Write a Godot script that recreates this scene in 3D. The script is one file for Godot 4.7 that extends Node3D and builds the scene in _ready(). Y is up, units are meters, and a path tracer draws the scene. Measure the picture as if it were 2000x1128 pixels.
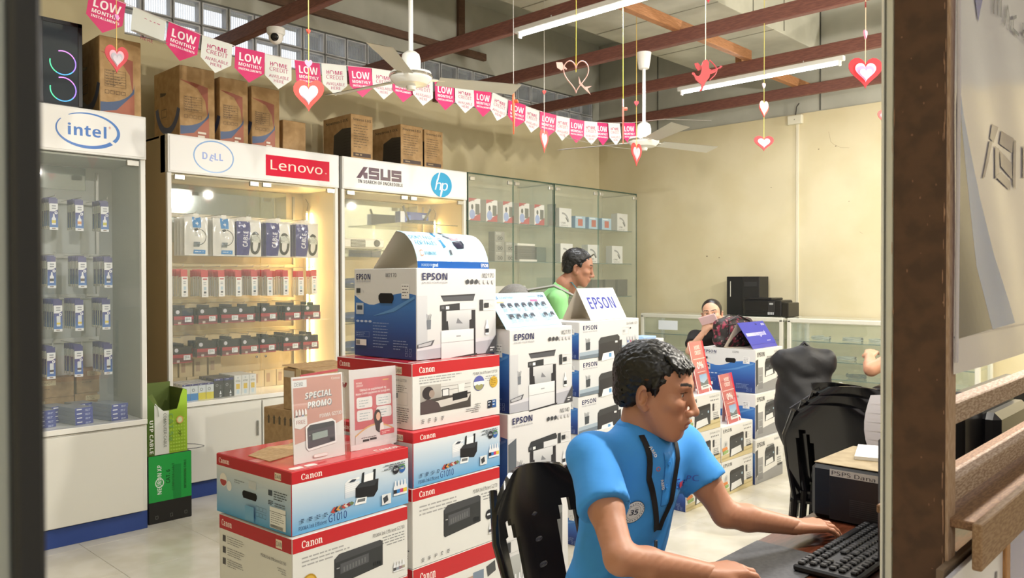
extends Node3D

# ---------------------------------------------------------------- shape helpers
class Shape:
	var v := PackedVector3Array()
	var c := PackedColorArray()
	var col := Color.WHITE
	var x := Transform3D()

	func tint(hex) -> Shape:
		col = Color(hex).srgb_to_linear()
		return self

	func at(p: Vector3, turn := Vector3.ZERO) -> Shape:
		x = Transform3D(Basis.from_euler(turn), p)
		return self

	func tri(a: Vector3, b: Vector3, d: Vector3) -> void:
		v.append(x * a); v.append(x * b); v.append(x * d)
		c.append(col); c.append(col); c.append(col)

	func quad(a: Vector3, b: Vector3, d: Vector3, e: Vector3) -> void:
		tri(a, b, d); tri(a, d, e)

	func out(pts: Array, mid: Vector3) -> void:   # a convex face turned so that it looks away from mid
		var n: Vector3 = (pts[2] - pts[0]).cross(pts[1] - pts[0])
		if n.dot(pts[0] - mid) < 0.0:
			pts.reverse()
		for i in range(1, pts.size() - 1):
			tri(pts[0], pts[i], pts[i + 1])

	func box(o: Vector3, s: Vector3, bev := 0.0) -> Shape:
		var h := s * 0.5
		if bev <= 0.0:
			for a in 3:
				for sg in [-1.0, 1.0]:
					var p := []
					for q in [[-1, -1], [1, -1], [1, 1], [-1, 1]]:
						var e := Vector3()
						e[a] = sg * h[a]; e[(a + 1) % 3] = q[0] * h[(a + 1) % 3]; e[(a + 2) % 3] = q[1] * h[(a + 2) % 3]
						p.append(o + e)
					out(p, o)
			return self
		var b := minf(bev, minf(h.x, minf(h.y, h.z)) * 0.98)
		for a in 3:
			var k := (a + 1) % 3
			var l := (a + 2) % 3
			for sg in [-1.0, 1.0]:
				var p := []
				for q in [[-1, -1], [1, -1], [1, 1], [-1, 1]]:
					var e := Vector3()
					e[a] = sg * h[a]; e[k] = q[0] * (h[k] - b); e[l] = q[1] * (h[l] - b)
					p.append(o + e)
				out(p, o)
			for s1 in [-1.0, 1.0]:
				for s2 in [-1.0, 1.0]:
					var p := []
					for q in [[0, -1], [0, 1], [1, 1], [1, -1]]:
						var e := Vector3()
						e[k] = s1 * (h[k] - (0.0 if q[0] == 0 else b)); e[l] = s2 * (h[l] - (b if q[0] == 0 else 0.0)); e[a] = q[1] * (h[a] - b)
						p.append(o + e)
					out(p, o)
		for sx in [-1.0, 1.0]:
			for sy in [-1.0, 1.0]:
				for sz in [-1.0, 1.0]:
					var s3 := Vector3(sx, sy, sz)
					var i := h - Vector3(b, b, b)
					out([o + s3 * Vector3(h.x, i.y, i.z), o + s3 * Vector3(i.x, h.y, i.z), o + s3 * Vector3(i.x, i.y, h.z)], o)
		return self

	func tube(path: Array, r, n := 8, flat := 1.0) -> Shape:
		var rings := []
		var side := Vector3.ZERO
		for i in path.size():
			var d: Vector3 = (path[mini(i + 1, path.size() - 1)] - path[maxi(i - 1, 0)]).normalized()
			if side == Vector3.ZERO:
				side = d.cross(Vector3.UP if absf(d.y) < 0.9 else Vector3.RIGHT).normalized()
			side = (side - d * side.dot(d)).normalized()
			var up := d.cross(side)
			var rr: float = r[i] if r is Array else r
			var ring := []
			for k in n:
				var t := TAU * k / n
				ring.append(path[i] + (side * cos(t) + up * sin(t) * flat) * rr)
			rings.append(ring)
		for i in rings.size() - 1:
			for k in n:
				var k2 := (k + 1) % n
				quad(rings[i][k], rings[i + 1][k], rings[i + 1][k2], rings[i][k2])
		for e in [0, rings.size() - 1]:
			for k in range(1, n - 1):
				if e == 0:
					tri(rings[e][0], rings[e][k], rings[e][k + 1])
				else:
					tri(rings[e][0], rings[e][k + 1], rings[e][k])
		return self

	func lathe(prof: Array, o := Vector3.ZERO, n := 24) -> Shape:   # prof: Vector2(radius, height)
		for i in prof.size() - 1:
			for k in n:
				var a := TAU * k / n
				var b := TAU * (k + 1) / n
				var d1 := Vector3(cos(a), 0, sin(a))
				var d2 := Vector3(cos(b), 0, sin(b))
				var u0 := Vector3(0, prof[i].y, 0) + o
				var u1 := Vector3(0, prof[i + 1].y, 0) + o
				quad(u0 + d1 * prof[i].x, u1 + d1 * prof[i + 1].x, u1 + d2 * prof[i + 1].x, u0 + d2 * prof[i].x)
		return self

	func slab(poly: PackedVector2Array, z0: float, z1: float) -> Shape:   # an outline in x, y given depth along z
		var ix := Geometry2D.triangulate_polygon(poly)
		for i in range(0, ix.size(), 3):
			var p := [poly[ix[i]], poly[ix[i + 1]], poly[ix[i + 2]]]
			tri(Vector3(p[0].x, p[0].y, z1), Vector3(p[2].x, p[2].y, z1), Vector3(p[1].x, p[1].y, z1))
			tri(Vector3(p[0].x, p[0].y, z0), Vector3(p[1].x, p[1].y, z0), Vector3(p[2].x, p[2].y, z0))
		for i in poly.size():
			var a := poly[i]
			var b := poly[(i + 1) % poly.size()]
			quad(Vector3(a.x, a.y, z0), Vector3(a.x, a.y, z1), Vector3(b.x, b.y, z1), Vector3(b.x, b.y, z0))
		return self

	func ball(o: Vector3, r: Vector3, n := 14) -> Shape:
		var k := n / 2
		for i in k:
			for j in n:
				var p := []
				for q in [[i, j], [i + 1, j], [i + 1, j + 1], [i, j + 1]]:
					var t: float = PI * q[0] / k
					var f: float = TAU * q[1] / n
					p.append(o + Vector3(sin(t) * cos(f), cos(t), sin(t) * sin(f)) * r)
				quad(p[0], p[3], p[2], p[1])
		return self

	func mesh(crease := 35.0) -> ArrayMesh:
		var nn := PackedVector3Array()
		nn.resize(v.size())
		var fl := PackedVector3Array()
		var by := {}
		for t in range(0, v.size(), 3):
			var n := (v[t + 2] - v[t]).cross(v[t + 1] - v[t])
			fl.append(n)
			if crease > 0.0:
				for q in 3:
					var key := Vector3i((v[t + q] * 20000.0).round())
					if by.has(key):
						by[key].append(t / 3)
					else:
						by[key] = PackedInt32Array([t / 3])
		var lim := cos(deg_to_rad(crease))
		for t in v.size():
			var n := fl[t / 3]
			if crease > 0.0:
				var u := n.normalized()
				var s := Vector3.ZERO
				for f in by[Vector3i((v[t] * 20000.0).round())]:
					if fl[f].normalized().dot(u) > lim:
						s += fl[f]
				n = s
			nn[t] = n.normalized() if n.length() > 1e-14 else Vector3.UP
		var a := []
		a.resize(Mesh.ARRAY_MAX)
		a[Mesh.ARRAY_VERTEX] = v
		a[Mesh.ARRAY_NORMAL] = nn
		a[Mesh.ARRAY_COLOR] = c
		var am := ArrayMesh.new()
		am.add_surface_from_arrays(Mesh.PRIMITIVE_TRIANGLES, a)
		return am

# ---------------------------------------------------------------- flat print: lettering and pictures as thin layers of ink
class Print:
	static var glyphs := {}
	static var fonts := {}
	var v := PackedVector3Array()
	var c := PackedColorArray()
	var z := 0.0004
	var o := Vector2.ZERO
	var k := 1.0
	var rng := RandomNumberGenerator.new()

	func _init(seed_ := 7) -> void:
		rng.seed = seed_

	func lin(hex) -> Color:
		return Color(hex).srgb_to_linear()

	func put(p: Vector2, col: Color) -> void:
		v.append(Vector3(o.x + p.x * k, -(o.y + p.y * k), z)); c.append(col)

	func frame(u: float, w: float, scale := 1.0) -> Print:   # following calls are in a smaller frame whose corner is (u, w)
		o = Vector2(u, w); k = scale
		return self

	func rect(u: float, w: float, ww: float, hh: float, col, low = null, n := 1) -> Print:
		var a := lin(col)
		var b := a if low == null else lin(low)
		for i in n:
			var y0 := w + hh * i / n
			var y1 := w + hh * (i + 1) / n
			var c0 := a.lerp(b, float(i) / n)
			var c1 := a.lerp(b, float(i + 1) / n)
			put(Vector2(u, y0), c0); put(Vector2(u + ww, y0), c0); put(Vector2(u + ww, y1), c1)
			put(Vector2(u, y0), c0); put(Vector2(u + ww, y1), c1); put(Vector2(u, y1), c1)
		z += 0.00012
		return self

	func poly(pts: Array, col) -> Print:
		var p := PackedVector2Array(pts)
		var ix := Geometry2D.triangulate_polygon(p)
		var a := lin(col)
		for i in range(0, ix.size(), 3):
			var q := [p[ix[i]], p[ix[i + 1]], p[ix[i + 2]]]
			if (q[1] - q[0]).cross(q[2] - q[0]) < 0.0:
				q = [q[0], q[2], q[1]]
			for e in q:
				put(e, a)
		z += 0.00012
		return self

	func ell(cx: float, cy: float, rx: float, ry: float, col, n := 22) -> Print:
		var p := []
		for i in n:
			p.append(Vector2(cx + rx * cos(TAU * i / n), cy + ry * sin(TAU * i / n)))
		return poly(p, col)

	func ring(cx: float, cy: float, rx: float, ry: float, t0: float, t1: float, a0: float, a1: float, col, n := 40) -> Print:
		var p := []
		for i in n + 1:
			var a := deg_to_rad(lerpf(a0, a1, float(i) / n))
			p.append(Vector2(cx + rx * cos(a), cy + ry * sin(a)))
		for i in n + 1:
			var f := float(n - i) / n
			var a := deg_to_rad(lerpf(a0, a1, f))
			var t := lerpf(t0, t1, f)
			p.append(Vector2(cx + (rx - t) * cos(a), cy + (ry - t) * sin(a)))
		var cc := lin(col)
		for i in n:
			for q in [[i, i + 1, 2 * n - i], [i, 2 * n - i, 2 * n + 1 - i]]:
				for e in q:
					put(p[e], cc)
		z += 0.00012
		return self

	func line(a: Vector2, b: Vector2, t: float, col) -> Print:
		var d := (b - a).orthogonal().normalized() * t * 0.5
		return poly([a - d, b - d, b + d, a + d], col)

	func box(u: float, w: float, ww: float, hh: float, t: float, col) -> Print:   # an outline
		rect(u, w, ww, t, col); rect(u, w + hh - t, ww, t, col); rect(u, w, t, hh, col)
		return rect(u + ww - t, w, t, hh, col)

	func rrect(u: float, w: float, ww: float, hh: float, r: float, col) -> Print:
		var p := []
		for q in [[u + ww - r, w + r, -90], [u + ww - r, w + hh - r, 0], [u + r, w + hh - r, 90], [u + r, w + r, 180]]:
			for i in 5:
				var a := deg_to_rad(q[2] + 22.5 * i)
				p.append(Vector2(q[0] + r * cos(a), q[1] + r * sin(a)))
		return poly(p, col)

	static func glyph(s: String, font: String) -> Array:
		var key := font + "|" + s
		if not glyphs.has(key):
			if not fonts.has(font):
				var f := SystemFont.new()
				f.font_names = PackedStringArray(["Droid Serif" if font[0] == "t" else "Droid Sans Mono" if font[0] == "m" else "Droid Sans"])
				f.font_weight = 700 if font.ends_with("b") else 400
				fonts[font] = f
			var tm := TextMesh.new()
			tm.font = fonts[font]
			tm.text = s
			tm.font_size = 32
			tm.pixel_size = 0.01
			tm.depth = 0.0
			tm.curve_step = 2.2
			var pts := PackedVector2Array()
			if tm.get_surface_count():
				var a := tm.surface_get_arrays(0)
				var vv: PackedVector3Array = a[Mesh.ARRAY_VERTEX]
				var ii = a[Mesh.ARRAY_INDEX]
				if ii == null or ii.is_empty():
					ii = range(vv.size())
				for i in ii:
					pts.append(Vector2(vv[i].x, -vv[i].y))
			var r := Rect2()
			if pts.size():
				r = Rect2(pts[0], Vector2.ZERO)
				for p in pts:
					r = r.expand(p)
			glyphs[key] = [pts, r]
		return glyphs[key]

	# u, w: left (or centre, right) end of the base line; hh: height of a capital; fit: width to squeeze or stretch the line to
	func text(s: String, u: float, w: float, hh: float, col, font := "s", fit := 0.0, align := 0, turn := 0.0, slant := 0.0) -> Print:
		var g := glyph(s, font)
		var cap: Rect2 = glyph("H", font)[1]
		if cap.size.y <= 0.0:
			return self
		var sc := hh / cap.size.y
		var r: Rect2 = g[1]
		var sx := sc if fit <= 0.0 else fit / r.size.x
		var base := cap.end.y
		var wd := r.size.x * sx
		var off := 0.0 if align == 0 else -wd * 0.5 if align == 1 else -wd
		var a := lin(col)
		var rot := Transform2D(turn, Vector2.ZERO)
		# the base line differs from text to text: TextMesh centres each line on its own height, which is the font's
		for p in g[0]:
			var q := Vector2((p.x - r.position.x) * sx + off, (p.y - base) * sc)
			q.x -= q.y * slant
			put(Vector2(u, w) + rot * q, a)
		z += 0.00012
		return self

	func greek(u: float, w: float, ww: float, n: int, pitch: float, hh: float, col, align := 0) -> Print:   # lines of print too small to read
		var a := lin(col)
		for i in n:
			var y := w + pitch * i
			var x0 := 0.0
			var last := ww * (rng.randf_range(0.75, 1.0) if i < n - 1 else rng.randf_range(0.4, 0.9))
			var sh := 0.0 if align == 0 else ww - last
			while x0 < last:
				var d := minf(hh * rng.randf_range(1.2, 5.0), last - x0)
				for q in [[0, 0], [1, 0], [1, 1], [0, 0], [1, 1], [0, 1]]:
					put(Vector2(u + sh + x0 + d * q[0], y + hh * 0.7 * q[1]), a)
				x0 += d + hh * 0.7
		z += 0.00012
		return self

	func mesh(warp = null) -> ArrayMesh:
		var nn := PackedVector3Array()
		var p := v
		if warp != null:
			p = PackedVector3Array()
			for q in v:
				p.append(warp.call(q))
		for i in range(0, p.size(), 3):
			var n := (p[i + 1] - p[i]).cross(p[i + 2] - p[i]).normalized()
			if warp == null or n == Vector3.ZERO:
				n = Vector3(0, 0, 1)
			elif (v[i + 1] - v[i]).cross(v[i + 2] - v[i]).z < 0.0:
				n = -n
			nn.append(n); nn.append(n); nn.append(n)
		var a := []
		a.resize(Mesh.ARRAY_MAX)
		a[Mesh.ARRAY_VERTEX] = p
		a[Mesh.ARRAY_NORMAL] = nn
		a[Mesh.ARRAY_COLOR] = c
		var am := ArrayMesh.new()
		am.add_surface_from_arrays(Mesh.PRIMITIVE_TRIANGLES, a)
		return am

# ---------------------------------------------------------------- materials and nodes
var mats := {}
var taken := {}
var rng := RandomNumberGenerator.new()
var ink: StandardMaterial3D
var ink_gloss: StandardMaterial3D
var painted: StandardMaterial3D

func mt(hex: String, rough := 0.6, metal := 0.0, coat := 0.0) -> StandardMaterial3D:
	var key := "%s %s %s %s" % [hex, rough, metal, coat]
	if not mats.has(key):
		var m := StandardMaterial3D.new()
		m.albedo_color = Color(hex)
		m.roughness = rough
		m.metallic = metal
		if coat > 0.0:
			m.clearcoat_enabled = true; m.clearcoat = coat; m.clearcoat_roughness = 0.08
		mats[key] = m
	return mats[key]

func noisy(hex: String, low: String, freq: float, size: float, rough := 0.7, bump := 0.0, oct := 4, stretch := Vector3.ONE) -> StandardMaterial3D:
	var key := "n%s %s %s %s %s" % [hex, low, freq, size, stretch]
	if mats.has(key):
		return mats[key]
	var n := FastNoiseLite.new()
	n.seed = hash(key) % 1000
	n.frequency = freq
	n.fractal_octaves = oct
	var g := Gradient.new()
	g.set_color(0, Color(low)); g.set_color(1, Color(hex))
	g.set_offset(0, 0.25); g.set_offset(1, 0.7)
	var t := NoiseTexture2D.new()
	t.width = 256; t.height = 256; t.seamless = true; t.noise = n; t.color_ramp = g
	var m := StandardMaterial3D.new()
	m.albedo_texture = t
	m.roughness = rough
	m.uv1_triplanar = true; m.uv1_world_triplanar = true
	m.uv1_scale = stretch / size
	if bump > 0.0:
		var b := NoiseTexture2D.new()
		b.width = 256; b.height = 256; b.seamless = true; b.noise = n
		m.heightmap_enabled = true; m.heightmap_texture = b; m.heightmap_scale = bump
	mats[key] = m
	return m

func glow(hex: String, e: float) -> StandardMaterial3D:
	var key := "g%s %s" % [hex, e]
	if not mats.has(key):
		var m := StandardMaterial3D.new()
		m.albedo_color = Color(hex)
		m.emission_enabled = true; m.emission = Color(hex); m.emission_energy_multiplier = e
		mats[key] = m
	return mats[key]

func glass(hex := "e4f2ea", a := 0.06) -> StandardMaterial3D:
	var key := "glass%s %s" % [hex, a]
	if not mats.has(key):
		var m := StandardMaterial3D.new()
		m.transparency = BaseMaterial3D.TRANSPARENCY_ALPHA
		m.albedo_color = Color(Color(hex), a)
		m.roughness = 0.02
		mats[key] = m
	return mats[key]

func numbered(n: String) -> String:
	taken[n] = taken.get(n, -1) + 1
	return n if taken[n] == 0 else "%s_%03d" % [n, taken[n]]

func thing(called: String, label: String, category: String, at := Vector3.ZERO, turn := 0.0, group := "") -> Node3D:
	var o := Node3D.new()
	o.name = numbered(called)
	add_child(o, true)
	o.position = at; o.rotation.y = turn
	return tag(o, label, category, group)

func tag(o: Node3D, label: String, category: String, group := "", kind := "") -> Node3D:
	if label: o.set_meta("label", label)
	if category: o.set_meta("category", category)
	if group: o.set_meta("group", group)
	if kind: o.set_meta("kind", kind)
	return o

func part(called: String, me: Mesh, mat: Material, parent: Node3D, at := Vector3.ZERO, turn := Vector3.ZERO) -> MeshInstance3D:
	var o := MeshInstance3D.new()
	o.name = called
	o.mesh = me
	o.material_override = mat
	o.position = at; o.rotation = turn
	parent.add_child(o, true)
	return o

func single(called: String, me: Mesh, mat: Material, label: String, category: String, at := Vector3.ZERO, turn := Vector3.ZERO, group := "") -> MeshInstance3D:
	var o := part(numbered(called), me, mat, self, at, turn)
	tag(o, label, category, group)
	return o

func struct(called: String, me: Mesh, mat: Material, at := Vector3.ZERO, label := "", category := "") -> MeshInstance3D:
	var o := part(called, me, mat, self, at)
	tag(o, label, category, "", "structure")
	return o

func copy(o: Node3D, at: Vector3, turn: float, label: String, group := "") -> Node3D:
	var r: Node3D = o.duplicate()
	var stem := String(o.name)
	if stem.length() > 4 and stem[-4] == "_" and stem.right(3).is_valid_int():
		stem = stem.left(-4)
	r.name = numbered(stem)
	add_child(r, true)
	r.position = at; r.rotation.y = turn
	if label: r.set_meta("label", label)
	if group: r.set_meta("group", group)
	return r

func bx(s: Vector3, bev := 0.004, o := Vector3.ZERO) -> ArrayMesh:
	return Shape.new().box(o, s, bev).mesh(0.0)

func V(a: float, b: float, d: float) -> Vector3:
	return Vector3(a, b, d)

# ---------------------------------------------------------------- the place
const BEAMS := [2.876, 4.15, 5.2, 6.33, 7.5]
const NORTH := -6.05
const EAST := 7.868

func _ready() -> void:
	rng.seed = 11
	var cam := Camera3D.new()
	cam.name = "camera"
	cam.position = V(0, 1.5, 0)
	cam.rotation_degrees = V(-0.699, -46.1906, -0.141)
	cam.fov = 39.8818
	cam.near = 0.05
	var lens := CameraAttributesPhysical.new()
	lens.frustum_focal_length = 33.08
	lens.exposure_aperture = 11.0
	lens.frustum_focus_distance = 3.3
	lens.frustum_near = 0.05
	lens.exposure_multiplier = 1.0
	cam.attributes = lens
	add_child(cam)
	cam.make_current()
	var env := Environment.new()
	env.background_mode = Environment.BG_SKY
	var sky := Sky.new()
	var sm := ProceduralSkyMaterial.new()
	sm.sky_top_color = Color("dfe6f2"); sm.sky_horizon_color = Color("ffffff")
	sm.ground_bottom_color = Color("b8b8b4"); sm.ground_horizon_color = Color("f4f6f8")
	sm.sky_energy_multiplier = 1.3; sm.ground_energy_multiplier = 1.0
	sky.sky_material = sm
	env.sky = sky
	env.tonemap_mode = Environment.TONE_MAPPER_LINEAR
	env.tonemap_exposure = 1.18
	env.sdfgi_enabled = true; env.ssao_enabled = true; env.ssil_enabled = true
	var we := WorldEnvironment.new()
	we.name = "world"; we.environment = env
	add_child(we)
	# fluorescent battens: two in view, the others are the same kind nearer the shop front, out of the frame
	tube_lamp(V(4.09, 3.215, -3.13), 1.4, "long fluorescent batten under the second beam, cut by the top of the frame", 3.4)
	tube_lamp(V(6.3, 3.19, -3.19), 1.4, "fluorescent batten under the fourth beam with the red cupid hanging across it", 3.4)
	tube_lamp(V(1.75, 3.215, -2.75), 1.4, "", 2.4)
	tube_lamp(V(-0.75, 3.2, 1.3), 1.2, "", 3.0)
	# three bulbs in a row just inside the shop front, above the frame: their hard shadows of the pennants fall on the north wall
	for k in 3:
		bulb_lamp(V(2.55 + 2.25 * k, 2.62, -0.55), 3.6)

	ink = StandardMaterial3D.new(); ink.vertex_color_use_as_albedo = true; ink.roughness = 0.45
	ink_gloss = StandardMaterial3D.new(); ink_gloss.vertex_color_use_as_albedo = true; ink_gloss.roughness = 0.12
	painted = StandardMaterial3D.new(); painted.vertex_color_use_as_albedo = true; painted.roughness = 0.6
	room()
	shop_front()
	cabinets()
	stacks()
	cabinet_goods()
	hanging()
	desk_and_chairs()
	people()

func tube_lamp(at: Vector3, length: float, label: String, energy: float) -> void:
	var seen := label != ""
	var t := thing("fluorescent_lamp", label if seen else "white fluorescent batten out of the frame near the shop front", "lamp", at)
	if not seen:
		t.set_meta("group", "fluorescent battens out of view")
	part("housing", bx(V(0.045, 0.04, length + 0.1), 0.006), mt("d9d9d4", 0.5), t, V(0, 0.032, 0))
	for s in [-1.0, 1.0]:
		part("lamp_holder", bx(V(0.03, 0.05, 0.02), 0.004), mt("ececea", 0.4), t, V(0, 0.0, s * (length * 0.5 + 0.012)))
		part("hanger", Shape.new().tube([V(0, 0.05, 0), V(0, 0.07, 0)], 0.004, 6).mesh(), mt("b5b5b0", 0.5), t, V(0, 0, s * length * 0.3))
	var pth := [V(0, 0, -length * 0.5), V(0, 0, length * 0.5)]
	part("tube", Shape.new().tube(pth, 0.0145, 14).mesh(), glow("fbfdff", 14.0), t)
	var a := AreaLight3D.new()
	a.name = "tube_light"
	a.area_size = Vector2(0.03, length)
	a.light_energy = energy
	a.light_color = Color("fbfcff")
	a.shadow_enabled = true
	a.area_range = 20.0
	t.add_child(a)
	a.position = V(0, -0.022, 0)
	a.rotation_degrees = V(-90, 0, 0)

func bulb_lamp(at: Vector3, energy: float) -> void:
	var t := thing("bulb_lamp", "bare white bulb out of the frame just inside the shop front", "lamp", at, 0.0, "bulbs out of view")
	part("bulb", Shape.new().ball(Vector3.ZERO, V(0.035, 0.045, 0.035), 16).mesh(), glow("fffaf0", 30.0), t)
	part("socket", Shape.new().lathe([Vector2(0.018, 0.04), Vector2(0.02, 0.09), Vector2(0.006, 0.1), Vector2(0, 0.1)], Vector3.ZERO, 14).mesh(), mt("e4e2dc", 0.4), t)
	part("cord", Shape.new().tube([V(0, 0.1, 0), V(0, 4.372 - at.y, 0)], 0.003, 5).mesh(), mt("dcdad4", 0.5), t)
	var a := OmniLight3D.new()
	a.name = "bulb_light"
	a.light_energy = energy
	a.light_size = 0.035
	a.light_color = Color("fff8ec")
	a.omni_range = 20.0
	a.omni_attenuation = 2.0
	a.shadow_enabled = true
	t.add_child(a)

func room() -> void:
	# floor: tiles with recessed joints
	var fl := struct("floor", bx(V(12, 0.1, 12), 0.0), mt("a8a294", 0.7), V(3, -0.056, -1.5), "cream ceramic tile floor of the computer shop", "floor")
	var tm := noisy("dad5c8", "d0cab9", 0.02, 1.3, 0.22, 0.0, 3)
	var tile := bx(V(0.5535, 0.012, 0.5535), 0.0012)
	for i in range(0, 14):
		for j in range(0, 11):
			part("floor_tile", tile, tm, fl, V(1.55 - 0.555 + 0.2775 + 0.555 * (i - 1) - 3.0, 0.05, -4.26 - 0.2775 + 0.555 * (j - 2) + 1.5))
	# north wall: cream below, a strip of glass blocks, pale board above
	var cream := noisy("d6cba9", "d0c49f", 0.012, 2.2, 0.75, 0.05)
	var grey := noisy("b3b3a8", "a9a99e", 0.012, 2.0, 0.8, 0.03)
	var wt := 0.2
	var nw := struct("wall_north", bx(V(9.4, 3.29, wt), 0.0), cream, V(3.168, 1.645, NORTH - wt / 2), "cream painted wall behind the display cabinets", "wall")
	part("wall_board", bx(V(9.4, 0.75, wt), 0.0), grey, nw, V(0, 3.68 + 0.375 - 1.645, 0))
	part("wall_end", bx(V(3.8, 0.39, wt), 0.0), cream, nw, V(0.345 - 3.168, 3.485 - 1.645, 0))
	part("wall_end", bx(V(0.12, 0.39, wt), 0.0), grey, nw, V(7.868 - 0.06 - 3.168, 3.485 - 1.645, 0))
	var win := struct("window_1", bx(V(5.62, 0.012, 0.09), 0.0), mt("8d8d8b", 0.8), V(4.97, 3.48, NORTH - 0.06), "strip window of ribbed glass blocks high on the north wall", "window")
	var ribs := Shape.new()
	var g := 0.012
	ribs.box(V(0, 0, -0.02), V(0.207, 0.176, 0.004), 0.0)
	for k in 11:
		ribs.box(V(-0.088 + 0.0176 * k, 0, -0.012), V(0.0065, 0.17, 0.008), 0.0018)
	var rib_mesh := ribs.mesh(0.0)
	var rim := Shape.new()
	for s in [-1.0, 1.0]:
		rim.box(V(s * 0.099, 0, 0), V(0.012, 0.178, 0.05), 0.003)
		rim.box(V(0, s * 0.084, 0), V(0.21, 0.011, 0.05), 0.003)
	var rim_mesh := rim.mesh(0.0)
	for i in 25:
		var xx := 2.823 - 0.224 * 3 + 0.224 * i + 0.112
		if i > 0:
			part("mortar_joint", bx(V(g, 0.38, 0.09), 0.0), mt("7c7c7c", 0.85), win, V(xx - 0.112 - 4.97, 0.005, 0))
		for r in 2:
			var b := part("glass_block", rib_mesh, glass("dfe6ee", 0.22), win, V(xx - 4.97, -0.093 + 0.191 * r, 0.03))
			part("block_rim", rim_mesh, mt("c9ccd2", 0.25), b)
	# outside: a neighbouring wall that darkens the right part of the strip
	struct("exterior_wall", bx(V(4.4, 3.4, 0.15), 0.0), mt("4a4d52", 0.9), V(6.25, 3.4, NORTH - 0.5), "dark wall of the neighbouring building behind the glass blocks", "wall")
	# east wall
	var ew := struct("wall_east", bx(V(wt, 3.17, 12.0), 0.0), cream, V(EAST + wt / 2, 1.585, -1.5), "cream painted wall on the right with a thin white conduit", "wall")
	part("wall_board", bx(V(wt, 1.3, 12.0), 0.0), grey, ew, V(0.012, 3.17 + 0.65 - 1.585, 0))
	for zz in [-3.29, -5.2]:
		part("board_seam", bx(V(0.012, 1.24, 0.012), 0.0), mt("55554f", 0.8), ew, V(-wt / 2 + 0.012, 3.8 - 1.585, zz + 1.5))
	part("cover_strip", bx(V(0.014, 2.02, 0.03), 0.003), mt("d6cfb6", 0.55), ew, V(-wt / 2 - 0.006, 2.13 - 1.585, -3.515 + 1.5))
	# cracks and chipped paint on the plaster
	var pr := Print.new(3)
	for q in [[0.0, 0.0, 0.02, 0.1], [0.02, 0.1, 0.05, 0.13], [0.05, 0.13, 0.12, 0.17], [0.12, 0.17, 0.2, 0.18], [0.6, 0.5, 0.68, 0.51], [0.3, 1.0, 0.33, 1.02], [0.8, 1.3, 0.9, 1.31]]:
		pr.line(Vector2(q[0], q[1]), Vector2(q[2], q[3]), 0.0025, "a08f6e")
	for q in [[-0.1, 0.16, 0.008], [0.07, 0.15, 0.008], [-1.35, 1.2, 0.012], [-1.2, 1.22, 0.009], [0.2, 0.7, 0.006], [-0.6, 0.5, 0.006]]:
		pr.ell(q[0], q[1], q[2], q[2] * 0.6, "7d6f58", 7)
	part("paint_chips", pr.mesh(), ink, ew, V(-wt / 2 - 0.001, 2.95 - 1.585, -3.2 + 1.5), V(0, -PI / 2, 0))
	# closing walls and ceiling, behind and beside the camera
	struct("wall_west", bx(V(wt, 4.7, 12.0), 0.0), cream, V(-1.6, 2.25, -1.5))
	struct("wall_south", bx(V(9.7, 4.7, wt), 0.0), mt("b9b4aa", 0.8), V(3.1, 2.25, 3.4))
	var ce := struct("ceiling", bx(V(9.8, 0.12, 9.9), 0.0), grey, V(3.1, 4.43, -1.4), "pale grey board ceiling above the open beams", "ceiling")
	# a boxed-in concrete beam under the ceiling, with board joints
	var bb := part("boxed_beam", bx(V(4.6, 0.56, 1.25), 0.004), noisy("bdbcae", "b2b1a3", 0.015, 1.5, 0.8), ce, V(5.55 - 3.1, 4.03 - 4.43, -3.91 + 1.4))
	for k in 4:
		part("board_joint", bx(V(0.012, 0.008, 1.25), 0.0), mt("8f8e80", 0.8), bb, V(-1.7 + 1.0 * k, -0.28, 0))
	part("board_joint", bx(V(0.008, 0.5, 0.012), 0.0), mt("6f6e62", 0.8), bb, V(1.5, 0, 0.625))
	part("board_joint", bx(V(0.008, 0.5, 0.012), 0.0), mt("6f6e62", 0.8), bb, V(0.9, 0, 0.625))
	# open beams of painted wood, each a thing of its own
	var wood := noisy("7d5044", "69413a", 0.03, 0.5, 0.6, 0.1, 4, V(6, 6, 0.6))
	var where := ["nearest the camera, carrying the small dome camera", "second from the left, just above the long lamp", "third from the left, which the far fan hangs from", "fourth from the left, above the lamp with the cupid", "last one, close along the cream wall"]
	for i in 5:
		single("ceiling_beam", bx(V(0.06, 0.1, 5.62), 0.005), wood, "brown painted ceiling beam, " + where[i], "beam", V(BEAMS[i], 3.31, -3.24))
	var pale := noisy("a9764f", "94653f", 0.03, 0.5, 0.6, 0.1, 4, V(0.6, 6, 6))
	single("purlin", bx(V(2.31, 0.08, 0.06), 0.004), pale, "orange-brown cross timber between the third and fourth beams", "timber", V(5.15, 3.395, -3.25))
	single("purlin", bx(V(1.5, 0.08, 0.06), 0.004), pale, "orange-brown cross timber between the fourth beam and the cream wall", "timber", V(7.1, 3.395, -3.37))
	single("purlin", bx(V(3.0, 0.08, 0.06), 0.004), wood, "brown cross timber at the top edge of the frame", "timber", V(2.5, 3.395, -3.2))
	var plate := noisy("6d5140", "5a4233", 0.03, 0.5, 0.7, 0.1, 4, V(0.6, 6, 6))
	single("wall_plate", bx(V(7.6, 0.07, 0.05), 0.004), plate, "long brown timber along the wall above the glass blocks", "timber", V(2.08, 3.83, NORTH + 0.026))
	single("wall_batten", bx(V(0.085, 0.5, 0.04), 0.004), plate, "short upright brown timber standing on the long wall timber", "timber", V(5.54, 4.115, NORTH + 0.021))
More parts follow.
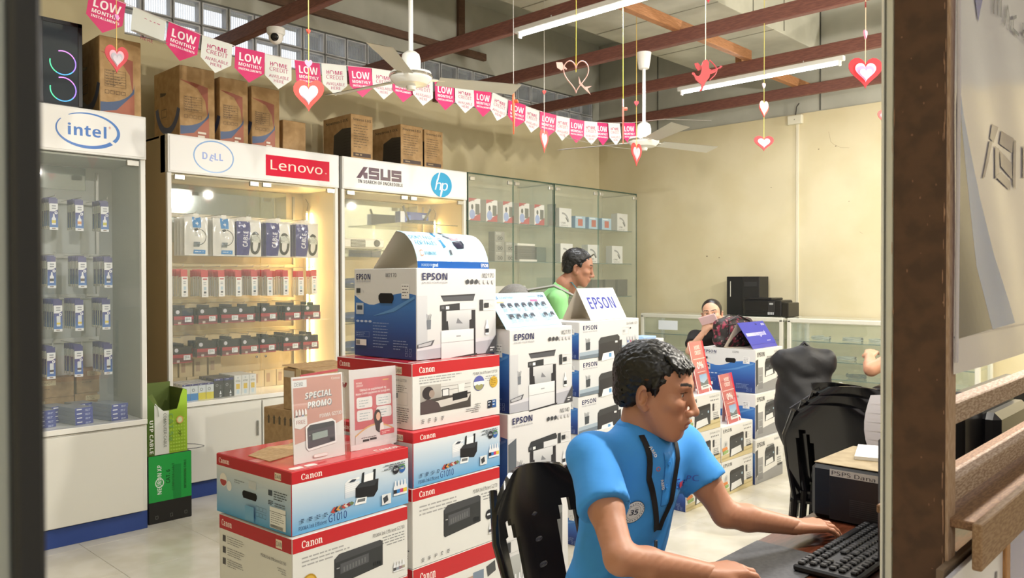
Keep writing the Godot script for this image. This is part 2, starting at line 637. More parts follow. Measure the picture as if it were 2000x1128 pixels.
	# conduit box on the east wall
	var jb := thing("junction_box", "white electrical box high on the cream wall under the last beam", "electrical box", V(EAST - 0.001, 3.11, -3.53))
	part("box_body", bx(V(0.05, 0.09, 0.15), 0.006), mt("dad6c2", 0.5), jb, V(-0.025, 0, 0))
	part("screw", Shape.new().lathe([Vector2(0.006, 0), Vector2(0.0, 0.003)], Vector3.ZERO, 8).mesh(), mt("8a8878", 0.5), jb, V(-0.05, 0, 0), V(0, 0, PI / 2))
	part("cable", Shape.new().tube([V(-0.02, 0.045, 0), V(-0.02, 0.13, 0.01), V(-0.03, 0.16, 0.04)], 0.006, 6).mesh(), mt("3c3a36", 0.6), jb)
	# dome camera under the first beam
	var cc := thing("dome_camera", "small white dome security camera under the nearest ceiling beam", "security camera", V(2.9, 3.26, -5.07))
	part("mount", Shape.new().lathe([Vector2(0, 0), Vector2(0.062, 0), Vector2(0.062, -0.035), Vector2(0.055, -0.045), Vector2(0, -0.045)]).mesh(), mt("e6e6e2", 0.35), cc)
	part("dome", Shape.new().ball(V(0, -0.06, 0), V(0.05, 0.05, 0.05), 20).mesh(), mt("eceae6", 0.3), cc)
	part("lens", Shape.new().lathe([Vector2(0, 0.05), Vector2(0.018, 0.05), Vector2(0.027, 0.044), Vector2(0.03, 0.035)], Vector3.ZERO, 20).mesh(), mt("18181a", 0.15), cc, V(0, -0.06, 0), V(PI / 2 + 0.25, -0.75, 0))

# ---------------------------------------------------------------- the shop front that the photograph is taken through
func shop_front() -> void:
	var wood := noisy("6d5349", "5c4339", 0.05, 0.25, 0.6, 0.05, 5, V(5, 0.6, 5))
	var raw := noisy("b5a192", "8d7565", 0.06, 0.3, 0.85, 0.1, 5, V(0.8, 4, 4))
	var edge := noisy("b39a86", "9c8069", 0.06, 0.3, 0.8, 0.08, 5, V(5, 0.7, 5))
	var lf := thing("aluminium_door_frame", "dark aluminium frame post at the left edge, very close and out of focus", "door frame", V(0.102, 0, -0.4))
	part("post", bx(V(0.012, 3.4, 0.05), 0.002), mt("222326", 0.45), lf, V(-0.002, 1.7, 0))
	part("side_strip", bx(V(0.008, 3.4, 0.04), 0.001), mt("9fa39c", 0.5), lf, V(-0.012, 1.7, 0))
	var pt := thing("front_post", "thick brown painted timber post of the shop front with worn edges", "post", V(1.45, 0, -0.436))
	part("timber", bx(V(0.04, 3.6, 0.083), 0.0015), noisy("553a2a", "452e22", 0.02, 0.35, 0.5, 0.03), pt, V(0.02, 1.8, 0))
	part("edge_board", bx(V(0.04, 3.6, 0.006), 0.001), edge, pt, V(0.0215, 1.8, 0.0435))
	var chips := Print.new(5)
	var r2 := RandomNumberGenerator.new(); r2.seed = 4
	for i in 90:
		var yy := r2.randf_range(0.6, 2.6)
		var e := r2.randf() < 0.5
		chips.ell((0.0006 + r2.randf() * 0.0016) if e else (0.0824 - r2.randf() * 0.0016), -yy, r2.randf_range(0.0003, 0.0008), r2.randf_range(0.002, 0.02), "a8836a", 7)
	for i in 26:
		chips.ell(r2.randf_range(0.01, 0.075), -r2.randf_range(0.9, 2.1), r2.randf_range(0.0006, 0.0018), r2.randf_range(0.0008, 0.004), "7d5a45", 7)
	part("chipped_paint", chips.mesh(), ink, pt, V(-0.0005, 0, -0.0415), V(0, -PI / 2, 0)).set_meta("kind", "stuff")
	var jm := thing("aluminium_jamb", "pale aluminium door jamb against the inner side of the brown post", "door jamb", V(1.45, 0, -0.4895))
	part("channel", bx(V(0.05, 3.4, 0.02), 0.002), mt("d9d9cf", 0.4), jm, V(0.03, 1.7, 0))
	part("lip", bx(V(0.006, 3.4, 0.004), 0.001), mt("e8e8e0", 0.4), jm, V(0.001, 1.7, -0.006))
	part("groove", bx(V(0.004, 3.4, 0.002), 0.0), mt("6b6a64", 0.6), jm, V(0.0038, 1.7, -0.0028))
	single("rail", bx(V(1.9, 0.037, 0.03), 0.002), raw, "upper weathered wooden rail of the shop front", "rail", V(2.437, 1.27, -0.405))
	single("rail", bx(V(1.9, 0.037, 0.03), 0.002), raw, "lower weathered wooden rail, just above the ledge", "rail", V(2.437, 1.137, -0.405))
	var lg := thing("ledge", "brown plywood ledge with a front lip under the wooden rails", "ledge", V(2.4, 1.1, -0.4))
	part("plank", bx(V(1.88, 0.015, 0.16), 0.002), noisy("8c6b50", "735440", 0.05, 0.3, 0.75, 0.05, 5, V(0.7, 4, 4)), lg, V(0, -0.0075, -0.028))
	part("front_lip", bx(V(1.95, 0.075, 0.015), 0.002), noisy("a08468", "87694f", 0.05, 0.3, 0.75, 0.05, 5, V(0.7, 4, 4)), lg, V(-0.0, -0.03, 0.059))
	var fb := thing("lower_panel", "lower shop front panel with white and blue sheets and an orange stile", "panel", V(1.9, 0, -0.372))
	part("white_sheet", bx(V(0.5, 0.85, 0.008), 0.001), mt("cfcfdc", 0.25), fb, V(-0.43, 0.6, 0))
	part("stile", bx(V(0.03, 1.03, 0.02), 0.002), noisy("b98a5c", "a37549", 0.05, 0.3, 0.6, 0.0, 4, V(5, 0.7, 5)), fb, V(-0.163, 0.515, 0))
	part("blue_sheet", bx(V(1.0, 0.85, 0.008), 0.001), mt("4b4a94", 0.25), fb, V(0.355, 0.6, 0))
	part("board", bx(V(1.9, 1.03, 0.012), 0.001), mt("7d6a58", 0.8), fb, V(0.45, 0.515, -0.016))
	var lp := Print.new()
	lp.poly([Vector2(0.07, 0.03), Vector2(0.1, 0.0), Vector2(0.1, 0.1), Vector2(0.07, 0.1)], "6d6a78"); lp.rect(0.13, -0.03, 0.015, 0.13, "6d6a78")
	part("print", lp.mesh(), ink, fb, V(-0.37, 0.93, 0.0045))
	# the hanging vinyl banner
	var bn := thing("banner", "glossy white vinyl banner with dark swoosh and maker names on the right", "banner", V(1.462, 2.32, -0.385))
	var sag := func(p: Vector3) -> Vector3:
		return Vector3(p.x, p.y, p.z + 0.003 * sin(p.x * 7.0) * sin(p.y * 5.0 + 0.6) + 0.0007 * sin(p.x * 21.0 + p.y * 15.0))
	var sh := Print.new()
	sh.z = 0.0
	var step := 0.02
	for i in 36:
		for j in 49:
			sh.rect(step * i, 0.96 / 48.0 * j, step, 0.96 / 48.0, "c9c6d6")
			sh.z = 0.0
	part("vinyl", fine(sh, 0.03).mesh(sag), ink_gloss, bn)
	var pr := Print.new()
	var pl := func(a: Array) -> Array:
		var o := []
		for i in range(0, a.size(), 2):
			o.append(Vector2(a[i], a[i + 1]))
		return o
	pr.rect(0.0, 0.917, 0.72, 0.003, "b3b1c2")
	pr.poly(pl.call([0.012, 0.53, 0.012, 0.922, 0.236, 0.914, 0.129, 0.799, 0.077, 0.632, 0.045, 0.574, 0.02, 0.5]), "353a52")
	pr.poly(pl.call([0.012, 0.47, 0.02, 0.5, 0.045, 0.574, 0.087, 0.684, 0.129, 0.799, 0.236, 0.916, 0.418, 0.911, 0.253, 0.779, 0.16, 0.679, 0.099, 0.603, 0.05, 0.54]), "5f7fc4")
	pr.poly(pl.call([0.105, 0.3, 0.185, 0.3, 0.145, 0.363]), "5048a6")
	for q in [[0.244, 0.531, 0.294, 0.53, 0.256, 0.564, 0.226, 0.56], [0.314, 0.534, 0.402, 0.538, 0.394, 0.568, 0.299, 0.561], [0.222, 0.565, 0.245, 0.564, 0.188, 0.635, 0.17, 0.641], [0.264, 0.57, 0.295, 0.571, 0.296, 0.625, 0.261, 0.633], [0.299, 0.573, 0.39, 0.589, 0.395, 0.621, 0.307, 0.604], [0.261, 0.628, 0.378, 0.645, 0.386, 0.627, 0.308, 0.614], [0.402, 0.54, 0.419, 0.541, 0.421, 0.64, 0.399, 0.631], [0.473, 0.545, 0.502, 0.547, 0.503, 0.606, 0.475, 0.614], [0.53, 0.545, 0.62, 0.55, 0.62, 0.565, 0.53, 0.56], [0.53, 0.59, 0.62, 0.595, 0.62, 0.61, 0.53, 0.605]]:
		pr.poly(pl.call(q), "57507c")
	for q in [[0.245, 0.24, 0.245, 0.325], [0.272, 0.24, 0.272, 0.322], [0.295, 0.24, 0.295, 0.32], [0.322, 0.33, 0.346, 0.285], [0.346, 0.285, 0.371, 0.328], [0.418, 0.29, 0.388, 0.3], [0.388, 0.3, 0.392, 0.322], [0.392, 0.322, 0.436, 0.323], [0.468, 0.291, 0.473, 0.327], [0.5, 0.29, 0.505, 0.327], [0.47, 0.308, 0.503, 0.308]]:
		pr.line(Vector2(q[0], q[1]), Vector2(q[2], q[3]), 0.007, "55526b")
	part("print", fine(pr, 0.03).mesh(sag), ink_gloss, bn, V(0, 0, 0.0006))
	part("edge_fold", Shape.new().tube([V(0.002, 0, 0.002), V(0.0, -0.5, 0.006), V(0.004, -0.96, 0.003)], 0.003, 6).mesh(), mt("c4c0cc", 0.2), bn)

func fine(p: Print, most: float) -> Print:   # cuts the triangles of a print so that it can follow a bent sheet
	var i := 0
	while i < p.v.size():
		var best := -1
		var far := most
		for e in 3:
			var d := p.v[i + e].distance_to(p.v[i + (e + 1) % 3])
			if d > far:
				far = d; best = e
		if best < 0:
			i += 3
			continue
		var a := i + best
		var b := i + (best + 1) % 3
		var m := (p.v[a] + p.v[b]) * 0.5
		var mc := p.c[a].lerp(p.c[b], 0.5)
		for e in 3:
			p.v.append(m if i + e == a else p.v[i + e])
			p.c.append(mc if i + e == a else p.c[i + e])
		p.v[b] = m
		p.c[b] = mc
	return p

# ---------------------------------------------------------------- display cabinets along the north wall
func sign_box(t: Node3D, w: float, pr: Print) -> void:
	part("sign_frame", bx(V(w, 0.256, 0.12), 0.003), mt("e4e4e0", 0.4), t, V(w / 2, 2.35, -0.048))
	var face := part("sign_face", bx(V(w - 0.024, 0.232, 0.004), 0.001), mt("f4f4f2", 0.08), t, V(w / 2, 2.35, 0.0135))
	part("sign_print", pr.mesh(), ink_gloss, face, V(-w / 2, 0.128, 0.0022))

var cabs := []

func cabinet(called: String, label: String, at: Vector3, w: float, depth: float, side: String, back: Material, mirror: float, inner: String, pr: Print) -> Node3D:
	var t := thing(called, label, "display cabinet", at)
	var white := mt("e2e1d8", 0.35)
	var alu := mt("dadad4", 0.4)
	part("kick_plate", bx(V(w, 0.107, depth - 0.02), 0.002), mt("2c478c", 0.4), t, V(w / 2, 0.0535, -depth / 2))
	part("base_body", bx(V(w, 0.52, depth - 0.01), 0.002), white, t, V(w / 2, 0.368, -depth / 2 - 0.005))
	for i in 2:
		var d := part("base_door", bx(V(w / 2 - 0.034, 0.506, 0.012), 0.002), white, t, V(w * (0.25 + 0.5 * i) + (0.012 if i == 0 else -0.012), 0.368, 0.006))
		part("handle", bx(V(0.012, 0.11, 0.02), 0.004), mt("b9bab8", 0.3, 0.6), d, V((w / 4 - 0.05) * (1 if i == 0 else -1), 0.06, 0.014))
	part("deck", bx(V(w, 0.032, depth), 0.003), mt("ecebe4", 0.3), t, V(w / 2, 0.648, -depth / 2 + 0.003))
	for i in 2:
		part("side_panel", bx(V(0.016, 1.82, depth - 0.03), 0.001), mt(side, 0.55), t, V(0.008 if i == 0 else w - 0.008, 1.57, -depth / 2 - 0.015))
		part("front_post", bx(V(0.03, 1.56, 0.028), 0.003), alu, t, V(0.015 if i == 0 else w - 0.015, 1.444, -0.014))
		part("inner_lining", bx(V(0.006, 1.55, depth - 0.06), 0.0), mt(inner, 0.4), t, V(0.0195 if i == 0 else w - 0.0195, 1.44, -depth / 2 - 0.01))
	part("top_panel", bx(V(w, 0.016, depth - 0.13), 0.001), mt(side, 0.55), t, V(w / 2, 2.47, -depth / 2 - 0.06))
	part("inner_top", bx(V(w - 0.05, 0.012, depth - 0.03), 0.0), mt(inner, 0.5), t, V(w / 2, 2.214, -depth / 2 - 0.01))
	part("back_panel", bx(V(w - 0.034, 1.55, 0.012), 0.0), back, t, V(w / 2, 1.44, -depth + 0.01))
	if mirror > 0.0:
		part("back_mirror", bx(V(w - 0.2, mirror, 0.004), 0.0), mt("aab4b4", 0.06, 0.85), t, V(w / 2 - 0.08, 2.2 - mirror / 2, -depth + 0.02))
	for i in 2:
		part("shelf_standard", bx(V(0.018, 1.5, 0.01), 0.001), mt("b4b4ae", 0.4, 0.5), t, V(0.1 if i == 0 else w - 0.115, 1.43, -depth + 0.028))
		var dr := part("glass_door", bx(V(w / 2 - 0.034, 1.54, 0.005), 0.0), glass(), t, V(w * (0.25 + 0.5 * i) + (0.014 if i == 0 else -0.014), 1.442, 0.001))
		part("lock", Shape.new().lathe([Vector2(0, 0.006), Vector2(0.008, 0.005), Vector2(0.009, 0)], V(0, 0, 0), 10).mesh(), mt("c8c8c4", 0.2, 0.9), dr, V((w / 4 - 0.05) * (1 if i == 0 else -1), -0.5, 0.003), V(PI / 2, 0, 0))
		for q in [-1.0, 1.0]:
			part("hinge_clip", bx(V(0.07, 0.034, 0.02), 0.003), mt("b9b9b4", 0.25, 0.7), dr, V(q * (w / 4 - 0.064), 0.752, 0.006))
	sign_box(t, w, pr)
	cabs.append(t)
	return t

func asus_word(p: Print, u: float, v: float, w: float, h: float, col: String) -> void:   # slab letters cut by a slit
	var lw := w / 4.0
	var t := h * 0.3
	p.poly([Vector2(u, v + h), Vector2(u + lw * 0.62, v), Vector2(u + lw * 0.98, v), Vector2(u + lw * 0.36, v + h)], col)
	p.poly([Vector2(u + lw * 0.5, v + h * 0.48), Vector2(u + lw * 0.95, v + h * 0.48), Vector2(u + lw * 0.95, v + h), Vector2(u + lw * 0.66, v + h)], col)
	for k in [1, 3]:
		var a: float = u + lw * k + lw * 0.06
		p.rect(a, v, lw * 0.9, t, col); p.rect(a, v + h * 0.36, lw * 0.9, t * 0.85, col); p.rect(a, v + h - t, lw * 0.9, t, col)
		p.rect(a, v, lw * 0.22, h * 0.5, col); p.rect(a + lw * 0.68, v + h * 0.45, lw * 0.22, h * 0.55, col)
	var b := u + lw * 2 + lw * 0.08
	p.rect(b, v, lw * 0.24, h, col); p.rect(b + lw * 0.64, v, lw * 0.24, h, col); p.rect(b, v + h - t, lw * 0.88, t, col)

func cabinets() -> void:
	var p := Print.new()
	p.text("intel", 1.41 - 0.394, 0.158, 0.062, "5b86cc", "sb", 0.205, 1)
	p.ring(1.022, 0.125, 0.172, 0.102, 0.004, 0.02, 232, 392, "5f8ed2")
	p.ring(1.022, 0.125, 0.172, 0.102, 0.022, 0.005, 40, 212, "5b86cc")
	p.text("®", 1.13, 0.1, 0.014, "d99a9a", "s")
	var grey_back := mt("c3c9c6", 0.5)
	cabinet("display_cabinet", "white display cabinet of hanging ink packs with a blue oval name sign, leftmost", V(0.594, 0, -4.914), 1.344, 0.5, "a8977c", grey_back, 0.14, "a9aea4", p)
	p = Print.new()
	p.ring(0.318, 0.124, 0.147, 0.112, 0.009, 0.009, 0, 360, "8fb4e4")
	p.text("D", 0.235, 0.146, 0.048, "a4b6ea", "sb"); p.text("E", 0.283, 0.15, 0.045, "a4b6ea", "sb", 0.0, 0, 0.35); p.text("LL", 0.322, 0.146, 0.048, "a4b6ea", "sb")
	p.rect(0.711, 0.062, 0.542, 0.152, "d8213f")
	p.text("Lenovo", 0.75, 0.166, 0.07, "f5e9dc", "s", 0.44)
	p.text("™", 1.212, 0.168, 0.018, "f5e9dc", "s")
	cabinet("display_cabinet", "white display cabinet with warm lit interior and a red name panel on its sign", V(2.249, 0, -5.345), 1.344, 0.5, "a8946f", mt("cfc3a0", 0.5), 0.42, "d9cfae", p)
	p = Print.new()
	asus_word(p, 0.13, 0.066, 0.46, 0.094, "6d5a66")
	p.text("IN SEARCH OF INCREDIBLE", 0.147, 0.198, 0.027, "4c4a4e", "sb", 0.452)
	p.ell(1.033, 0.142, 0.122, 0.108, "26a3d8", 40)
	p.text("h", 0.955, 0.19, 0.088, "f6f8fa", "s", 0.066, 0, 0.0, 0.25); p.text("p", 1.025, 0.19, 0.088, "f6f8fa", "s", 0.072, 0, 0.0, 0.25)
	p.poly([Vector2(1.004, 0.036), Vector2(1.02, 0.034), Vector2(0.99, 0.12), Vector2(0.975, 0.12)], "f6f8fa")
	p.poly([Vector2(1.03, 0.19), Vector2(1.048, 0.19), Vector2(1.028, 0.248), Vector2(1.01, 0.248)], "f6f8fa")
	cabinet("display_cabinet", "white display cabinet with a round blue logo and a grey slogan on its sign", V(3.624, 0, -5.345), 1.345, 0.5, "a8946f", mt("cbbf92", 0.5), 0.5, "d9c993", p)
	# warm strip lamps standing in the corners of the two lit cabinets
	for q in [[3.555, "upright warm strip lamp in the corner of the red signed cabinet"], [4.93, "upright warm strip lamp in the corner of the cabinet with the round logo"]]:
		var s := thing("strip_lamp", q[1], "lamp", V(q[0], 0.664, -5.74), -0.6)
		part("channel", bx(V(0.02, 1.4, 0.01), 0.002), mt("d8d8d2", 0.4), s, V(0, 0.7, -0.007))
		part("strip", bx(V(0.013, 1.36, 0.006), 0.002), glow("ffdf9a", 16.0), s, V(0, 0.7, 0.002))
		part("wire", Shape.new().tube([V(0, 1.4, -0.004), V(0.01, 1.46, 0), V(-0.01, 1.5, 0)], 0.003, 5).mesh(), mt("6b5a33", 0.6), s)
		var a := AreaLight3D.new()
		a.name = "strip_light"; a.area_size = Vector2(0.014, 1.36); a.light_energy = 1.1; a.light_color = Color("ffd591"); a.shadow_enabled = true; a.area_range = 8.0
		s.add_child(a)
		a.position = V(0, 0.7, 0.008); a.rotation_degrees = V(0, 180, 0)
	# the two frameless glass showcases
	var edge := mt("2f4a40", 0.15)
	for q in [[4.985, 1.2, "frameless glass showcase of boxed goods beside the round logo cabinet"], [6.2, 1.456, "frameless glass showcase in the corner, ending at the cream wall"]]:
		var w: float = q[1]
		var t := thing("glass_showcase", q[2], "showcase", V(q[0], 0, -5.345))
		part("base_body", bx(V(w, 0.62, 0.48), 0.003), mt("dedcd0", 0.4), t, V(w / 2, 0.31, -0.25))
		part("bottom_shelf", bx(V(w, 0.03, 0.5), 0.002), mt("ecebe4", 0.3), t, V(w / 2, 0.635, -0.25))
		part("back_glass", bx(V(w - 0.02, 1.82, 0.006), 0.0), glass("cfe6d6", 0.12), t, V(w / 2, 1.565, -0.49))
		part("top_glass", bx(V(w, 0.008, 0.5), 0.0), glass("cfe6d6", 0.15), t, V(w / 2, 2.476, -0.25))
		part("top_edge", Shape.new().box(V(w / 2, 0, 0), V(w, 0.011, 0.01)).box(V(0, 0, -0.25), V(0.008, 0.011, 0.5)).box(V(w, 0, -0.25), V(0.008, 0.011, 0.5)).mesh(0.0), edge, t, V(0, 2.476, 0))
		for i in 2:
			var sd := part("side_glass", bx(V(0.006, 1.82, 0.5), 0.0), glass("cfe6d6", 0.12), t, V(0.004 if i == 0 else w - 0.004, 1.565, -0.25))
			part("glass_edge", bx(V(0.009, 1.82, 0.008), 0.0), edge, sd, V(0, 0, 0.25))
			var dr := part("glass_door", bx(V(w / 2 - 0.012, 1.8, 0.005), 0.0), glass(), t, V(w * (0.25 + 0.5 * i), 1.562, 0.004))
			part("glass_edge", bx(V(0.003, 1.8, 0.005), 0.0), mt("7d9a8c", 0.15), dr, V((w / 4 - 0.007) * (1 if i == 0 else -1), 0, 0))
			for e in [-1.0, 1.0]:
				part("hinge_clip", bx(V(0.06, 0.034, 0.02), 0.003), mt("c4c2b8", 0.25, 0.6), dr, V(e * (w / 4 - 0.05), 0.865, 0.005))
		for y in [2.045, 1.672, 1.3, 0.95]:
			var sf := part("shelf", bx(V(w - 0.03, 0.008, 0.42), 0.0), glass("b9d6c6", 0.25), t, V(w / 2, y, -0.27))
			part("shelf_edge", bx(V(w - 0.03, 0.009, 0.004), 0.0), mt("48605a", 0.2), sf, V(0, 0, 0.212))
	# glass counters along the east wall
	for q in [[-3.445, -5.1, "glass counter with white frame against the cream wall, carrying the black printer"], [-1.75, -3.405, "glass counter with white frame and coiled cables on its shelves, right of the printer"]]:
		var ln: float = q[0] - q[1]
		var t := thing("glass_counter", q[2], "counter", V(7.38, 0, q[0]), PI / 2)   # its own x runs along the counter, away from the shop front
		var fr := mt("d2d1c4", 0.4)
		part("base_body", bx(V(ln, 0.3, 0.42), 0.003), mt("cfd0d2", 0.45), t, V(ln / 2, 0.25, 0.22))
		part("plinth", bx(V(ln - 0.02, 0.1, 0.4), 0.003), mt("b3b3a8", 0.5), t, V(ln / 2, 0.05, 0.22))
		part("bottom_rail", bx(V(ln, 0.06, 0.44), 0.004), fr, t, V(ln / 2, 0.42, 0.22))
		for i in 2:
			for k in 2:
				part("corner_post", bx(V(0.04, 0.66, 0.04), 0.006), fr, t, V(0.02 if i == 0 else ln - 0.02, 0.77, 0.02 if k == 0 else 0.42))
			part("end_glass", bx(V(0.005, 0.63, 0.36), 0.0), glass("d6e8d8", 0.12), t, V(0.02 if i == 0 else ln - 0.02, 0.77, 0.22))
		part("top_frame", Shape.new().box(V(ln / 2, 0, 0.02), V(ln, 0.045, 0.04), 0.008).box(V(ln / 2, 0, 0.42), V(ln, 0.045, 0.04), 0.008).box(V(0.02, 0, 0.22), V(0.04, 0.045, 0.4), 0.008).box(V(ln - 0.02, 0, 0.22), V(0.04, 0.045, 0.4), 0.008).mesh(0.0), fr, t, V(0, 1.098, 0))
		part("top_glass", bx(V(ln - 0.06, 0.008, 0.37), 0.0), glass("cfe0d4", 0.2), t, V(ln / 2, 1.117, 0.22))
		part("front_glass", bx(V(ln - 0.08, 0.63, 0.005), 0.0), glass("d8e8da", 0.1), t, V(ln / 2, 0.765, 0.01))
		part("back_panel", bx(V(ln - 0.06, 0.63, 0.006), 0.0), mt("cfc79f", 0.5), t, V(ln / 2, 0.765, 0.435))
		for y in [0.9, 0.72, 0.56]:
			var sf := part("shelf", bx(V(ln - 0.08, 0.007, 0.36), 0.0), glass("b9d0c2", 0.25), t, V(ln / 2, y, 0.22))
			part("shelf_edge", bx(V(ln - 0.08, 0.009, 0.004), 0.0), mt("48605a", 0.2), sf, V(0, 0, -0.182))
	var nt := single("paper_notice", bx(V(0.003, 0.1, 0.24), 0.0), mt("dfe6ee", 0.6), "blank white paper taped to the left glass counter under its rim", "paper", V(7.376, 1.0, -4.74))

# ---------------------------------------------------------------- printed pictures
func Q(a: Array) -> Array:
	var o := []
	for i in range(0, a.size(), 2):
		o.append(Vector2(a[i], a[i + 1]))
	return o

func pic_bottle(p: Print, u: float, v: float, s: float, col: String) -> void:   # an ink bottle, s tall
	p.poly(Q([u - s * 0.05, v, u + s * 0.05, v, u + s * 0.08, v + s * 0.3, u + s * 0.17, v + s * 0.42, u + s * 0.17, v + s, u - s * 0.17, v + s, u - s * 0.17, v + s * 0.42, u - s * 0.08, v + s * 0.3]), "e6e9ef")
	p.rect(u - s * 0.17, v + s * 0.6, s * 0.34, s * 0.26, col)

func pic_badges(p: Print, u: float, v: float, r: float) -> void:
	p.ell(u, v, r, r * 1.05, "23262c"); p.ell(u + r * 2.05, v, r, r * 1.05, "2f63ad"); p.ring(u + r * 2.05, v, r, r * 1.05, r * 0.3, r * 0.3, 180, 360, "6fae5c")
	for k in 2:
		p.rect(u - r * 0.6 + r * 2.05 * k, v - r * 0.25, r * 1.2, r * 0.4, "e9edf2")

func pic_a4_printer(p: Print, u: float, v: float, s: float) -> void:   # low black printer with raised paper guides and photographs beside it
	p.frame(u, v, s)
	p.rect(0.0, 0.1, 0.42, 0.26, "eef1f5"); p.rect(0.0, 0.3, 0.42, 0.14, "dfe4ec", "c4d2e4"); p.poly(Q([0.0, 0.1, 0.42, 0.06, 0.42, 0.02, 0.12, 0.03]), "f6f8fa")
	for k in 6:
		p.line(Vector2(0.0, 0.14 + 0.045 * k), Vector2(0.42, 0.11 + 0.045 * k), 0.006, "c5cfdd")
	p.poly(Q([0.1, 0.1, 0.2, 0.04, 0.33, 0.05, 0.28, 0.1]), "3d4452")
	p.poly(Q([0.5, -0.05, 0.56, -0.07, 0.52, 0.24, 0.46, 0.24]), "202227"); p.poly(Q([0.83, -0.08, 0.9, -0.08, 0.88, 0.22, 0.8, 0.22]), "202227")
	p.poly(Q([0.56, 0.0, 0.83, -0.02, 0.81, 0.24, 0.53, 0.24]), "f3f6fa")
	p.poly(Q([0.3, 0.26, 0.42, 0.17, 0.98, 0.16, 0.96, 0.42, 0.84, 0.56, 0.3, 0.48]), "1f2024")
	p.poly(Q([0.3, 0.26, 0.42, 0.17, 0.98, 0.16, 0.86, 0.3]), "33353b")
	p.poly(Q([0.33, 0.5, 0.63, 0.52, 0.6, 0.66, 0.27, 0.65]), "f2f4f6"); p.poly(Q([0.36, 0.53, 0.58, 0.54, 0.57, 0.61, 0.34, 0.6]), "6e7378")
	var cs := ["c2453a", "3b3138", "d99b52", "51636e", "b1483f", "d8cfc6", "8c2f35", "6b7d57"]
	for k in 8:
		var a := -0.4 + 0.07 * k
		p.poly(Q([a, 0.66 - 0.014 * k, a + 0.09, 0.56 - 0.004 * k, a + 0.16, 0.58, a + 0.1, 0.7 - 0.01 * k]), cs[k])
	p.frame(0, 0)

func pic_flat_printer(p: Print, u: float, v: float, s: float, h: float, col := "33353a") -> void:   # wide dark printer seen a little from above
	p.frame(u, v, s)
	p.poly(Q([0.0, 0.16 * h, 0.1, 0.03 * h, 0.94, 0.0, 1.0, 0.06 * h, 1.0, 0.86 * h, 0.03, h, 0.0, 0.94 * h]), col)
	p.poly(Q([0.0, 0.16 * h, 0.1, 0.03 * h, 0.94, 0.0, 1.0, 0.06 * h, 0.97, 0.2 * h, 0.03, 0.28 * h]), "45474c")
	p.poly(Q([0.12, 0.36 * h, 0.7, 0.31 * h, 0.7, 0.6 * h, 0.12, 0.68 * h]), "55585c")
	for k in 8:
		p.rect(0.18 + 0.06 * k, (0.4 + 0.012 * (7 - k)) * h, 0.03, 0.16 * h, "6d7073")
	for k in 4:
		p.rect(0.8 + 0.045 * k, 0.68 * h, 0.025, 0.14 * h, "26282c")
	p.rect(0.04, 0.45 * h, 0.06, 0.03 * h, "a9abae")
	p.frame(0, 0)

func pic_tall_printer(p: Print, u: float, v: float, s: float, lid: bool) -> void:   # white office printer with dark panel
	p.frame(u, v, s)
	if lid:
		p.poly(Q([0.02, 0.02, 0.95, 0.0, 0.9, 0.13, 0.1, 0.13]), "54565c"); p.poly(Q([0.02, 0.02, 0.95, 0.0, 0.94, 0.03, 0.04, 0.05]), "35373c")
	else:
		p.poly(Q([0.02, 0.2, 0.08, 0.1, 0.95, 0.03, 1.0, 0.1, 0.98, 0.2]), "3a3c42")
	p.poly(Q([0.0, 0.2, 0.52, 0.17, 0.52, 0.3, 0.0, 0.31]), "33353b"); p.poly(Q([0.52, 0.17, 1.0, 0.16, 1.0, 0.29, 0.52, 0.3]), "dcdee2")
	p.rect(0.15, 0.22, 0.09, 0.06, "f0f2f4"); p.rect(0.03, 0.22, 0.08, 0.05, "64666b")
	p.rect(0.05, 0.31, 0.9, 0.36, "2c2e34"); p.rect(0.16, 0.31, 0.68, 0.36, "d8dade", "aeb1b7", 4)
	p.poly(Q([0.05, 0.5, 0.2, 0.5, 0.22, 0.67, 0.05, 0.67]), "2c2e34"); p.poly(Q([0.78, 0.5, 0.95, 0.46, 0.95, 0.67, 0.78, 0.67]), "2c2e34")
	p.poly(Q([0.42, 0.55, 0.46, 0.45, 0.6, 0.56]), "7e8188")
	p.rect(0.02, 0.67, 0.93, 0.53, "eceef0", "d3d5da", 3); p.line(Vector2(0.02, 0.9), Vector2(0.93, 0.89), 0.008, "8f9299"); p.rect(0.9, 0.66, 0.05, 0.53, "2c2e34")
	p.rect(0.42, 0.78, 0.12, 0.025, "a4a7ad"); p.poly(Q([0.02, 1.2, 0.99, 1.15, 0.99, 1.18, 0.02, 1.23]), "2c2e34")
	p.frame(0, 0)

func pic_pencils(p: Print, u: float, v: float, s: float) -> void:
	for k in 5:
		p.line(Vector2(u + s * (0.1 + 0.07 * k), v + s * 0.75), Vector2(u + s * (0.0 + 0.14 * k), v + s * 0.06 * (k % 3)), s * 0.045, "6f747c")
	p.poly(Q([u, v + s * 0.55, u + s * 0.52, v + s * 0.52, u + s * 0.48, v + s * 1.3, u + s * 0.05, v + s * 1.33]), "747a84")

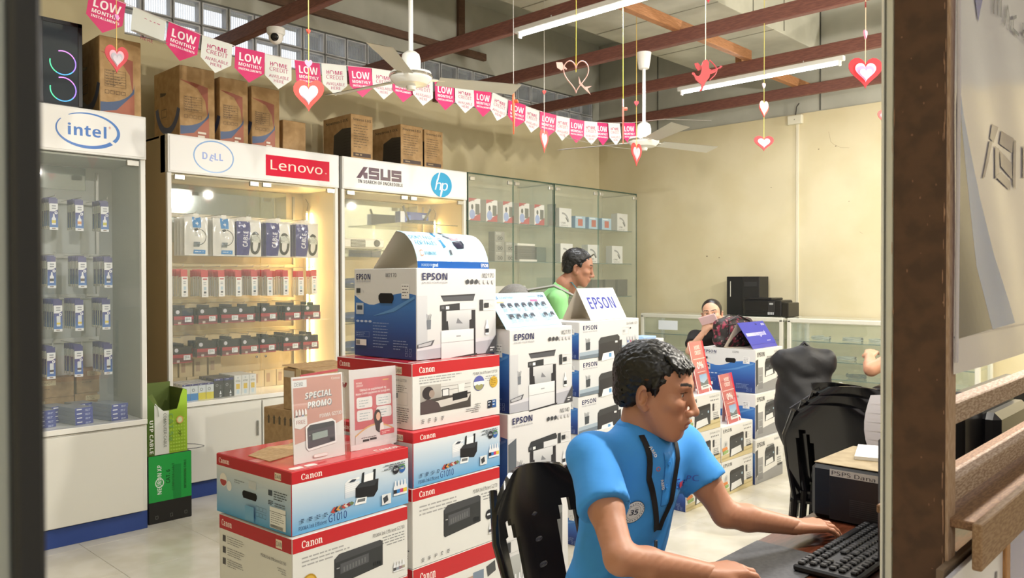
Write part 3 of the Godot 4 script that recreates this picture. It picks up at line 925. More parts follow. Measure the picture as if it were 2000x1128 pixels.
func canon_front(w: float, h: float, style: String) -> ArrayMesh:
	var p := Print.new(hash(style))
	var b := h * (0.2 if style == "perf" else 0.155 if style == "flat" else 0.19)
	if style == "photo":
		p.rect(0, b, w, h - b, "dfe5ea", "5fa6d8", 8)
	else:
		p.rect(0, b, w, h - b, "e2e3e0")
	p.rect(0, 0, w, b, "c4242e")
	p.text("Canon", w * 0.07, b * 0.78, b * 0.5, "f4ece6", "tb", w * 0.165)
	match style:
		"photo":
			p.text("PIXMA Ink Efficient", w * 0.05, h * 0.945, h * 0.062, "1f3566", "s", w * 0.22)
			p.text("G1010", w * 0.285, h * 0.945, h * 0.125, "1f3f86", "s", w * 0.15)
			pic_a4_printer(p, w * 0.42, h * 0.3, w * 0.3)
			pic_badges(p, w * 0.875, h * 0.34, w * 0.03)
			for k in 4:
				pic_bottle(p, w * (0.87 + 0.03 * k), h * 0.54, h * 0.26, ["2a2a30", "2f7fc8", "c23a6a", "e0c040"][k])
			p.rect(w * 0.74, h * 0.72, w * 0.085, h * 0.18, "dfe3e6"); p.poly(Q([w * 0.75, h * 0.78, w * 0.79, h * 0.74, w * 0.8, h * 0.84, w * 0.76, h * 0.88]), "3c4148")
			p.greek(w * 0.76, h * 0.22, w * 0.2, 4, h * 0.035, h * 0.022, "5d6670", 2)
			for k in 4:
				p.greek(w * (0.06 + 0.06 * k), h * 0.76, w * 0.035, 3, h * 0.025, h * 0.02, "36506f")
		"dark", "flat":
			var nm := "PIXMA Ink Efficient G2730" if style == "dark" else "PIXMA Ink Efficient G2770"
			p.text(nm, w * 0.97, b + h * 0.115, h * 0.05, "4a4b4e", "s", w * 0.3, 2)
			p.greek(w * 0.75, b + h * 0.15, w * 0.22, 4, h * 0.04, h * 0.02, "8e9092", 2)
			p.greek(w * 0.07, b + h * 0.08, w * 0.42, 3, h * 0.05, h * 0.026, "a9aaab")
			var dy := 0.36 if style == "dark" else 0.31
			pic_flat_printer(p, w * 0.33, h * dy, w * 0.43, 1.0 * h / w * 1.15 * 0.86)
			if style == "dark":
				p.ell(w * 0.125, h * 0.63, w * 0.062, w * 0.066, "b98f2c"); p.ell(w * 0.125, h * 0.63, w * 0.05, w * 0.054, "d8b04a")
				p.greek(w * 0.09, h * 0.58, w * 0.07, 3, h * 0.04, h * 0.022, "8a671c")
			else:
				pic_badges(p, w * 0.86, h * 0.62, w * 0.04)
				p.box(w * 0.88, h * 0.3, w * 0.08, h * 0.08, 0.001, "8f9092"); p.ell(w * 0.92, h * 0.46, 0.008, 0.006, "3d3e42")
				for k in 5:
					p.greek(w * (0.09 + 0.068 * k), h * 0.9, w * 0.03, 3, h * 0.018, h * 0.013, "77797c")
			for k in 4:
				pic_bottle(p, w * (0.87 + 0.028 * k), h * 0.74, h * 0.15, ["4a4a50", "8f9aa8", "9a7f8a", "a8a090"][k])
		"desk":
			p.text("PIXMA Ink Efficient G3730", w * 0.97, b + h * 0.1, h * 0.045, "4a4b4e", "s", w * 0.3, 2)
			p.greek(w * 0.8, b + h * 0.14, w * 0.17, 3, h * 0.035, h * 0.018, "8e9092", 2)
			p.greek(w * 0.07, b + h * 0.03, w * 0.5, 3, h * 0.04, h * 0.024, "a9aaab")
			p.rect(w * 0.08, h * 0.35, w * 0.56, h * 0.44, "b9b5b0", "8b8783", 4)          # a person working at a home desk
			p.rect(w * 0.3, h * 0.35, w * 0.34, h * 0.2, "d9d8d6"); p.rect(w * 0.3, h * 0.4, w * 0.34, h * 0.008, "8d8b88"); p.rect(w * 0.3, h * 0.46, w * 0.34, h * 0.008, "8d8b88")
			p.poly(Q([w * 0.08, h * 0.6, w * 0.2, h * 0.57, w * 0.64, h * 0.55, w * 0.64, h * 0.79, w * 0.08, h * 0.79]), "4a4643")
			p.poly(Q([w * 0.2, h * 0.62, w * 0.64, h * 0.57, w * 0.6, h * 0.68, w * 0.3, h * 0.72]), "cfcbc6")
			p.poly(Q([w * 0.08, h * 0.62, w * 0.16, h * 0.56, w * 0.27, h * 0.64, w * 0.3, h * 0.74, w * 0.26, h * 0.79, w * 0.08, h * 0.79]), "54474a")
			p.ell(w * 0.16, h * 0.47, w * 0.06, h * 0.1, "3a3435"); p.ell(w * 0.2, h * 0.49, w * 0.03, h * 0.06, "a08f86")
			p.rect(w * 0.31, h * 0.44, w * 0.08, h * 0.12, "3a3a3d"); p.rect(w * 0.318, h * 0.45, w * 0.064, h * 0.1, "e2e3e4")
			p.poly(Q([w * 0.43, h * 0.54, w * 0.6, h * 0.52, w * 0.6, h * 0.63, w * 0.43, h * 0.65]), "27282b"); p.poly(Q([w * 0.49, h * 0.4, w * 0.57, h * 0.39, w * 0.56, h * 0.52, w * 0.5, h * 0.53]), "e8e8e6")
			p.ell(w * 0.74, h * 0.43, w * 0.065, h * 0.125, "5c63b0"); p.rect(w * 0.675, h * 0.4, w * 0.13, h * 0.06, "e8ebee"); p.ring(w * 0.74, h * 0.43, w * 0.06, h * 0.115, w * 0.04, w * 0.04, 20, 160, "9c9a6a")
			p.ell(w * 0.92, h * 0.44, w * 0.05, h * 0.095, "d0aa3e"); p.greek(w * 0.885, h * 0.39, w * 0.07, 4, h * 0.03, h * 0.016, "8a671c")
			for k in 2:
				p.rect(w * (0.845 + 0.055 * k), h * 0.74, w * 0.05, h * 0.13, "1d2c44" if k == 0 else "2c5a9c")
				p.greek(w * (0.85 + 0.055 * k), h * 0.76, w * 0.04, 2, h * 0.05, h * 0.024, "d5dbe4")
			p.greek(w * 0.57, h * 0.82, w * 0.16, 3, h * 0.03, h * 0.014, "77797c", 2); p.greek(w * 0.69, h * 0.76, w * 0.08, 4, h * 0.03, h * 0.014, "77797c")
			for k in 4:
				p.greek(w * (0.09 + 0.07 * k), h * 0.86, w * 0.03, 3, h * 0.025, h * 0.018, "85878a")
		"perf":
			p.text("performance", w * 0.13, b + h * 0.16, h * 0.06, "3c3d40", "s", w * 0.2)
			p.rect(w * 0.35, h * 0.3, w * 0.13, h * 0.2, "a9c4d8"); p.rect(w * 0.49, h * 0.3, w * 0.17, h * 0.2, "b39a8c"); p.rect(w * 0.66, h * 0.27, w * 0.13, h * 0.2, "7a8ba0")
			p.ell(w * 0.57, h * 0.38, w * 0.05, h * 0.06, "6b4a40"); p.poly(Q([w * 0.82, h * 0.26, w * 0.93, h * 0.22, w * 0.94, h * 0.34, w * 0.84, h * 0.38]), "4c4e52")
	return p.mesh()

func canon_side(w: float, h: float, style: String) -> ArrayMesh:
	var p := Print.new(hash(style) + 3)
	var b := h * (0.155 if style == "flat" else 0.19)
	if style == "photo":
		p.rect(0, b, w, h - b, "d3dade", "4f9fd4", 8)
	else:
		p.rect(0, b, w, h - b, "dfe0dc")
	p.rect(0, 0, w, b, "b52029")
	p.text("Canon", w * 0.035, b * 0.74, b * 0.46, "f4ece6", "tb", w * 0.15)
	p.rect(w * 0.8, b * 0.3, w * 0.08, b * 0.6, "e6d9c4"); p.text("DAN" if style != "desk" else "DANAO", w * 0.806, b * 0.78, b * 0.34, "2c2a28", "mb", w * 0.07)
	if style == "photo":
		p.ell(w * 0.1, h * 0.42, w * 0.052, h * 0.115, "e8e6e2"); p.ring(w * 0.1, h * 0.42, w * 0.048, h * 0.105, w * 0.03, w * 0.03, 10, 170, "a8393d"); p.rect(w * 0.06, h * 0.42, w * 0.08, h * 0.05, "a8393d")
		p.ell(w * 0.185, h * 0.5, w * 0.036, h * 0.085, "e3e6e8")
		p.greek(w * 0.26, h * 0.36, w * 0.15, 2, h * 0.035, h * 0.02, "8a94a0"); p.rect(w * 0.46, h * 0.31, w * 0.1, h * 0.13, "c4ccd2")
		p.rect(w * 0.72, h * 0.36, w * 0.05, h * 0.09, "3d4650"); p.greek(w * 0.79, h * 0.36, w * 0.17, 4, h * 0.04, h * 0.022, "4b535c")
		p.greek(w * 0.72, h * 0.53, w * 0.07, 3, h * 0.025, h * 0.02, "3d4650"); p.greek(w * 0.8, h * 0.55, w * 0.15, 3, h * 0.035, h * 0.02, "5c6670")
		p.rect(w * 0.74, h * 0.62, w * 0.2, h * 0.34, "eceeed"); p.rect(w * 0.74, h * 0.69, w * 0.2, h * 0.008, "3a3a3a"); p.greek(w * 0.755, h * 0.72, w * 0.17, 5, h * 0.035, h * 0.014, "7b7e82")
		for k in 22:
			p.rect(w * 0.75 + w * 0.0075 * k, h * 0.9, w * 0.0035, h * 0.05, "2f2f31")
		for k in 3:
			p.box(w * (0.57 + 0.05 * k), h * 0.68, w * 0.04, h * 0.07, 0.001, "33567c"); p.box(w * (0.57 + 0.05 * k), h * 0.78, w * 0.04, h * 0.07, 0.001, "33567c")
		p.rect(w * 0.43, h * 0.72, w * 0.12, h * 0.24, "6fa9d2")
	elif style == "dark":
		for k in 3:
			p.rect(w * 0.05, h * (0.27 + 0.16 * k), w * 0.045, h * 0.09, "4a4b4d"); p.greek(w * 0.12, h * (0.27 + 0.16 * k), w * 0.25, 4, h * 0.03, h * 0.014, "8d8e8f")
		p.text("PIXMA Ink Efficient G2730", w * 0.93, h * 0.36, h * 0.04, "5c5d5e", "s", w * 0.33, 2); p.greek(w * 0.8, h * 0.42, w * 0.13, 3, h * 0.03, h * 0.014, "a0a1a1", 2)
		p.greek(w * 0.62, h * 0.66, w * 0.2, 6, h * 0.04, h * 0.012, "a8a9a9")
	else:
		p.ell(w * 0.1, h * 0.4, w * 0.045, h * 0.1, "eceae6"); p.ring(w * 0.1, h * 0.41, w * 0.04, h * 0.085, w * 0.03, w * 0.03, 0, 180, "9c3a3f")
		p.text("Canon G3730", w * 0.76, h * 0.28, h * 0.04, "6c6d6e", "s", w * 0.18)
		p.greek(w * 0.77, h * 0.34, w * 0.18, 4, h * 0.03, h * 0.014, "66676a"); p.rect(w * 0.78, h * 0.46, w * 0.05, h * 0.08, "3a3b3d"); p.box(w * 0.77, h * 0.44, w * 0.18, h * 0.2, 0.001, "9fa0a2")
		p.greek(w * 0.77, h * 0.68, w * 0.2, 8, h * 0.033, h * 0.016, "5b5c5f")
	return p.mesh()

func canon_top(w: float, d: float) -> ArrayMesh:   # red lid with a little white print
	var p := Print.new(2)
	p.rect(0, 0, w, d, "c22b36")
	p.rect(0, d * 0.44, w, d * 0.1, "d4777a"); p.rect(0, d * 0.485, w, 0.002, "8e1d25")
	p.rrect(w * 0.03, d * 0.9, w * 0.1, d * 0.06, 0.01, "f0e3df"); p.rrect(w * 0.15, d * 0.9, w * 0.09, d * 0.06, 0.01, "f0e3df")
	p.text("Canon", w * 0.97, d * 0.96, d * 0.07, "f4ece6", "tb", w * 0.22, 2)
	return p.mesh()

func epson_word(p: Print, u: float, v: float, h: float, w: float, col := "1d2458") -> void:
	p.text("EPSON", u, v, h, col, "sb", w)

func epson_front(w: float, h: float, model: String) -> ArrayMesh:
	var p := Print.new(hash(model))
	var top := "e2e2e3"
	if model in ["M2170", "M2140", "L15"]:
		p.rect(0, 0, w, h, top, "d2d3d6", 4)
		p.poly(Q([0, h * 0.86, w, h * 0.8, w, h, 0, h]), "b3b4bf"); p.poly(Q([0, h * 0.86, w, h * 0.8, w, h * 0.84, 0, h * 0.9]), "d6d6de")
		if model == "L15":
			epson_word(p, w * 0.08, h * 0.15, h * 0.075, w * 0.29, "2b2e42")
			p.text("EXCEED YOUR VISION", w * 0.08, h * 0.195, h * 0.022, "6b6d78", "s", w * 0.29)
			p.frame(w * 0.38, h * 0.2, w * 0.48)
			p.poly(Q([0.0, 0.22, 0.2, 0.06, 1.1, 0.0, 1.1, 0.95, 0.15, 1.2, 0.0, 1.1]), "5c5e5f"); p.poly(Q([0.0, 0.22, 0.2, 0.06, 1.1, 0.0, 1.1, 0.16, 0.05, 0.34]), "7b7d7e"); p.poly(Q([0.25, 0.1, 0.9, 0.03, 0.9, 0.09, 0.3, 0.17]), "303233")
			p.poly(Q([0.28, 0.36, 0.5, 0.33, 0.5, 0.44, 0.28, 0.48]), "d5d7d8"); p.poly(Q([0.18, 0.66, 0.95, 0.5, 0.8, 0.72, 0.12, 0.86]), "cdd2d4"); p.poly(Q([0.6, 0.6, 0.8, 0.56, 0.74, 0.68, 0.56, 0.72]), "8fb59c")
			for k in 5:
				p.rect(0.02 + 0.05 * k, 0.78, 0.03, 0.14, "a6a8aa")
			p.frame(0, 0)
			p.box(w * 0.08, h * 0.36, w * 0.2, h * 0.11, 0.002, "c2c4c6"); p.rect(w * 0.09, h * 0.37, w * 0.05, h * 0.09, "3a3c40")
			p.rect(w * 0.06, h * 0.5, w * 0.22, h * 0.3, "b4b8b9", "9a9ea0", 3)
			for k in 4:
				pic_bottle(p, w * (0.15 + 0.055 * k), h * 0.66, h * 0.14, ["3a3c40", "4768b4", "a8447c", "c2b14e"][k])
		else:
			p.rect(0, h * 0.3, w * 0.12, h * 0.55, "cfd1d6", "c0c2c8", 2)
			if model == "M2170":
				pic_pencils(p, w * 0.11, h * 0.5, w * 0.1)
				pic_tall_printer(p, w * 0.27, h * 0.29, w * 0.47, true)
				p.poly(Q([0, h * 0.83, w * 0.2, h * 0.79, w * 0.17, h * 0.85, 0, h * 0.87]), "5c5e66"); p.poly(Q([w * 0.01, h * 0.835, w * 0.17, h * 0.805, w * 0.15, h * 0.845, w * 0.01, h * 0.862]), "b9bac0")
				p.poly(Q([w * 0.85, h, w, h * 0.78, w, h]), "4d4d52"); p.greek(w * 0.91, h * 0.93, w * 0.07, 2, h * 0.03, h * 0.02, "d9dade")
			else:
				p.poly(Q([0, h * 0.36, w * 0.12, h * 0.3, w * 0.12, h * 0.82, 0, h * 0.86]), "5d646e"); p.ell(w * 0.035, h * 0.72, w * 0.02, h * 0.025, "c8cdd4")
				pic_pencils(p, w * 0.13, h * 0.58, w * 0.13)
				p.poly(Q([w * 0.12, h * 0.66, w * 0.24, h * 0.63, w * 0.24, h * 0.78, w * 0.12, h * 0.82]), "555b64")
				pic_tall_printer(p, w * 0.3, h * 0.33, w * 0.46, false)
			p.rect(w * 0.775, h * 0.36, w * 0.045, h * 0.13, "3b3e44"); p.box(w * 0.82, h * 0.36, w * 0.16, h * 0.13, 0.0015, "f2f2f4"); p.rect(w * 0.835, h * 0.4, w * 0.06, h * 0.055, "303238"); p.text("7 s", w * 0.905, h * 0.45, h * 0.03, "a0a3aa", "s")
			pic_bottle(p, w * 0.87, h * 0.6, h * 0.18, "2a2c32")
			epson_word(p, w * 0.055, h * 0.125, h * 0.075, w * 0.3)
			p.text("EXCEED YOUR VISION", w * 0.055, h * 0.165, h * 0.02, "7b7d8a", "s", w * 0.3)
			p.text(model, w * 0.965, h * 0.1, h * 0.05, "3c3e46", "s", w * 0.155, 2)
			for k in 7:
				p.ell(w * (0.61 + 0.058 * k), h * 0.148, w * 0.022, w * 0.022, "44464c" if k < 3 else "cfcfd3", 12)
	elif model == "L121":
		p.rect(0, 0, w, h, "dedfe0", "cdd2d8", 3)
		p.poly(Q([0, h * 0.82, w, h * 0.74, w, h, 0, h]), "9fb0c0"); p.poly(Q([0, h * 0.92, w, h * 0.85, w, h, 0, h]), "6f7d8c")
		epson_word(p, w * 0.055, h * 0.22, h * 0.12, w * 0.22)
		p.text("EXCEED YOUR VISION", w * 0.055, h * 0.285, h * 0.034, "8b8d9a", "s", w * 0.22)
		p.text("EcoTank L121", w * 0.97, h * 0.17, h * 0.075, "55575f", "s", w * 0.19, 2)
		p.frame(w * 0.09, h * 0.44, w * 0.1); pic_pencils_local(p); p.frame(0, 0)
		p.frame(w * 0.3, h * 0.42, w * 0.35)
		p.poly(Q([0.0, 0.12, 0.1, 0.04, 0.9, 0.0, 1.0, 0.06, 1.0, 0.55, 0.0, 0.62]), "2b2d32"); p.poly(Q([0.0, 0.12, 0.1, 0.04, 0.9, 0.0, 1.0, 0.06, 0.9, 0.14, 0.02, 0.2]), "3a3c42"); p.poly(Q([1.0, 0.16, 1.12, 0.15, 1.12, 0.5, 1.0, 0.52]), "2b2d32")
		p.poly(Q([0.2, 0.45, 0.7, 0.42, 0.76, 0.6, 0.12, 0.64]), "e9edf0"); p.rect(0.48, 0.46, 0.12, 0.1, "5f9bd0"); p.rect(0.78, 0.16, 0.12, 0.05, "dfe1e4")
		p.frame(0, 0)
		p.box(w * 0.7, h * 0.24, w * 0.11, h * 0.2, 0.001, "b4b6ba"); p.text("8.8", w * 0.71, h * 0.38, h * 0.07, "6a6c72", "s")
		for k in 4:
			p.rect(w * (0.78 + 0.05 * k), h * 0.52, w * 0.034, h * 0.22, "c9cbd2"); p.ell(w * (0.797 + 0.05 * k), h * 0.66, w * 0.013, h * 0.04, ["4a63a8", "a85578", "c8a89a", "3c5c34"][k], 10)
		p.ell(w * 0.84, h * 0.27, w * 0.012, h * 0.03, "5b5d62", 10)
	else:
		var l3 := model == "L3210"
		p.rect(0, 0, w, h, "dcdcda")
		if l3:
			p.poly(Q([0, h * 0.82, w, h * 0.72, w, h, 0, h]), "cbbd92"); p.poly(Q([0, h * 0.9, w, h * 0.82, w, h * 0.86, 0, h * 0.95]), "b6a678")
		else:
			p.poly(Q([0, h * 0.84, w, h * 0.7, w, h, 0, h]), "8f9092"); p.poly(Q([0, h * 0.25, w * 0.09, h * 0.22, w * 0.09, h * 0.8, 0, h * 0.86]), "44464a")
			p.rect(w * 0.09, h * 0.42, w * 0.17, h * 0.5, "9a9a9c", "7c7d80", 2); p.box(w * 0.11, h * 0.6, w * 0.13, h * 0.16, 0.002, "d6dde0")
		epson_word(p, w * 0.055, h * 0.17, h * 0.1, w * 0.26, "1f2126")
		p.text("EcoTank L3210" if l3 else "EcoTank L5290", w * 0.96, h * 0.12, h * 0.05, "5c5e62", "s", w * 0.28, 2)
		for k in 5:
			p.ell(w * (0.42 + 0.05 * k) + (w * 0.3 if l3 else 0.0), h * 0.2, w * 0.014, h * 0.022, "55575b", 10)
		p.frame(w * 0.25 if l3 else w * 0.33, h * 0.27, w * 0.45 if l3 else w * 0.36)
		p.poly(Q([0.0, 0.12, 0.05, 0.05, 0.95, 0.0, 1.0, 0.05, 1.0, 0.68, 0.0, 0.76]), "34373b"); p.poly(Q([0.0, 0.12, 0.05, 0.05, 0.95, 0.0, 1.0, 0.05, 0.98, 0.12, 0.02, 0.2]), "222427")
		p.poly(Q([0.12, 0.5, 0.78, 0.44, 0.86, 0.66, 0.06, 0.74]), "dcdedf"); p.rect(0.42, 0.28, 0.08, 0.025, "8d9094"); p.ell(0.86, 0.26, 0.045, 0.045, "a8c4d8", 10)
		if not l3:
			p.poly(Q([0.1, -0.06, 0.9, -0.12, 0.95, 0.0, 0.05, 0.05]), "3e4145"); p.rect(0.08, 0.32, 0.3, 0.1, "5c5f64")
		p.frame(0, 0)
		p.rect(w * 0.76, h * 0.3, w * 0.05, h * 0.2, "3b3d42"); p.box(w * 0.81, h * 0.32, w * 0.15, h * 0.16, 0.0015, "b7b8ba"); p.text("1.1", w * 0.83, h * 0.42, h * 0.05, "6a6c70", "s")
		p.greek(w * 0.78, h * 0.55, w * 0.18, 4, h * 0.05, h * 0.03, "8a8c8e")
		for k in 4:
			p.rect(w * (0.79 + 0.042 * k), h * 0.7, w * 0.03, h * 0.05, "303236")
		if l3:
			p.ring(w * 0.13, h * 0.5, w * 0.055, h * 0.1, 0.004, 0.004, 0, 360, "c5c7c9"); p.ell(w * 0.13, h * 0.5, w * 0.02, h * 0.06, "a9acaf")
			p.poly(Q([w * 0.02, h * 0.6, w * 0.16, h * 0.58, w * 0.18, h * 0.66, w * 0.02, h * 0.7]), "d98a4a"); p.poly(Q([w * 0.04, h * 0.7, w * 0.2, h * 0.68, w * 0.2, h * 0.76, w * 0.04, h * 0.8]), "8fae6a")
	return p.mesh()

func pic_pencils_local(p: Print) -> void:
	for k in 5:
		p.line(Vector2(0.15 + 0.1 * k, 0.5), Vector2(0.02 + 0.17 * k, 0.02 + 0.05 * (k % 3)), 0.05, "555c66")
	p.poly(Q([0.05, 0.4, 0.75, 0.36, 0.7, 1.02, 0.1, 1.06]), "3f464f")

func epson_side(w: float, h: float, model: String) -> ArrayMesh:
	var p := Print.new(hash(model) + 9)
	p.rect(0, 0, w, h, "d9dadb")
	var wave := []
	for i in 13:
		var t := i / 12.0
		wave.append(Vector2(w * t, h * (0.3 + 0.11 * sin(PI * clampf(t * 1.7, 0.0, 1.0)) - 0.05 * smoothstep(0.5, 1.0, t) + 0.04 * smoothstep(0.8, 1.0, t))))
	var cols := ["3d74bd", "3566b0", "2d55a0", "27458a", "223b7a"]
	for k in 5:
		var y0 := h * (0.42 + 0.116 * (k - 1)) if k > 0 else 0.0
		var pts := []
		if k == 0:
			pts = wave.duplicate(); pts.append(Vector2(w, h * 0.42)); pts.append(Vector2(0, h * 0.42))
			p.poly(pts, cols[0])
		else:
			p.rect(0, y0, w, h * 0.117 * (1.0 if k < 4 else 1.0), cols[k - 1], cols[k], 3)
	p.rect(0, h * 0.884, w, h * 0.116, cols[4])
	p.poly(Q([w * 0.3, h * 0.54, w * 0.62, h * 0.45, w * 0.98, h * 0.3, w * 0.98, h * 0.33, w * 0.66, h * 0.48]), "5d90cc")
	epson_word(p, w * 0.035, h * 0.12, h * 0.065, w * 0.24)
	p.text("EXCEED YOUR VISION", w * 0.035, h * 0.15, h * 0.018, "8b8d9a", "s", w * 0.24)
	p.text(model, w * 0.7, h * 0.095, h * 0.045, "4a4c54", "s", 0.0, 2)
	p.rect(w * 0.035, h * 0.22, w * 0.07, h * 0.055, "3a3c40"); p.text("7 s", w * 0.12, h * 0.27, h * 0.03, "a0a3aa", "s")
	p.rect(w * 0.78, h * 0.17, w * 0.12, h * 0.16, "e6e7e8"); p.greek(w * 0.79, h * 0.19, w * 0.1, 4, h * 0.034, h * 0.016, "77797d")
	p.rect(w * 0.03, h * 0.39, w * 0.13, h * 0.13, "b9c3d0"); p.rect(w * 0.05, h * 0.42, w * 0.09, h * 0.05, "3d4a60")
	for k in 4:
		p.ell(w * (0.06 + 0.07 * k), h * 0.6, w * 0.028, h * 0.014, "b7c8e2", 10)
	p.greek(w * 0.32, h * 0.61, w * 0.29, 9, h * 0.034, h * 0.012, "8fa4cc"); p.greek(w * 0.65, h * 0.8, w * 0.26, 4, h * 0.03, h * 0.012, "8fa4cc")
	p.box(w * 0.03, h * 0.72, w * 0.23, h * 0.06, 0.001, "8fa4cc"); p.greek(w * 0.04, h * 0.735, w * 0.16, 2, h * 0.022, h * 0.01, "8fa4cc")
	p.rect(w * 0.03, h * 0.81, w * 0.18, h * 0.07, "e8eaec")
	for k in 16:
		p.rect(w * 0.035 + w * 0.0045 * k, h * 0.82, w * 0.0022, h * 0.05, "2c2c2e")
	for k in 4:
		p.box(w * (0.85 + 0.06 * (k % 2)), h * (0.88 + 0.05 * (k / 2)), w * 0.035, h * 0.035, 0.001, "9fb4dc")
	return p.mesh()

# ---------------------------------------------------------------- stacks of printer boxes
var shelf_of := {}

func printer_box(called: String, label: String, at: Vector3, yaw: float, s: Vector3, brand: String, style: String, group := "") -> Node3D:
	var t := thing(called, label, "printer box", at, deg_to_rad(yaw), group)
	var key := "%s %s %s" % [brand, style, s]
	if not shelf_of.has(key):
		var d := {"body": Shape.new().box(V(s.x / 2, s.y / 2 + 0.0005, -s.z / 2), V(s.x, s.y - 0.001, s.z), 0.0025).mesh(0.0)}
		if brand == "canon":
			d.front = canon_front(s.x - 0.004, s.y - 0.003, style)
			d.side = canon_side(s.z - 0.004, s.y - 0.003, style)
		else:
			d.front = epson_front(s.x - 0.004, s.y - 0.003, style)
			d.side = epson_side(s.z - 0.004, s.y - 0.003, style)
		var fl := Shape.new()
		fl.box(V(s.x / 2, s.y, -s.z / 2), V(s.x - 0.02, 0.0012, 0.0015))
		d.seam = fl.mesh(0.0)
		shelf_of[key] = d
	var d: Dictionary = shelf_of[key]
	part("carton", d.body, mt("d8d8d6" if brand != "canon" else "c9363e" if style == "photo" else "d6d3cf", 0.5), t)
	part("front_print", d.front, ink, t, V(0.002, s.y - 0.0015, 0.0))
	part("side_print", d.side, ink, t, V(0.0, s.y - 0.0015, -s.z + 0.002), V(0, -PI / 2, 0))
	part("flap_seam", d.seam, mt("8c8a86", 0.8), t)
	return t

func slot(t: Node3D, u: float, v: float, w: float, h: float) -> void:   # a hand hole in the left face
	var p := Shape.new()
	p.slab(PackedVector2Array(Q([-w / 2, -h * 0.1, -w / 2 + h * 0.25, -h / 2, w / 2 - h * 0.25, -h / 2, w / 2, -h * 0.1, w / 2, h * 0.25, w / 2 - h * 0.3, h / 2, -w / 2 + h * 0.3, h / 2, -w / 2, h * 0.25])), 0.0, 0.0022)
	part("hand_hole", p.mesh(0.0), mt("121214", 0.9), t, V(0.0, v, u), V(0, -PI / 2, 0))

func card(called: String, label: String, at: Vector3, yaw: float, w: float, h: float, front: float, ridge: float, back: float, pr: Print, sheet: String, curve := 0.0) -> Node3D:   # a folded table card
	var t := thing(called, label, "table card", at, deg_to_rad(yaw))
	var prof := []
	for i in 9:
		var f := i / 8.0
		prof.append(Vector2(-front - (ridge - front) * (f if curve == 0.0 else 1.0 - cos(f * PI * 0.5)), h * (f if curve == 0.0 else sin(f * PI * 0.5))))
	var sh := Shape.new()
	for i in 8:
		sh.quad(V(0, prof[i].y, prof[i].x), V(w, prof[i].y, prof[i].x), V(w, prof[i + 1].y, prof[i + 1].x), V(0, prof[i + 1].y, prof[i + 1].x))
		sh.quad(V(0, prof[i].y, prof[i].x - 0.001), V(w, prof[i].y, prof[i].x - 0.001), V(w, prof[i + 1].y, prof[i + 1].x - 0.001), V(0, prof[i + 1].y, prof[i + 1].x - 0.001))
	part("front_sheet", sh.mesh(60.0), mt(sheet, 0.25), t)
	var bk := Shape.new()
	bk.quad(V(0, h, -ridge), V(w, h, -ridge), V(w, 0.001, -back), V(0, 0.001, -back))
	bk.quad(V(0, h, -ridge - 0.001), V(w, h, -ridge - 0.001), V(w, 0.001, -back - 0.001), V(0, 0.001, -back - 0.001))
	part("back_sheet", bk.mesh(0.0), mt("d8cfc0", 0.6), t)
	part("foot_sheet", bx(V(w, 0.001, back - front), 0.0), mt("d8cfc0", 0.6), t, V(w / 2, 0.001, -(back + front) / 2))
	var span := 0.0
	for i in 8:
		span += prof[i].distance_to(prof[i + 1])
	var follow := func(q: Vector3) -> Vector3:
		var dd := clampf(1.0 + q.y / h, 0.0, 1.0) * span   # q.y runs from 0 at the ridge to -h at the foot
		for i in 8:
			var l: float = prof[i].distance_to(prof[i + 1])
			if dd <= l or i == 7:
				var m: Vector2 = prof[i].lerp(prof[i + 1], dd / l)
				var n: Vector2 = (prof[i + 1] - prof[i]).normalized()
				return Vector3(q.x, m.y - n.x * (q.z * 2.0 + 0.0006), m.x + n.y * (q.z * 2.0 + 0.0006))
			dd -= l
		return q
	part("print", (fine(pr, 0.05) if curve > 0.0 else pr).mesh(follow), ink_gloss if curve > 0.0 else ink, t)
	return t

func standee(called: String, label: String, at: Vector3, yaw: float, w: float, h: float, lean: float, pr: Print, sheet := "e6e4e2") -> Node3D:
	var t := thing(called, label, "standee", at, deg_to_rad(yaw))
	var b := part("panel", bx(V(w, h, 0.004), 0.001), mt(sheet, 0.3), t, V(w / 2, h / 2 * cos(lean), -h / 2 * sin(lean) - 0.002), V(-lean, 0, 0))
	part("print", pr.mesh(), ink, b, V(-w / 2, h / 2, 0.0021))
	part("easel", bx(V(w * 0.3, h * 0.64, 0.002), 0.0), mt("d8d4cc", 0.6), t, V(w / 2, h * 0.318, -h * 0.4 * sin(lean) - 0.04), V(0.2 - lean * 0.6, 0, 0))
	part("clear_sleeve", bx(V(w + 0.006, h, 0.003), 0.0), glass("e8eef0", 0.05), b, V(0, 0, 0.006))
	return t

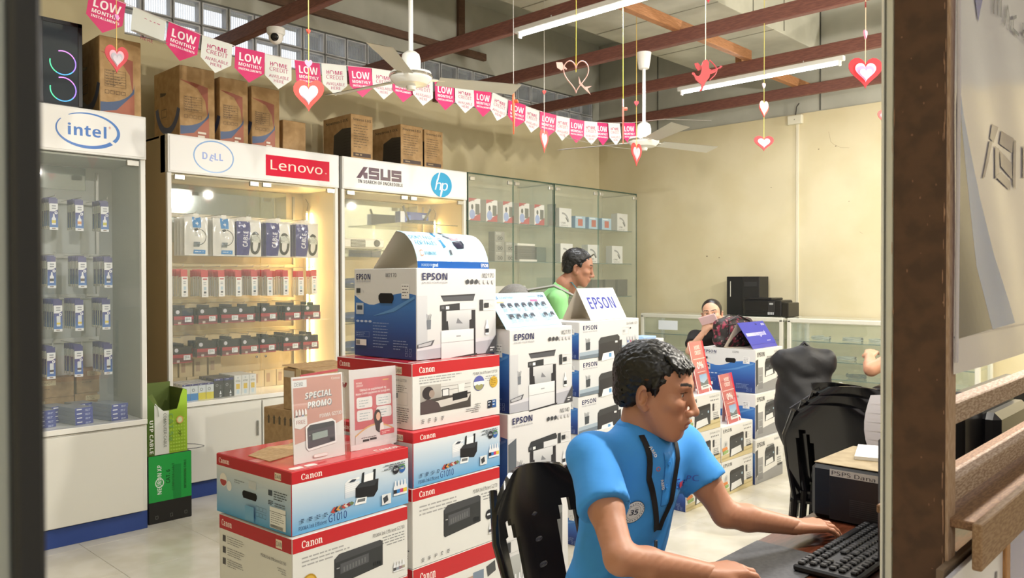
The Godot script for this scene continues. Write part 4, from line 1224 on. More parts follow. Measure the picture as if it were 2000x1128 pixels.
func stacks() -> void:
	# first stack
	printer_box("printer_box", "lowest printer box of the front left stack, almost out of the frame", V(1.38, 0, -2.33), 3.5, V(0.51, 0.382, 0.45), "canon", "perf")
	printer_box("printer_box", "white and red printer box with a gold seal under the nearest blue printer box", V(1.382, 0.383, -2.333), 3.54, V(0.51, 0.262, 0.456), "canon", "dark")
	var a := printer_box("printer_box", "blue and red printer box on top of the front left stack, two standees on it", V(1.392, 0.646, -2.352), 3.67, V(0.522, 0.215, 0.473), "canon", "photo")
	slot(a, -0.25, 0.095, 0.09, 0.026)
	part("top_print", canon_top(0.515, 0.466), ink_gloss, a, V(0.003, 0.2155, -0.47), V(-PI / 2, 0, 0))
	# second stack
	printer_box("printer_box", "lowest printer box of the red stack, its word performance just in the frame", V(1.94, 0, -2.395), 2.6, V(0.505, 0.379, 0.45), "canon", "perf")
	printer_box("printer_box", "white and red printer box with a wide dark printer, third down in the red stack", V(1.941, 0.38, -2.399), 2.55, V(0.504, 0.31, 0.44), "canon", "flat")
	printer_box("printer_box", "blue and red printer box inside the tall stack, under the desk photograph box", V(1.948, 0.691, -2.401), 3.97, V(0.515, 0.216, 0.45), "canon", "photo")
	var g := printer_box("printer_box", "white and red printer box with a grey desk photograph, under the big blue box", V(1.973, 0.908, -2.436), 2.84, V(0.514, 0.262, 0.479), "canon", "desk")
	part("top_print", canon_top(0.508, 0.474), ink_gloss, g, V(0.003, 0.2625, -0.477), V(-PI / 2, 0, 0))
	var m := printer_box("printer_box", "large white and blue printer box crowning the tall red stack, curved card on it", V(2.046, 1.1725, -2.496), 3.32, V(0.481, 0.374, 0.395), "epson", "M2170")
	slot(m, -0.185, 0.25, 0.094, 0.042)
	# third stack
	printer_box("printer_box", "large grey printer box at the foot of the stack behind the black chair", V(2.472, 0, -2.45), 3.0, V(0.5, 0.525, 0.42), "epson", "L15")
	printer_box("printer_box", "white printer box in the middle of the stack behind the black chair", V(2.53, 0.526, -2.455), 3.03, V(0.469, 0.373, 0.4), "epson", "M2140")
	printer_box("printer_box", "white printer box topping the stack behind the black chair, light blue card on it", V(2.544, 0.9, -2.456), 3.7, V(0.474, 0.374, 0.4), "epson", "M2170")
	# fourth stack
	var at4 := ["topmost of the six alike flat boxes behind the seated man, carrying the name card", "second from the top of the six alike flat boxes behind the seated man", "third from the top of the six alike flat boxes behind the seated man", "fourth from the top of the six alike flat boxes behind the seated man", "fifth from the top of the six alike flat boxes behind the seated man", "lowest of the six alike flat boxes behind the seated man"]
	for k in 6:
		printer_box("printer_box", at4[k], V(3.459 + 0.006 * (k % 2), 0.21 * (5 - k), -2.8 - 0.004 * (k % 3)), 5.0, V(0.66, 0.209, 0.3), "epson", "L121", "flat printer boxes behind the man")
	# fifth group: two low stacks and a taller one beside them
	var at5 := ["top box of the low stack just right of the man's face, red standee on it", "middle box of the low stack partly hidden by the man's shoulder", "lowest box of the low stack hidden behind the man's sleeve"]
	for k in 3:
		printer_box("printer_box", at5[k], V(4.44 + 0.004 * k, 0.245 * (2 - k), -2.725), 0.3, V(0.455, 0.244, 0.38), "epson", "L3210", "small printer boxes with a wooden desk picture")
	var at6 := ["upper of the two small boxes beside the bare floor, red standee on it", "lower of the two small boxes standing on the bare floor"]
	for k in 2:
		printer_box("printer_box", at6[k], V(4.915 + 0.003 * k, 0.24 * (1 - k), -2.732), 0.2, V(0.455, 0.239, 0.38), "epson", "L3210", "small printer boxes with a wooden desk picture")
	var at7 := ["top box of the tall right stack with a blue side, blue folded card on it", "middle box of the tall right stack beside the black chairs", "lowest box of the tall right stack beside the black chairs"]
	for k in 3:
		var b := printer_box("printer_box", at7[k], V(5.385 + 0.05 * (2 - k), 0.325 * (2 - k), -2.72 - 0.025 * (2 - k)), 1.1, V(0.465, 0.324, 0.44), "epson", "L5290", "printer boxes of the tall right stack")
		slot(b, -0.2, 0.235, 0.085, 0.034)
	for k in 4:
		printer_box("printer_box", ["top box of the white stack behind the man's hair, light blue slip on it", "second box of the white stack behind the man's hair", "third box of the white stack behind the man's hair", "lowest box of the white stack behind the man's hair"][k], V(4.42, 0.27 * (3 - k), -3.13), 2.0, V(0.42, 0.269, 0.3), "epson", "L121", "white boxes stacked behind the man's hair")
	single("paper_slip", bx(V(0.16, 0.02, 0.12), 0.004), mt("9fc0ea", 0.4), "light blue slip lying on the white boxes behind the man", "paper", V(4.66, 1.091, -3.2))
	# cards and standees
	var p := Print.new(31)
	p.rect(0, 0, 0.43, 0.16, "c4e8f8", "c9e9f6"); p.poly(Q([0.15, 0, 0.43, 0, 0.43, 0.03, 0.3, 0.05]), "eef9fc")
	p.rect(0, 0.136, 0.43, 0.021, "1e5fb4")
	p.text("DON'T FALL", 0.006, 0.062, 0.0145, "2a8ab0", "s", 0.128); p.text("FOR FAKES", 0.018, 0.085, 0.0145, "2a8ab0", "s", 0.118)
	p.poly(Q([0.15, 0.03, 0.166, 0.026, 0.186, 0.09, 0.17, 0.094]), "2f86b8"); p.poly(Q([0.154, 0.05, 0.172, 0.046, 0.176, 0.062, 0.158, 0.066]), "e6f3f8"); p.poly(Q([0.16, 0.012, 0.18, 0.01, 0.178, 0.03, 0.164, 0.03]), "5a6d8c")
	p.poly(Q([0.238, 0.07, 0.3, 0.064, 0.303, 0.078, 0.29, 0.094, 0.25, 0.096, 0.238, 0.084]), "2c2f44"); p.poly(Q([0.238, 0.05, 0.29, 0.046, 0.294, 0.06, 0.24, 0.066]), "b79aa8"); p.poly(Q([0.212, 0.012, 0.24, 0.008, 0.238, 0.026, 0.216, 0.028]), "4a5578"); p.poly(Q([0.212, 0.036, 0.24, 0.05, 0.232, 0.058, 0.21, 0.046]), "6a6f7c")
	p.rect(0.196, 0.1, 0.012, 0.016, "5c6470")
	p.ring(0.03, 0.112, 0.011, 0.01, 0.003, 0.003, 30, 330, "e48f74"); p.text("GO GENUINE", 0.046, 0.117, 0.009, "3c8ab0", "sb", 0.066)
	p.text("ENGINEERED FOR", 0.018, 0.151, 0.007, "bfe0f2", "s", 0.06); p.text("good", 0.08, 0.152, 0.01, "d7edf8", "sb"); epson_word(p, 0.375, 0.152, 0.011, 0.046, "f2f6fa")
	card("curved_table_card", "light blue curved card reading don't fall for fakes, on the large printer box", V(2.046 + 0.026, 1.5455, -2.498), 3.32, 0.43, 0.157, 0.02, 0.15, 0.3, p, "d3edf8", 1.0)
	p = Print.new(32)
	p.rect(0, 0, 0.425, 0.152, "bfe2f4")
	p.text("Ink", 0.025, 0.03, 0.017, "2a5aa8", "tb", 0.0, 0, -0.1); p.text("EcoTank Printers", 0.07, 0.026, 0.011, "3b6ea8", "s", 0.1)
	p.text("EXCEED YOUR VISION", 0.28, 0.021, 0.005, "5f8fc0", "s", 0.06); epson_word(p, 0.36, 0.023, 0.011, 0.045, "3a4a78")
	p.rrect(0.285, 0.033, 0.055, 0.009, 0.003, "e06a9a"); p.rect(0.035, 0.039, 0.05, 0.006, "e8b08a"); p.rect(0.055, 0.094, 0.07, 0.004, "7f9ab0")
	for r in 2:
		for k in 7:
			var u := 0.05 + 0.05 * k + r * 0.01
			var v := 0.052 + 0.052 * r
			if r == 1 and k == 4:
				p.rect(u + 0.008, v - 0.008, 0.005, 0.02, "c9d6e2"); p.rect(u + 0.022, v - 0.006, 0.005, 0.02, "8fa4b8")
				continue
			p.poly(Q([u, v, u + 0.028, v - 0.004, u + 0.031, v + 0.012, u + 0.002, v + 0.015]), "343a48"); p.rect(u + 0.004, v - 0.005, 0.022, 0.006, "4b5364"); p.rect(u + 0.006, v + 0.009, 0.016, 0.006, "8c98a8")
			p.greek(u, v + 0.021, 0.033, 3, 0.005, 0.0025, "7a98b0")
	card("table_card", "light blue card with rows of tiny printers, leaning back on the middle stack", V(2.536 + 0.0, 1.2745, -2.5), 4.18, 0.425, 0.16, -0.03, 0.09, 0.17, p, "bfe2f4")
	p = Print.new(33)
	p.rect(0, 0, 0.4, 0.18, "efeee8")
	epson_word(p, 0.055, 0.122, 0.068, 0.285, "2b3a9c")
	card("table_card", "white folded card with large blue maker name on the flat boxes", V(3.459 + 0.17, 1.2605, -2.83), 5.0, 0.4, 0.185, 0.02, 0.12, 0.22, p, "efeee8")
	p = Print.new(34)
	p.rect(0, 0, 0.43, 0.16, "2f35a4")
	p.text("ENGINEERED FOR", 0.03, 0.1, 0.022, "f0f1f6", "sb", 0.2); p.text("good", 0.235, 0.1, 0.03, "f0f1f6", "s", 0.11); epson_word(p, 0.36, 0.03, 0.013, 0.05, "e8eaf4"); p.greek(0.3, 0.14, 0.09, 1, 0.01, 0.005, "d5d8ec")
	card("table_card", "deep blue folded card with white slogan on the tall right stack", V(5.49, 0.976, -2.79), 1.1, 0.42, 0.19, 0.0, 0.13, 0.24, p, "2f35a4")
	# special promo
	p = Print.new(35)
	p.rect(0, 0, 0.215, 0.3, "e8e6e6"); p.poly(Q([0.006, 0.006, 0.21, 0.006, 0.21, 0.172, 0.17, 0.185, 0.05, 0.225, 0.006, 0.232]), "d29e92")
	p.rect(0.0, 0.012, 0.062, 0.026, "eef0f2"); p.text("DEMO", 0.012, 0.033, 0.014, "6a7078", "mb", 0.034)
	p.text("Canon", 0.205, 0.022, 0.009, "efe0da", "tb", 0.0, 2)
	for k in 3:
		p.text("SPECIAL", 0.108 + 0.0015 * (2 - k), 0.078 + 0.002 * (2 - k), 0.021, ["7d7a80", "a5a4aa", "f2f3f5"][k], "sb", 0.112, 1, -0.03, 0.15); p.text("PROMO", 0.112 + 0.0015 * (2 - k), 0.111 + 0.002 * (2 - k), 0.021, ["7d7a80", "a5a4aa", "f2f3f5"][k], "sb", 0.1, 1, -0.03, 0.15)
	p.text("PIXMA G2730", 0.206, 0.15, 0.013, "f4ecea", "sb", 0.095, 2, -0.03)
	p.poly(Q([0.006, 0.14, 0.058, 0.135, 0.058, 0.17, 0.03, 0.182, 0.006, 0.175]), "efeceb"); p.text("FREE", 0.032, 0.164, 0.013, "a85a50", "s", 0.036, 1)
	for k in 4:
		p.poly(Q([0.012 + 0.0125 * k, 0.115, 0.016 + 0.0125 * k, 0.112, 0.02 + 0.0125 * k, 0.122, 0.02 + 0.0125 * k, 0.14, 0.011 + 0.0125 * k, 0.141]), "f0eeee"); p.rect(0.012 + 0.0125 * k, 0.133, 0.008, 0.006, ["4c4a50", "b08a90", "8a9ab0", "c0b08a"][k])
	p.poly(Q([0.05, 0.178, 0.066, 0.168, 0.16, 0.16, 0.178, 0.172, 0.178, 0.25, 0.06, 0.262, 0.05, 0.25]), "eeeef0"); pic_flat_printer(p, 0.056, 0.17, 0.117, 0.72, "58525a")
	p.poly(Q([0.075, 0.203, 0.14, 0.199, 0.14, 0.222, 0.075, 0.227]), "9aa8a6"); p.rrect(0.078, 0.277, 0.06, 0.012, 0.005, "d8b4ac"); p.rrect(0.0792, 0.2782, 0.0576, 0.0096, 0.004, "ece9e9")
	standee("standee", "pink and white special promo standee on the nearest blue printer box", V(1.452, 0.8628, -2.435), 3.0, 0.217, 0.3, 0.05, p)
	single("barcode_strip", bx(V(0.16, 0.008, 0.003), 0.0), mt("b8525a", 0.5), "red printed tape strip along the top edge of the pink standee", "tape", V(1.57, 1.168, -2.459), V(0, deg_to_rad(3.0), 0.05))
	# home credit leaflet in a clear holder
	p = Print.new(36)
	p.rect(0, 0, 0.225, 0.3, "ded8da"); p.rect(0.022, 0.036, 0.185, 0.19, "cf6068")
	p.text("HOME", 0.032, 0.056, 0.007, "f3dcd8", "sb"); p.text("CREDIT", 0.032, 0.066, 0.007, "f3dcd8", "sb"); p.rect(0.16, 0.047, 0.03, 0.004, "e8b060")
	p.text("TIWALA sa pagbabayad ng", 0.112, 0.083, 0.0085, "fbeeee", "sb", 0.13, 1, -0.02); p.text("Home Credit payments na sa app mo", 0.112, 0.096, 0.0085, "fbeeee", "sb", 0.165, 1, -0.02)
	for q in [[0.032, 0.106], [0.125, 0.104], [0.032, 0.154], [0.125, 0.15]]:
		p.rrect(q[0], q[1], 0.075, 0.042, 0.008, "ece9ea"); p.greek(q[0] + 0.012, q[1] + 0.012, 0.05, 3, 0.01, 0.004, "9fb0b8")
	var hill := []
	for i in 13:
		hill.append(Vector2(0.022 + 0.185 * i / 12.0, 0.262 - 0.05 * sin(PI * (0.1 + 0.75 * i / 12.0))))
	hill.append(Vector2(0.207, 0.3)); hill.append(Vector2(0.022, 0.3))
	p.poly(hill, "e0b070"); p.frame(0.0, 0.006); p.poly(hill, "ded8da"); p.frame(0, 0); p.rect(0.0, 0.28, 0.225, 0.02, "ded8da")
	p.ell(0.13, 0.186, 0.017, 0.026, "3a2a2a"); p.poly(Q([0.112, 0.19, 0.15, 0.19, 0.152, 0.232, 0.136, 0.25, 0.12, 0.238]), "3a2a2a"); p.ell(0.133, 0.187, 0.0105, 0.016, "e0b49c"); p.poly(Q([0.142, 0.215, 0.156, 0.21, 0.16, 0.238, 0.138, 0.244]), "efe4e2")
	p.greek(0.05, 0.258, 0.09, 1, 0.01, 0.004, "6a5a5c"); p.rect(0.056, 0.266, 0.03, 0.008, "2c2628"); p.rect(0.09, 0.264, 0.032, 0.008, "2c2628"); p.rrect(0.14, 0.24, 0.07, 0.02, 0.004, "cf6068"); p.greek(0.148, 0.247, 0.05, 2, 0.006, 0.003, "f3dcd8")
	standee("leaflet_holder", "clear leaflet holder with a red and white credit leaflet, beside the pink standee", V(1.712, 0.8628, -2.475), 3.0, 0.228, 0.3, 0.03, p)
	# two red credit standees
	for q in [[Vector3(4.66, 0.736, -2.76), 7.0, "red zero percent credit standee leaning by the man's forehead"], [Vector3(5.07, 0.481, -2.765), 6.0, "lower red zero percent credit standee on the two small boxes"]]:
		p = Print.new(37)
		p.rect(0, 0, 0.24, 0.375, "c62130"); p.rect(0, 0, 0.012, 0.375, "e9dedd")
		p.text("HOME", 0.125, 0.055, 0.028, "f8e9e6", "sb", 0.085, 1); p.text("CREDIT", 0.125, 0.09, 0.028, "f8e9e6", "sb", 0.1, 1)
		p.rect(0.03, 0.115, 0.19, 0.006, "f0c8c4"); p.text("0%", 0.12, 0.185, 0.046, "fbf6f4", "sb", 0.1, 1); p.rect(0.055, 0.205, 0.13, 0.005, "f0c8c4")
		p.rect(0.07, 0.225, 0.12, 0.1, "6fa8dc", "dfe8ee", 3); p.poly(Q([0.07, 0.27, 0.12, 0.285, 0.19, 0.262, 0.19, 0.3, 0.07, 0.3]), "3f4c5c"); p.poly(Q([0.062, 0.3, 0.2, 0.298, 0.206, 0.32, 0.062, 0.324]), "e4e6e8"); p.rect(0.09, 0.304, 0.09, 0.008, "5c6068")
		p.ring(0.208, 0.338, 0.028, 0.03, 0.012, 0.012, 0, 360, "fbf6f4"); p.poly(Q([0.2, 0.352, 0.222, 0.352, 0.226, 0.372, 0.198, 0.372]), "fbf6f4")
		standee("standee", q[2], q[0], q[1], 0.2, 0.345, 0.22, p, "c62130")
	# torn brown carton sheet on the first stack
	var tear := PackedVector2Array(Q([0, 0, 0.3, 0.02, 0.33, 0.14, 0.28, 0.17, 0.24, 0.155, 0.17, 0.19, 0.12, 0.175, 0.03, 0.14]))
	single("carton_scrap", Shape.new().slab(tear, 0.0, 0.003).mesh(0.0), noisy("c7a77c", "b8966a", 0.05, 0.3, 0.85), "torn brown cardboard scrap lying on the nearest blue printer box", "cardboard", V(1.42, 0.862, -2.54), V(-PI / 2, 0.25, 0))
	# brown cartons behind the first stack
	var card_m := noisy("a88a62", "9a7c56", 0.04, 0.5, 0.85, 0.0, 4)
	var c1 := thing("brown_carton", "large brown carton with printed handling symbols, below the taped carton", "carton", V(2.545, 0.36, -3.98), 0.14)
	part("carton", bx(V(0.45, 0.36, 0.52), 0.004, V(0.225, 0.18, -0.26)), card_m, c1)
	p = Print.new(41)
	p.text("EPSON", 0.33, 0.17, 0.045, "3b342c", "s", 0.16)
	for k in 5:
		p.rect(0.04 + 0.052 * k, 0.06, 0.018, 0.035, "5a4c3a"); p.poly(Q([0.035 + 0.052 * k, 0.06, 0.05 + 0.052 * k, 0.04, 0.063 + 0.052 * k, 0.06]), "5a4c3a")
	part("print", p.mesh(), ink, c1, V(0, 0.36, -0.52), V(0, -PI / 2, 0))
	part("torn_label", bx(V(0.001, 0.13, 0.05), 0.0), mt("e0d2cc", 0.7), c1, V(-0.001, 0.28, -0.16), V(0.3, 0, 0))
	var c0 := thing("brown_carton", "brown carton on the floor under the one with handling symbols", "carton", V(2.545, 0, -3.98), 0.14)
	part("carton", bx(V(0.45, 0.359, 0.52), 0.004, V(0.225, 0.18, -0.26)), card_m, c0)
	part("tape", bx(V(0.002, 0.358, 0.05), 0.0), mt("c4ad84", 0.3), c0, V(-0.001, 0.18, -0.26))
	var c2 := thing("brown_carton", "smaller brown carton with clear tape, on top behind the pink standee", "carton", V(2.535, 0.721, -4.02), 0.1)
	part("carton", bx(V(0.36, 0.25, 0.3), 0.004, V(0.18, 0.125, -0.15)), card_m, c2)
	part("tape", bx(V(0.0015, 0.25, 0.045), 0.0), mt("c4ad84", 0.25), c2, V(-0.001, 0.125, -0.15))
	part("label", bx(V(0.0015, 0.04, 0.1), 0.0), mt("c9bfae", 0.6), c2, V(-0.001, 0.215, -0.24))
	part("lid_flap", bx(V(0.38, 0.004, 0.16), 0.001), card_m, c2, V(0.19, 0.258, -0.23), V(0.08, 0, 0))
	# cable boxes between the cabinets
	var u1 := thing("cable_box", "green and black cable box on the floor between the cabinets", "cable box", V(1.96, 0, -4.965), 0.0)
	part("carton", bx(V(0.27, 0.42, 0.26), 0.004, V(0.135, 0.21, -0.13)), mt("1f1f1f", 0.5), u1)
	p = Print.new(51)
	p.rect(0, 0, 0.266, 0.285, "22a84a"); p.rect(0.15, 0.07, 0.05, 0.215, "1c9040")
	p.text("NEURON XP", 0.078, 0.24, 0.026, "e8f4ea", "sb", 0.18, 0, -PI / 2); p.ring(0.066, 0.17, 0.027, 0.03, 0.006, 0.006, 0, 360, "e8f4ea")
	p.text("CAT. 6", 0.13, 0.18, 0.024, "134a22", "sb", 0.085, 0, -PI / 2); p.text("COMPUTER CABLE", 0.156, 0.23, 0.014, "176a30", "sb", 0.17, 0, -PI / 2); p.text("INTERWORKING CABLE", 0.232, 0.23, 0.014, "134a22", "sb", 0.18, 0, -PI / 2)
	for k in 3:
		p.box(0.04 + 0.09 * k, 0.37, 0.016, 0.02, 0.0015, "8a8a86")
	part("print", p.mesh(), ink, u1, V(0.002, 0.418, 0.0))
	var u2 := thing("cable_box", "torn open lime cable box stacked on the green one", "cable box", V(1.955, 0.4205, -4.965), 0.02)
	var cs := Shape.new()
	cs.box(V(0.004, 0.2, -0.12), V(0.004, 0.4, 0.24)); cs.box(V(0.246, 0.195, -0.12), V(0.004, 0.39, 0.24)); cs.box(V(0.125, 0.21, -0.238), V(0.246, 0.42, 0.004)); cs.box(V(0.125, 0.004, -0.12), V(0.246, 0.006, 0.24))
	var hole := PackedVector2Array(Q([0.0, 0.0, 0.25, 0.0, 0.25, 0.385, 0.225, 0.4, 0.21, 0.36, 0.195, 0.3, 0.185, 0.275, 0.1, 0.27, 0.07, 0.3, 0.05, 0.35, 0.03, 0.385, 0.012, 0.372, 0.0, 0.38]))
	cs.slab(hole, -0.004, 0.0)
	part("carton", cs.mesh(0.0), mt("5a6b2c", 0.6), u2)
	p = Print.new(52)
	p.frame(0, 0)
	p.poly(Q([0.0, 0.04, 0.045, 0.11, 0.045, 0.418, 0.0, 0.418]), "4c6a22"); p.poly(Q([0.045, 0.11, 0.07, 0.122, 0.1, 0.15, 0.135, 0.152, 0.135, 0.418, 0.045, 0.418]), "dfe3dc"); p.poly(Q([0.135, 0.152, 0.186, 0.146, 0.2, 0.1, 0.212, 0.055, 0.226, 0.022, 0.25, 0.036, 0.25, 0.418, 0.135, 0.418]), "9cc43a")
	for k in 60:
		p.ell(0.145 + 0.017 * (k % 6), 0.21 + 0.021 * (k / 6), 0.006, 0.006, "aed050", 8)
	p.text("UTP CABLE", 0.012, 0.2, 0.022, "f0f3ea", "sb", 0.205, 0, PI / 2); p.text("COMPUTER CABLE", 0.098, 0.165, 0.017, "3a4a2c", "s", 0.21, 0, PI / 2); p.text("CAT 5e", 0.13, 0.17, 0.028, "7fae5a", "sb", 0.17, 0, PI / 2); p.text("XP", 0.19, 0.28, 0.018, "4a5a2a", "s", 0.035, 0, PI / 2)
	p.ell(0.2, 0.215, 0.022, 0.024, "e0b070"); p.ell(0.2, 0.215, 0.015, 0.017, "d9e6b0")
	part("print", p.mesh(), ink, u2, V(0, 0.42, 0.0))
	part("inside", bx(V(0.2, 0.2, 0.2), 0.0), mt("2a2019", 0.9), u2, V(0.125, 0.13, -0.13))
	part("cable", Shape.new().tube([V(0.06, 0.24, -0.05), V(0.05, 0.32, 0.0), V(0.06, 0.3, 0.012), V(0.07, 0.24, 0.008)], 0.003, 6).mesh(), mt("c9d0c6", 0.5), u2)
	part("loose_cable", Shape.new().tube([V(0.245, 0.01, -0.02), V(0.3, 0.012, 0.02), V(0.345, 0.016, 0.03), V(0.35, 0.02, 0.025), V(0.3, 0.035, 0.0), V(0.248, 0.04, -0.03)], 0.0025, 6).mesh(), mt("77787a", 0.5), u2)

# ---------------------------------------------------------------- goods in and on the cabinets
func peg(cab: Node3D, rail: Node3D, at: Vector3, length: float) -> void:
	part("hook", Shape.new().tube([V(0, 0, 0), V(0, -0.002, length), V(0, 0.012, length + 0.008)], 0.0025, 6).mesh(), mt("d0d0cc", 0.3, 0.7), rail, at)

func rail_of(cab: Node3D, y: float, depth: float, w: float, hex: String) -> Node3D:
	return part("hook_rail", bx(V(w - 0.22, 0.03, 0.014), 0.003), mt(hex, 0.4), cab, V(w / 2 - 0.005, y, -depth + 0.042))

func hung(first: Node3D, used: bool, at: Vector3, turn: float, label: String, group: String) -> Node3D:
	if used:
		return copy(first, at, turn, label, group)
	first.position = at; first.rotation.y = turn
	tag(first, label, "", group)
	return first

func ink_pack(liquid: String, tall: bool) -> Node3D:
	var t := thing("ink_pack", "", "ink pack")
	part("blister", Shape.new().box(V(0, -0.083, -0.008), V(0.044, 0.15, 0.016), 0.003).mesh(0.0), mt("c6ccca", 0.2), t)
	part("header_card", Shape.new().box(V(0, 0.005, -0.008), V(0.046, 0.034, 0.003)).mesh(0.0), mt("2f2f78", 0.35), t)
	var p := Print.new()
	p.rect(0, 0, 0.044, 0.15, "e6e9ec"); p.rect(0.0, 0.045, 0.044, 0.09, "343a86", "2f6fb8", 3)
	p.poly(Q([0, 0.045, 0.025, 0.045, 0.044, 0.032, 0.044, 0.05, 0, 0.055]), "343a86"); p.greek(0.012, 0.01, 0.026, 2, 0.014, 0.009, "8a8f9a")
	p.ell(0.034, 0.052, 0.008, 0.008, "f0f2f4"); p.ell(0.034, 0.052, 0.004, 0.004, "5a62a8")
	if tall:
		p.rrect(0.014, 0.06, 0.02, 0.06, 0.004, "d3dbe2"); p.rect(0.014, 0.098, 0.02, 0.012, liquid)
	else:
		p.frame(0, 0); pic_bottle(p, 0.022, 0.058, 0.062, liquid)
	p.greek(0.012, 0.139, 0.024, 1, 0.01, 0.007, "7c6a5a")
	part("label", p.mesh(), ink, t, V(-0.022, -0.008, 0.0005))
	return t

func cabinet_goods() -> void:
	# oval sign cabinet: four rows of ink packs on pegs
	var rows := ["top", "second", "third", "lowest"]
	var cols := ["leftmost", "left", "middle", "right"]
	var ys := [1.955, 1.622, 1.372, 1.103]
	var xs := [[1.335, 1.472, 1.612, 1.752], [1.32, 1.464, 1.626, 1.768], [1.345, 1.49, 1.602, 1.755], [1.31, 1.452, 1.603, 1.764]]
	var inks := [["d8c43a", "d8c43a", "d9944a", "c9c23a"], ["33363e", "33363e", "4a3c3a", "33363e"], ["d8c43a", "d8c43a", "d8b93a", "d8c43a"], ["33363e", "33363e", "33363e", "33363e"]]
	var made := {}
	for r in 4:
		var rail := rail_of(cabs[0], ys[r] + 0.028, 0.5, 1.344, "c9ccc8")
		for c in 4:
			peg(cabs[0], rail, V(xs[r][c] - 0.594 - 0.667, 0.0, 0.0), 0.36)
			for k in 6:
				var key := "%s %s" % [inks[r][c], r > 1]
				var was: bool = made.has(key)
				if not was:
					made[key] = ink_pack(inks[r][c], r > 1)
				var at := V(xs[r][c] + rng.randf_range(-0.004, 0.004), ys[r] - 0.008 * (1 if k == 0 else 0), -5.045 - k * (0.026 if r == 0 else 0.036))
				var lb: String = "front ink pack on the %s peg of the %s row under the oval sign" % [cols[c], rows[r]] if k == 0 else "ink pack behind the front one, %s peg of the %s row" % [cols[c], rows[r]]
				hung(made[key], was, at, rng.randf_range(-0.12, 0.06), lb, "ink packs on the pegs under the oval sign")
	# brown cartons and flat blue ink boxes on the deck
	var card_m := noisy("a88a62", "9a7c56", 0.04, 0.5, 0.85, 0.0, 4)
	var n := 0
	for q in [[1.5, 0.665, 0.3, 0.13, "lower left brown carton at the back under the ink packs"], [1.72, 0.665, 0.13, 0.14, "lower right brown carton at the back under the ink packs"], [1.53, 0.796, 0.24, 0.12, "upper left brown carton with paper labels under the ink packs"], [1.73, 0.806, 0.13, 0.15, "upper right brown carton under the ink packs"]]:
		var t := thing("brown_carton", q[4], "carton", V(q[0], q[1], -5.34))
		part("carton", bx(V(q[2], q[3], 0.1), 0.003, V(0, q[3] / 2, 0)), card_m, t)
		var p := Print.new(n)
		p.rect(0.05, 0.01, 0.08, 0.03, "d2c39a"); p.greek(0.055, 0.016, 0.06, 3, 0.008, 0.004, "7d6c50"); p.greek(0.02, 0.06, 0.09, 2, 0.015, 0.006, "6a573c")
		part("label", p.mesh(), ink, t, V(-q[2] / 2 + 0.01, q[3] - 0.005, 0.0505))
		n += 1
	var ib := thing("ink_box", "", "ink box")
	part("carton", bx(V(0.105, 0.024, 0.2), 0.002, V(0, 0.0125, -0.1)), mt("8b97ad", 0.3), ib)
	var bp := Print.new()
	bp.rect(0, 0, 0.105, 0.024, "2c3f94"); bp.rect(0.01, 0.006, 0.03, 0.006, "e4e8f0"); bp.greek(0.06, 0.012, 0.035, 2, 0.006, 0.004, "b9c4e0")
	part("end_print", bp.mesh(), ink, ib, V(-0.0525, 0.0245, 0.0))
	var used := false
	var spots := [[1.42, -5.02, "left"], [1.61, -4.99, "middle"], [1.805, -4.985, "right"], [1.53, -5.15, "back left"], [1.68, -5.16, "back right"]]
	var tier := ["lowest", "second", "third", "top"]
	for q in spots:
		for k in 4:
			hung(ib, used, V(q[0] + rng.randf_range(-0.003, 0.003), 0.6645 + 0.0245 * k, q[1]), 0.22 + rng.randf_range(-0.02, 0.02), "%s flat blue ink box of the %s pile under the ink packs" % [tier[k], q[2]], "flat blue ink boxes piled on the deck")
			used = true
	# red name sign cabinet: cable bags
	var names := ["leftmost white", "right white", "left purple", "middle purple", "right purple"]
	var spot := [2.515, 2.72, 2.915, 3.155, 3.405]
	var rail2 := rail_of(cabs[1], 1.975, 0.5, 1.344, "d6d2c2")
	for c in 5:
		var purple := c > 1
		var t := thing("cable_bag", "", "cable bag")
		var bag := Shape.new()
		var bw := 0.165 if not purple else 0.2
		for i in 8:
			for j in 10:
				var pp := []
				for e in [[i, j], [i + 1, j], [i + 1, j + 1], [i, j + 1]]:
					var fx: float = e[0] / 8.0
					var fy: float = e[1] / 10.0
					pp.append(V((fx - 0.5) * bw, -0.27 * fy, 0.024 * sin(PI * fx) * sin(PI * fy) + 0.004 * sin(fx * 9.0 + fy * 14.0) * sin(PI * fx)))
				bag.quad(pp[0], pp[1], pp[2], pp[3]); bag.quad(pp[0] * V(1, 1, -0.5), pp[1] * V(1, 1, -0.5), pp[2] * V(1, 1, -0.5), pp[3] * V(1, 1, -0.5))
		part("bag", bag.mesh(80.0), mt("dcdcd6", 0.15), t)
		var follow := func(v: Vector3) -> Vector3:
			var fx := clampf(v.x / bw, 0.0, 1.0)
			var fy := clampf(-v.y / 0.27, 0.0, 1.0)
			return Vector3(v.x - bw / 2, v.y, v.z * 2.0 + 0.001 + 0.024 * sin(PI * fx) * sin(PI * fy) + 0.004 * sin(fx * 9.0 + fy * 14.0) * sin(PI * fx))
		var p := Print.new(c)
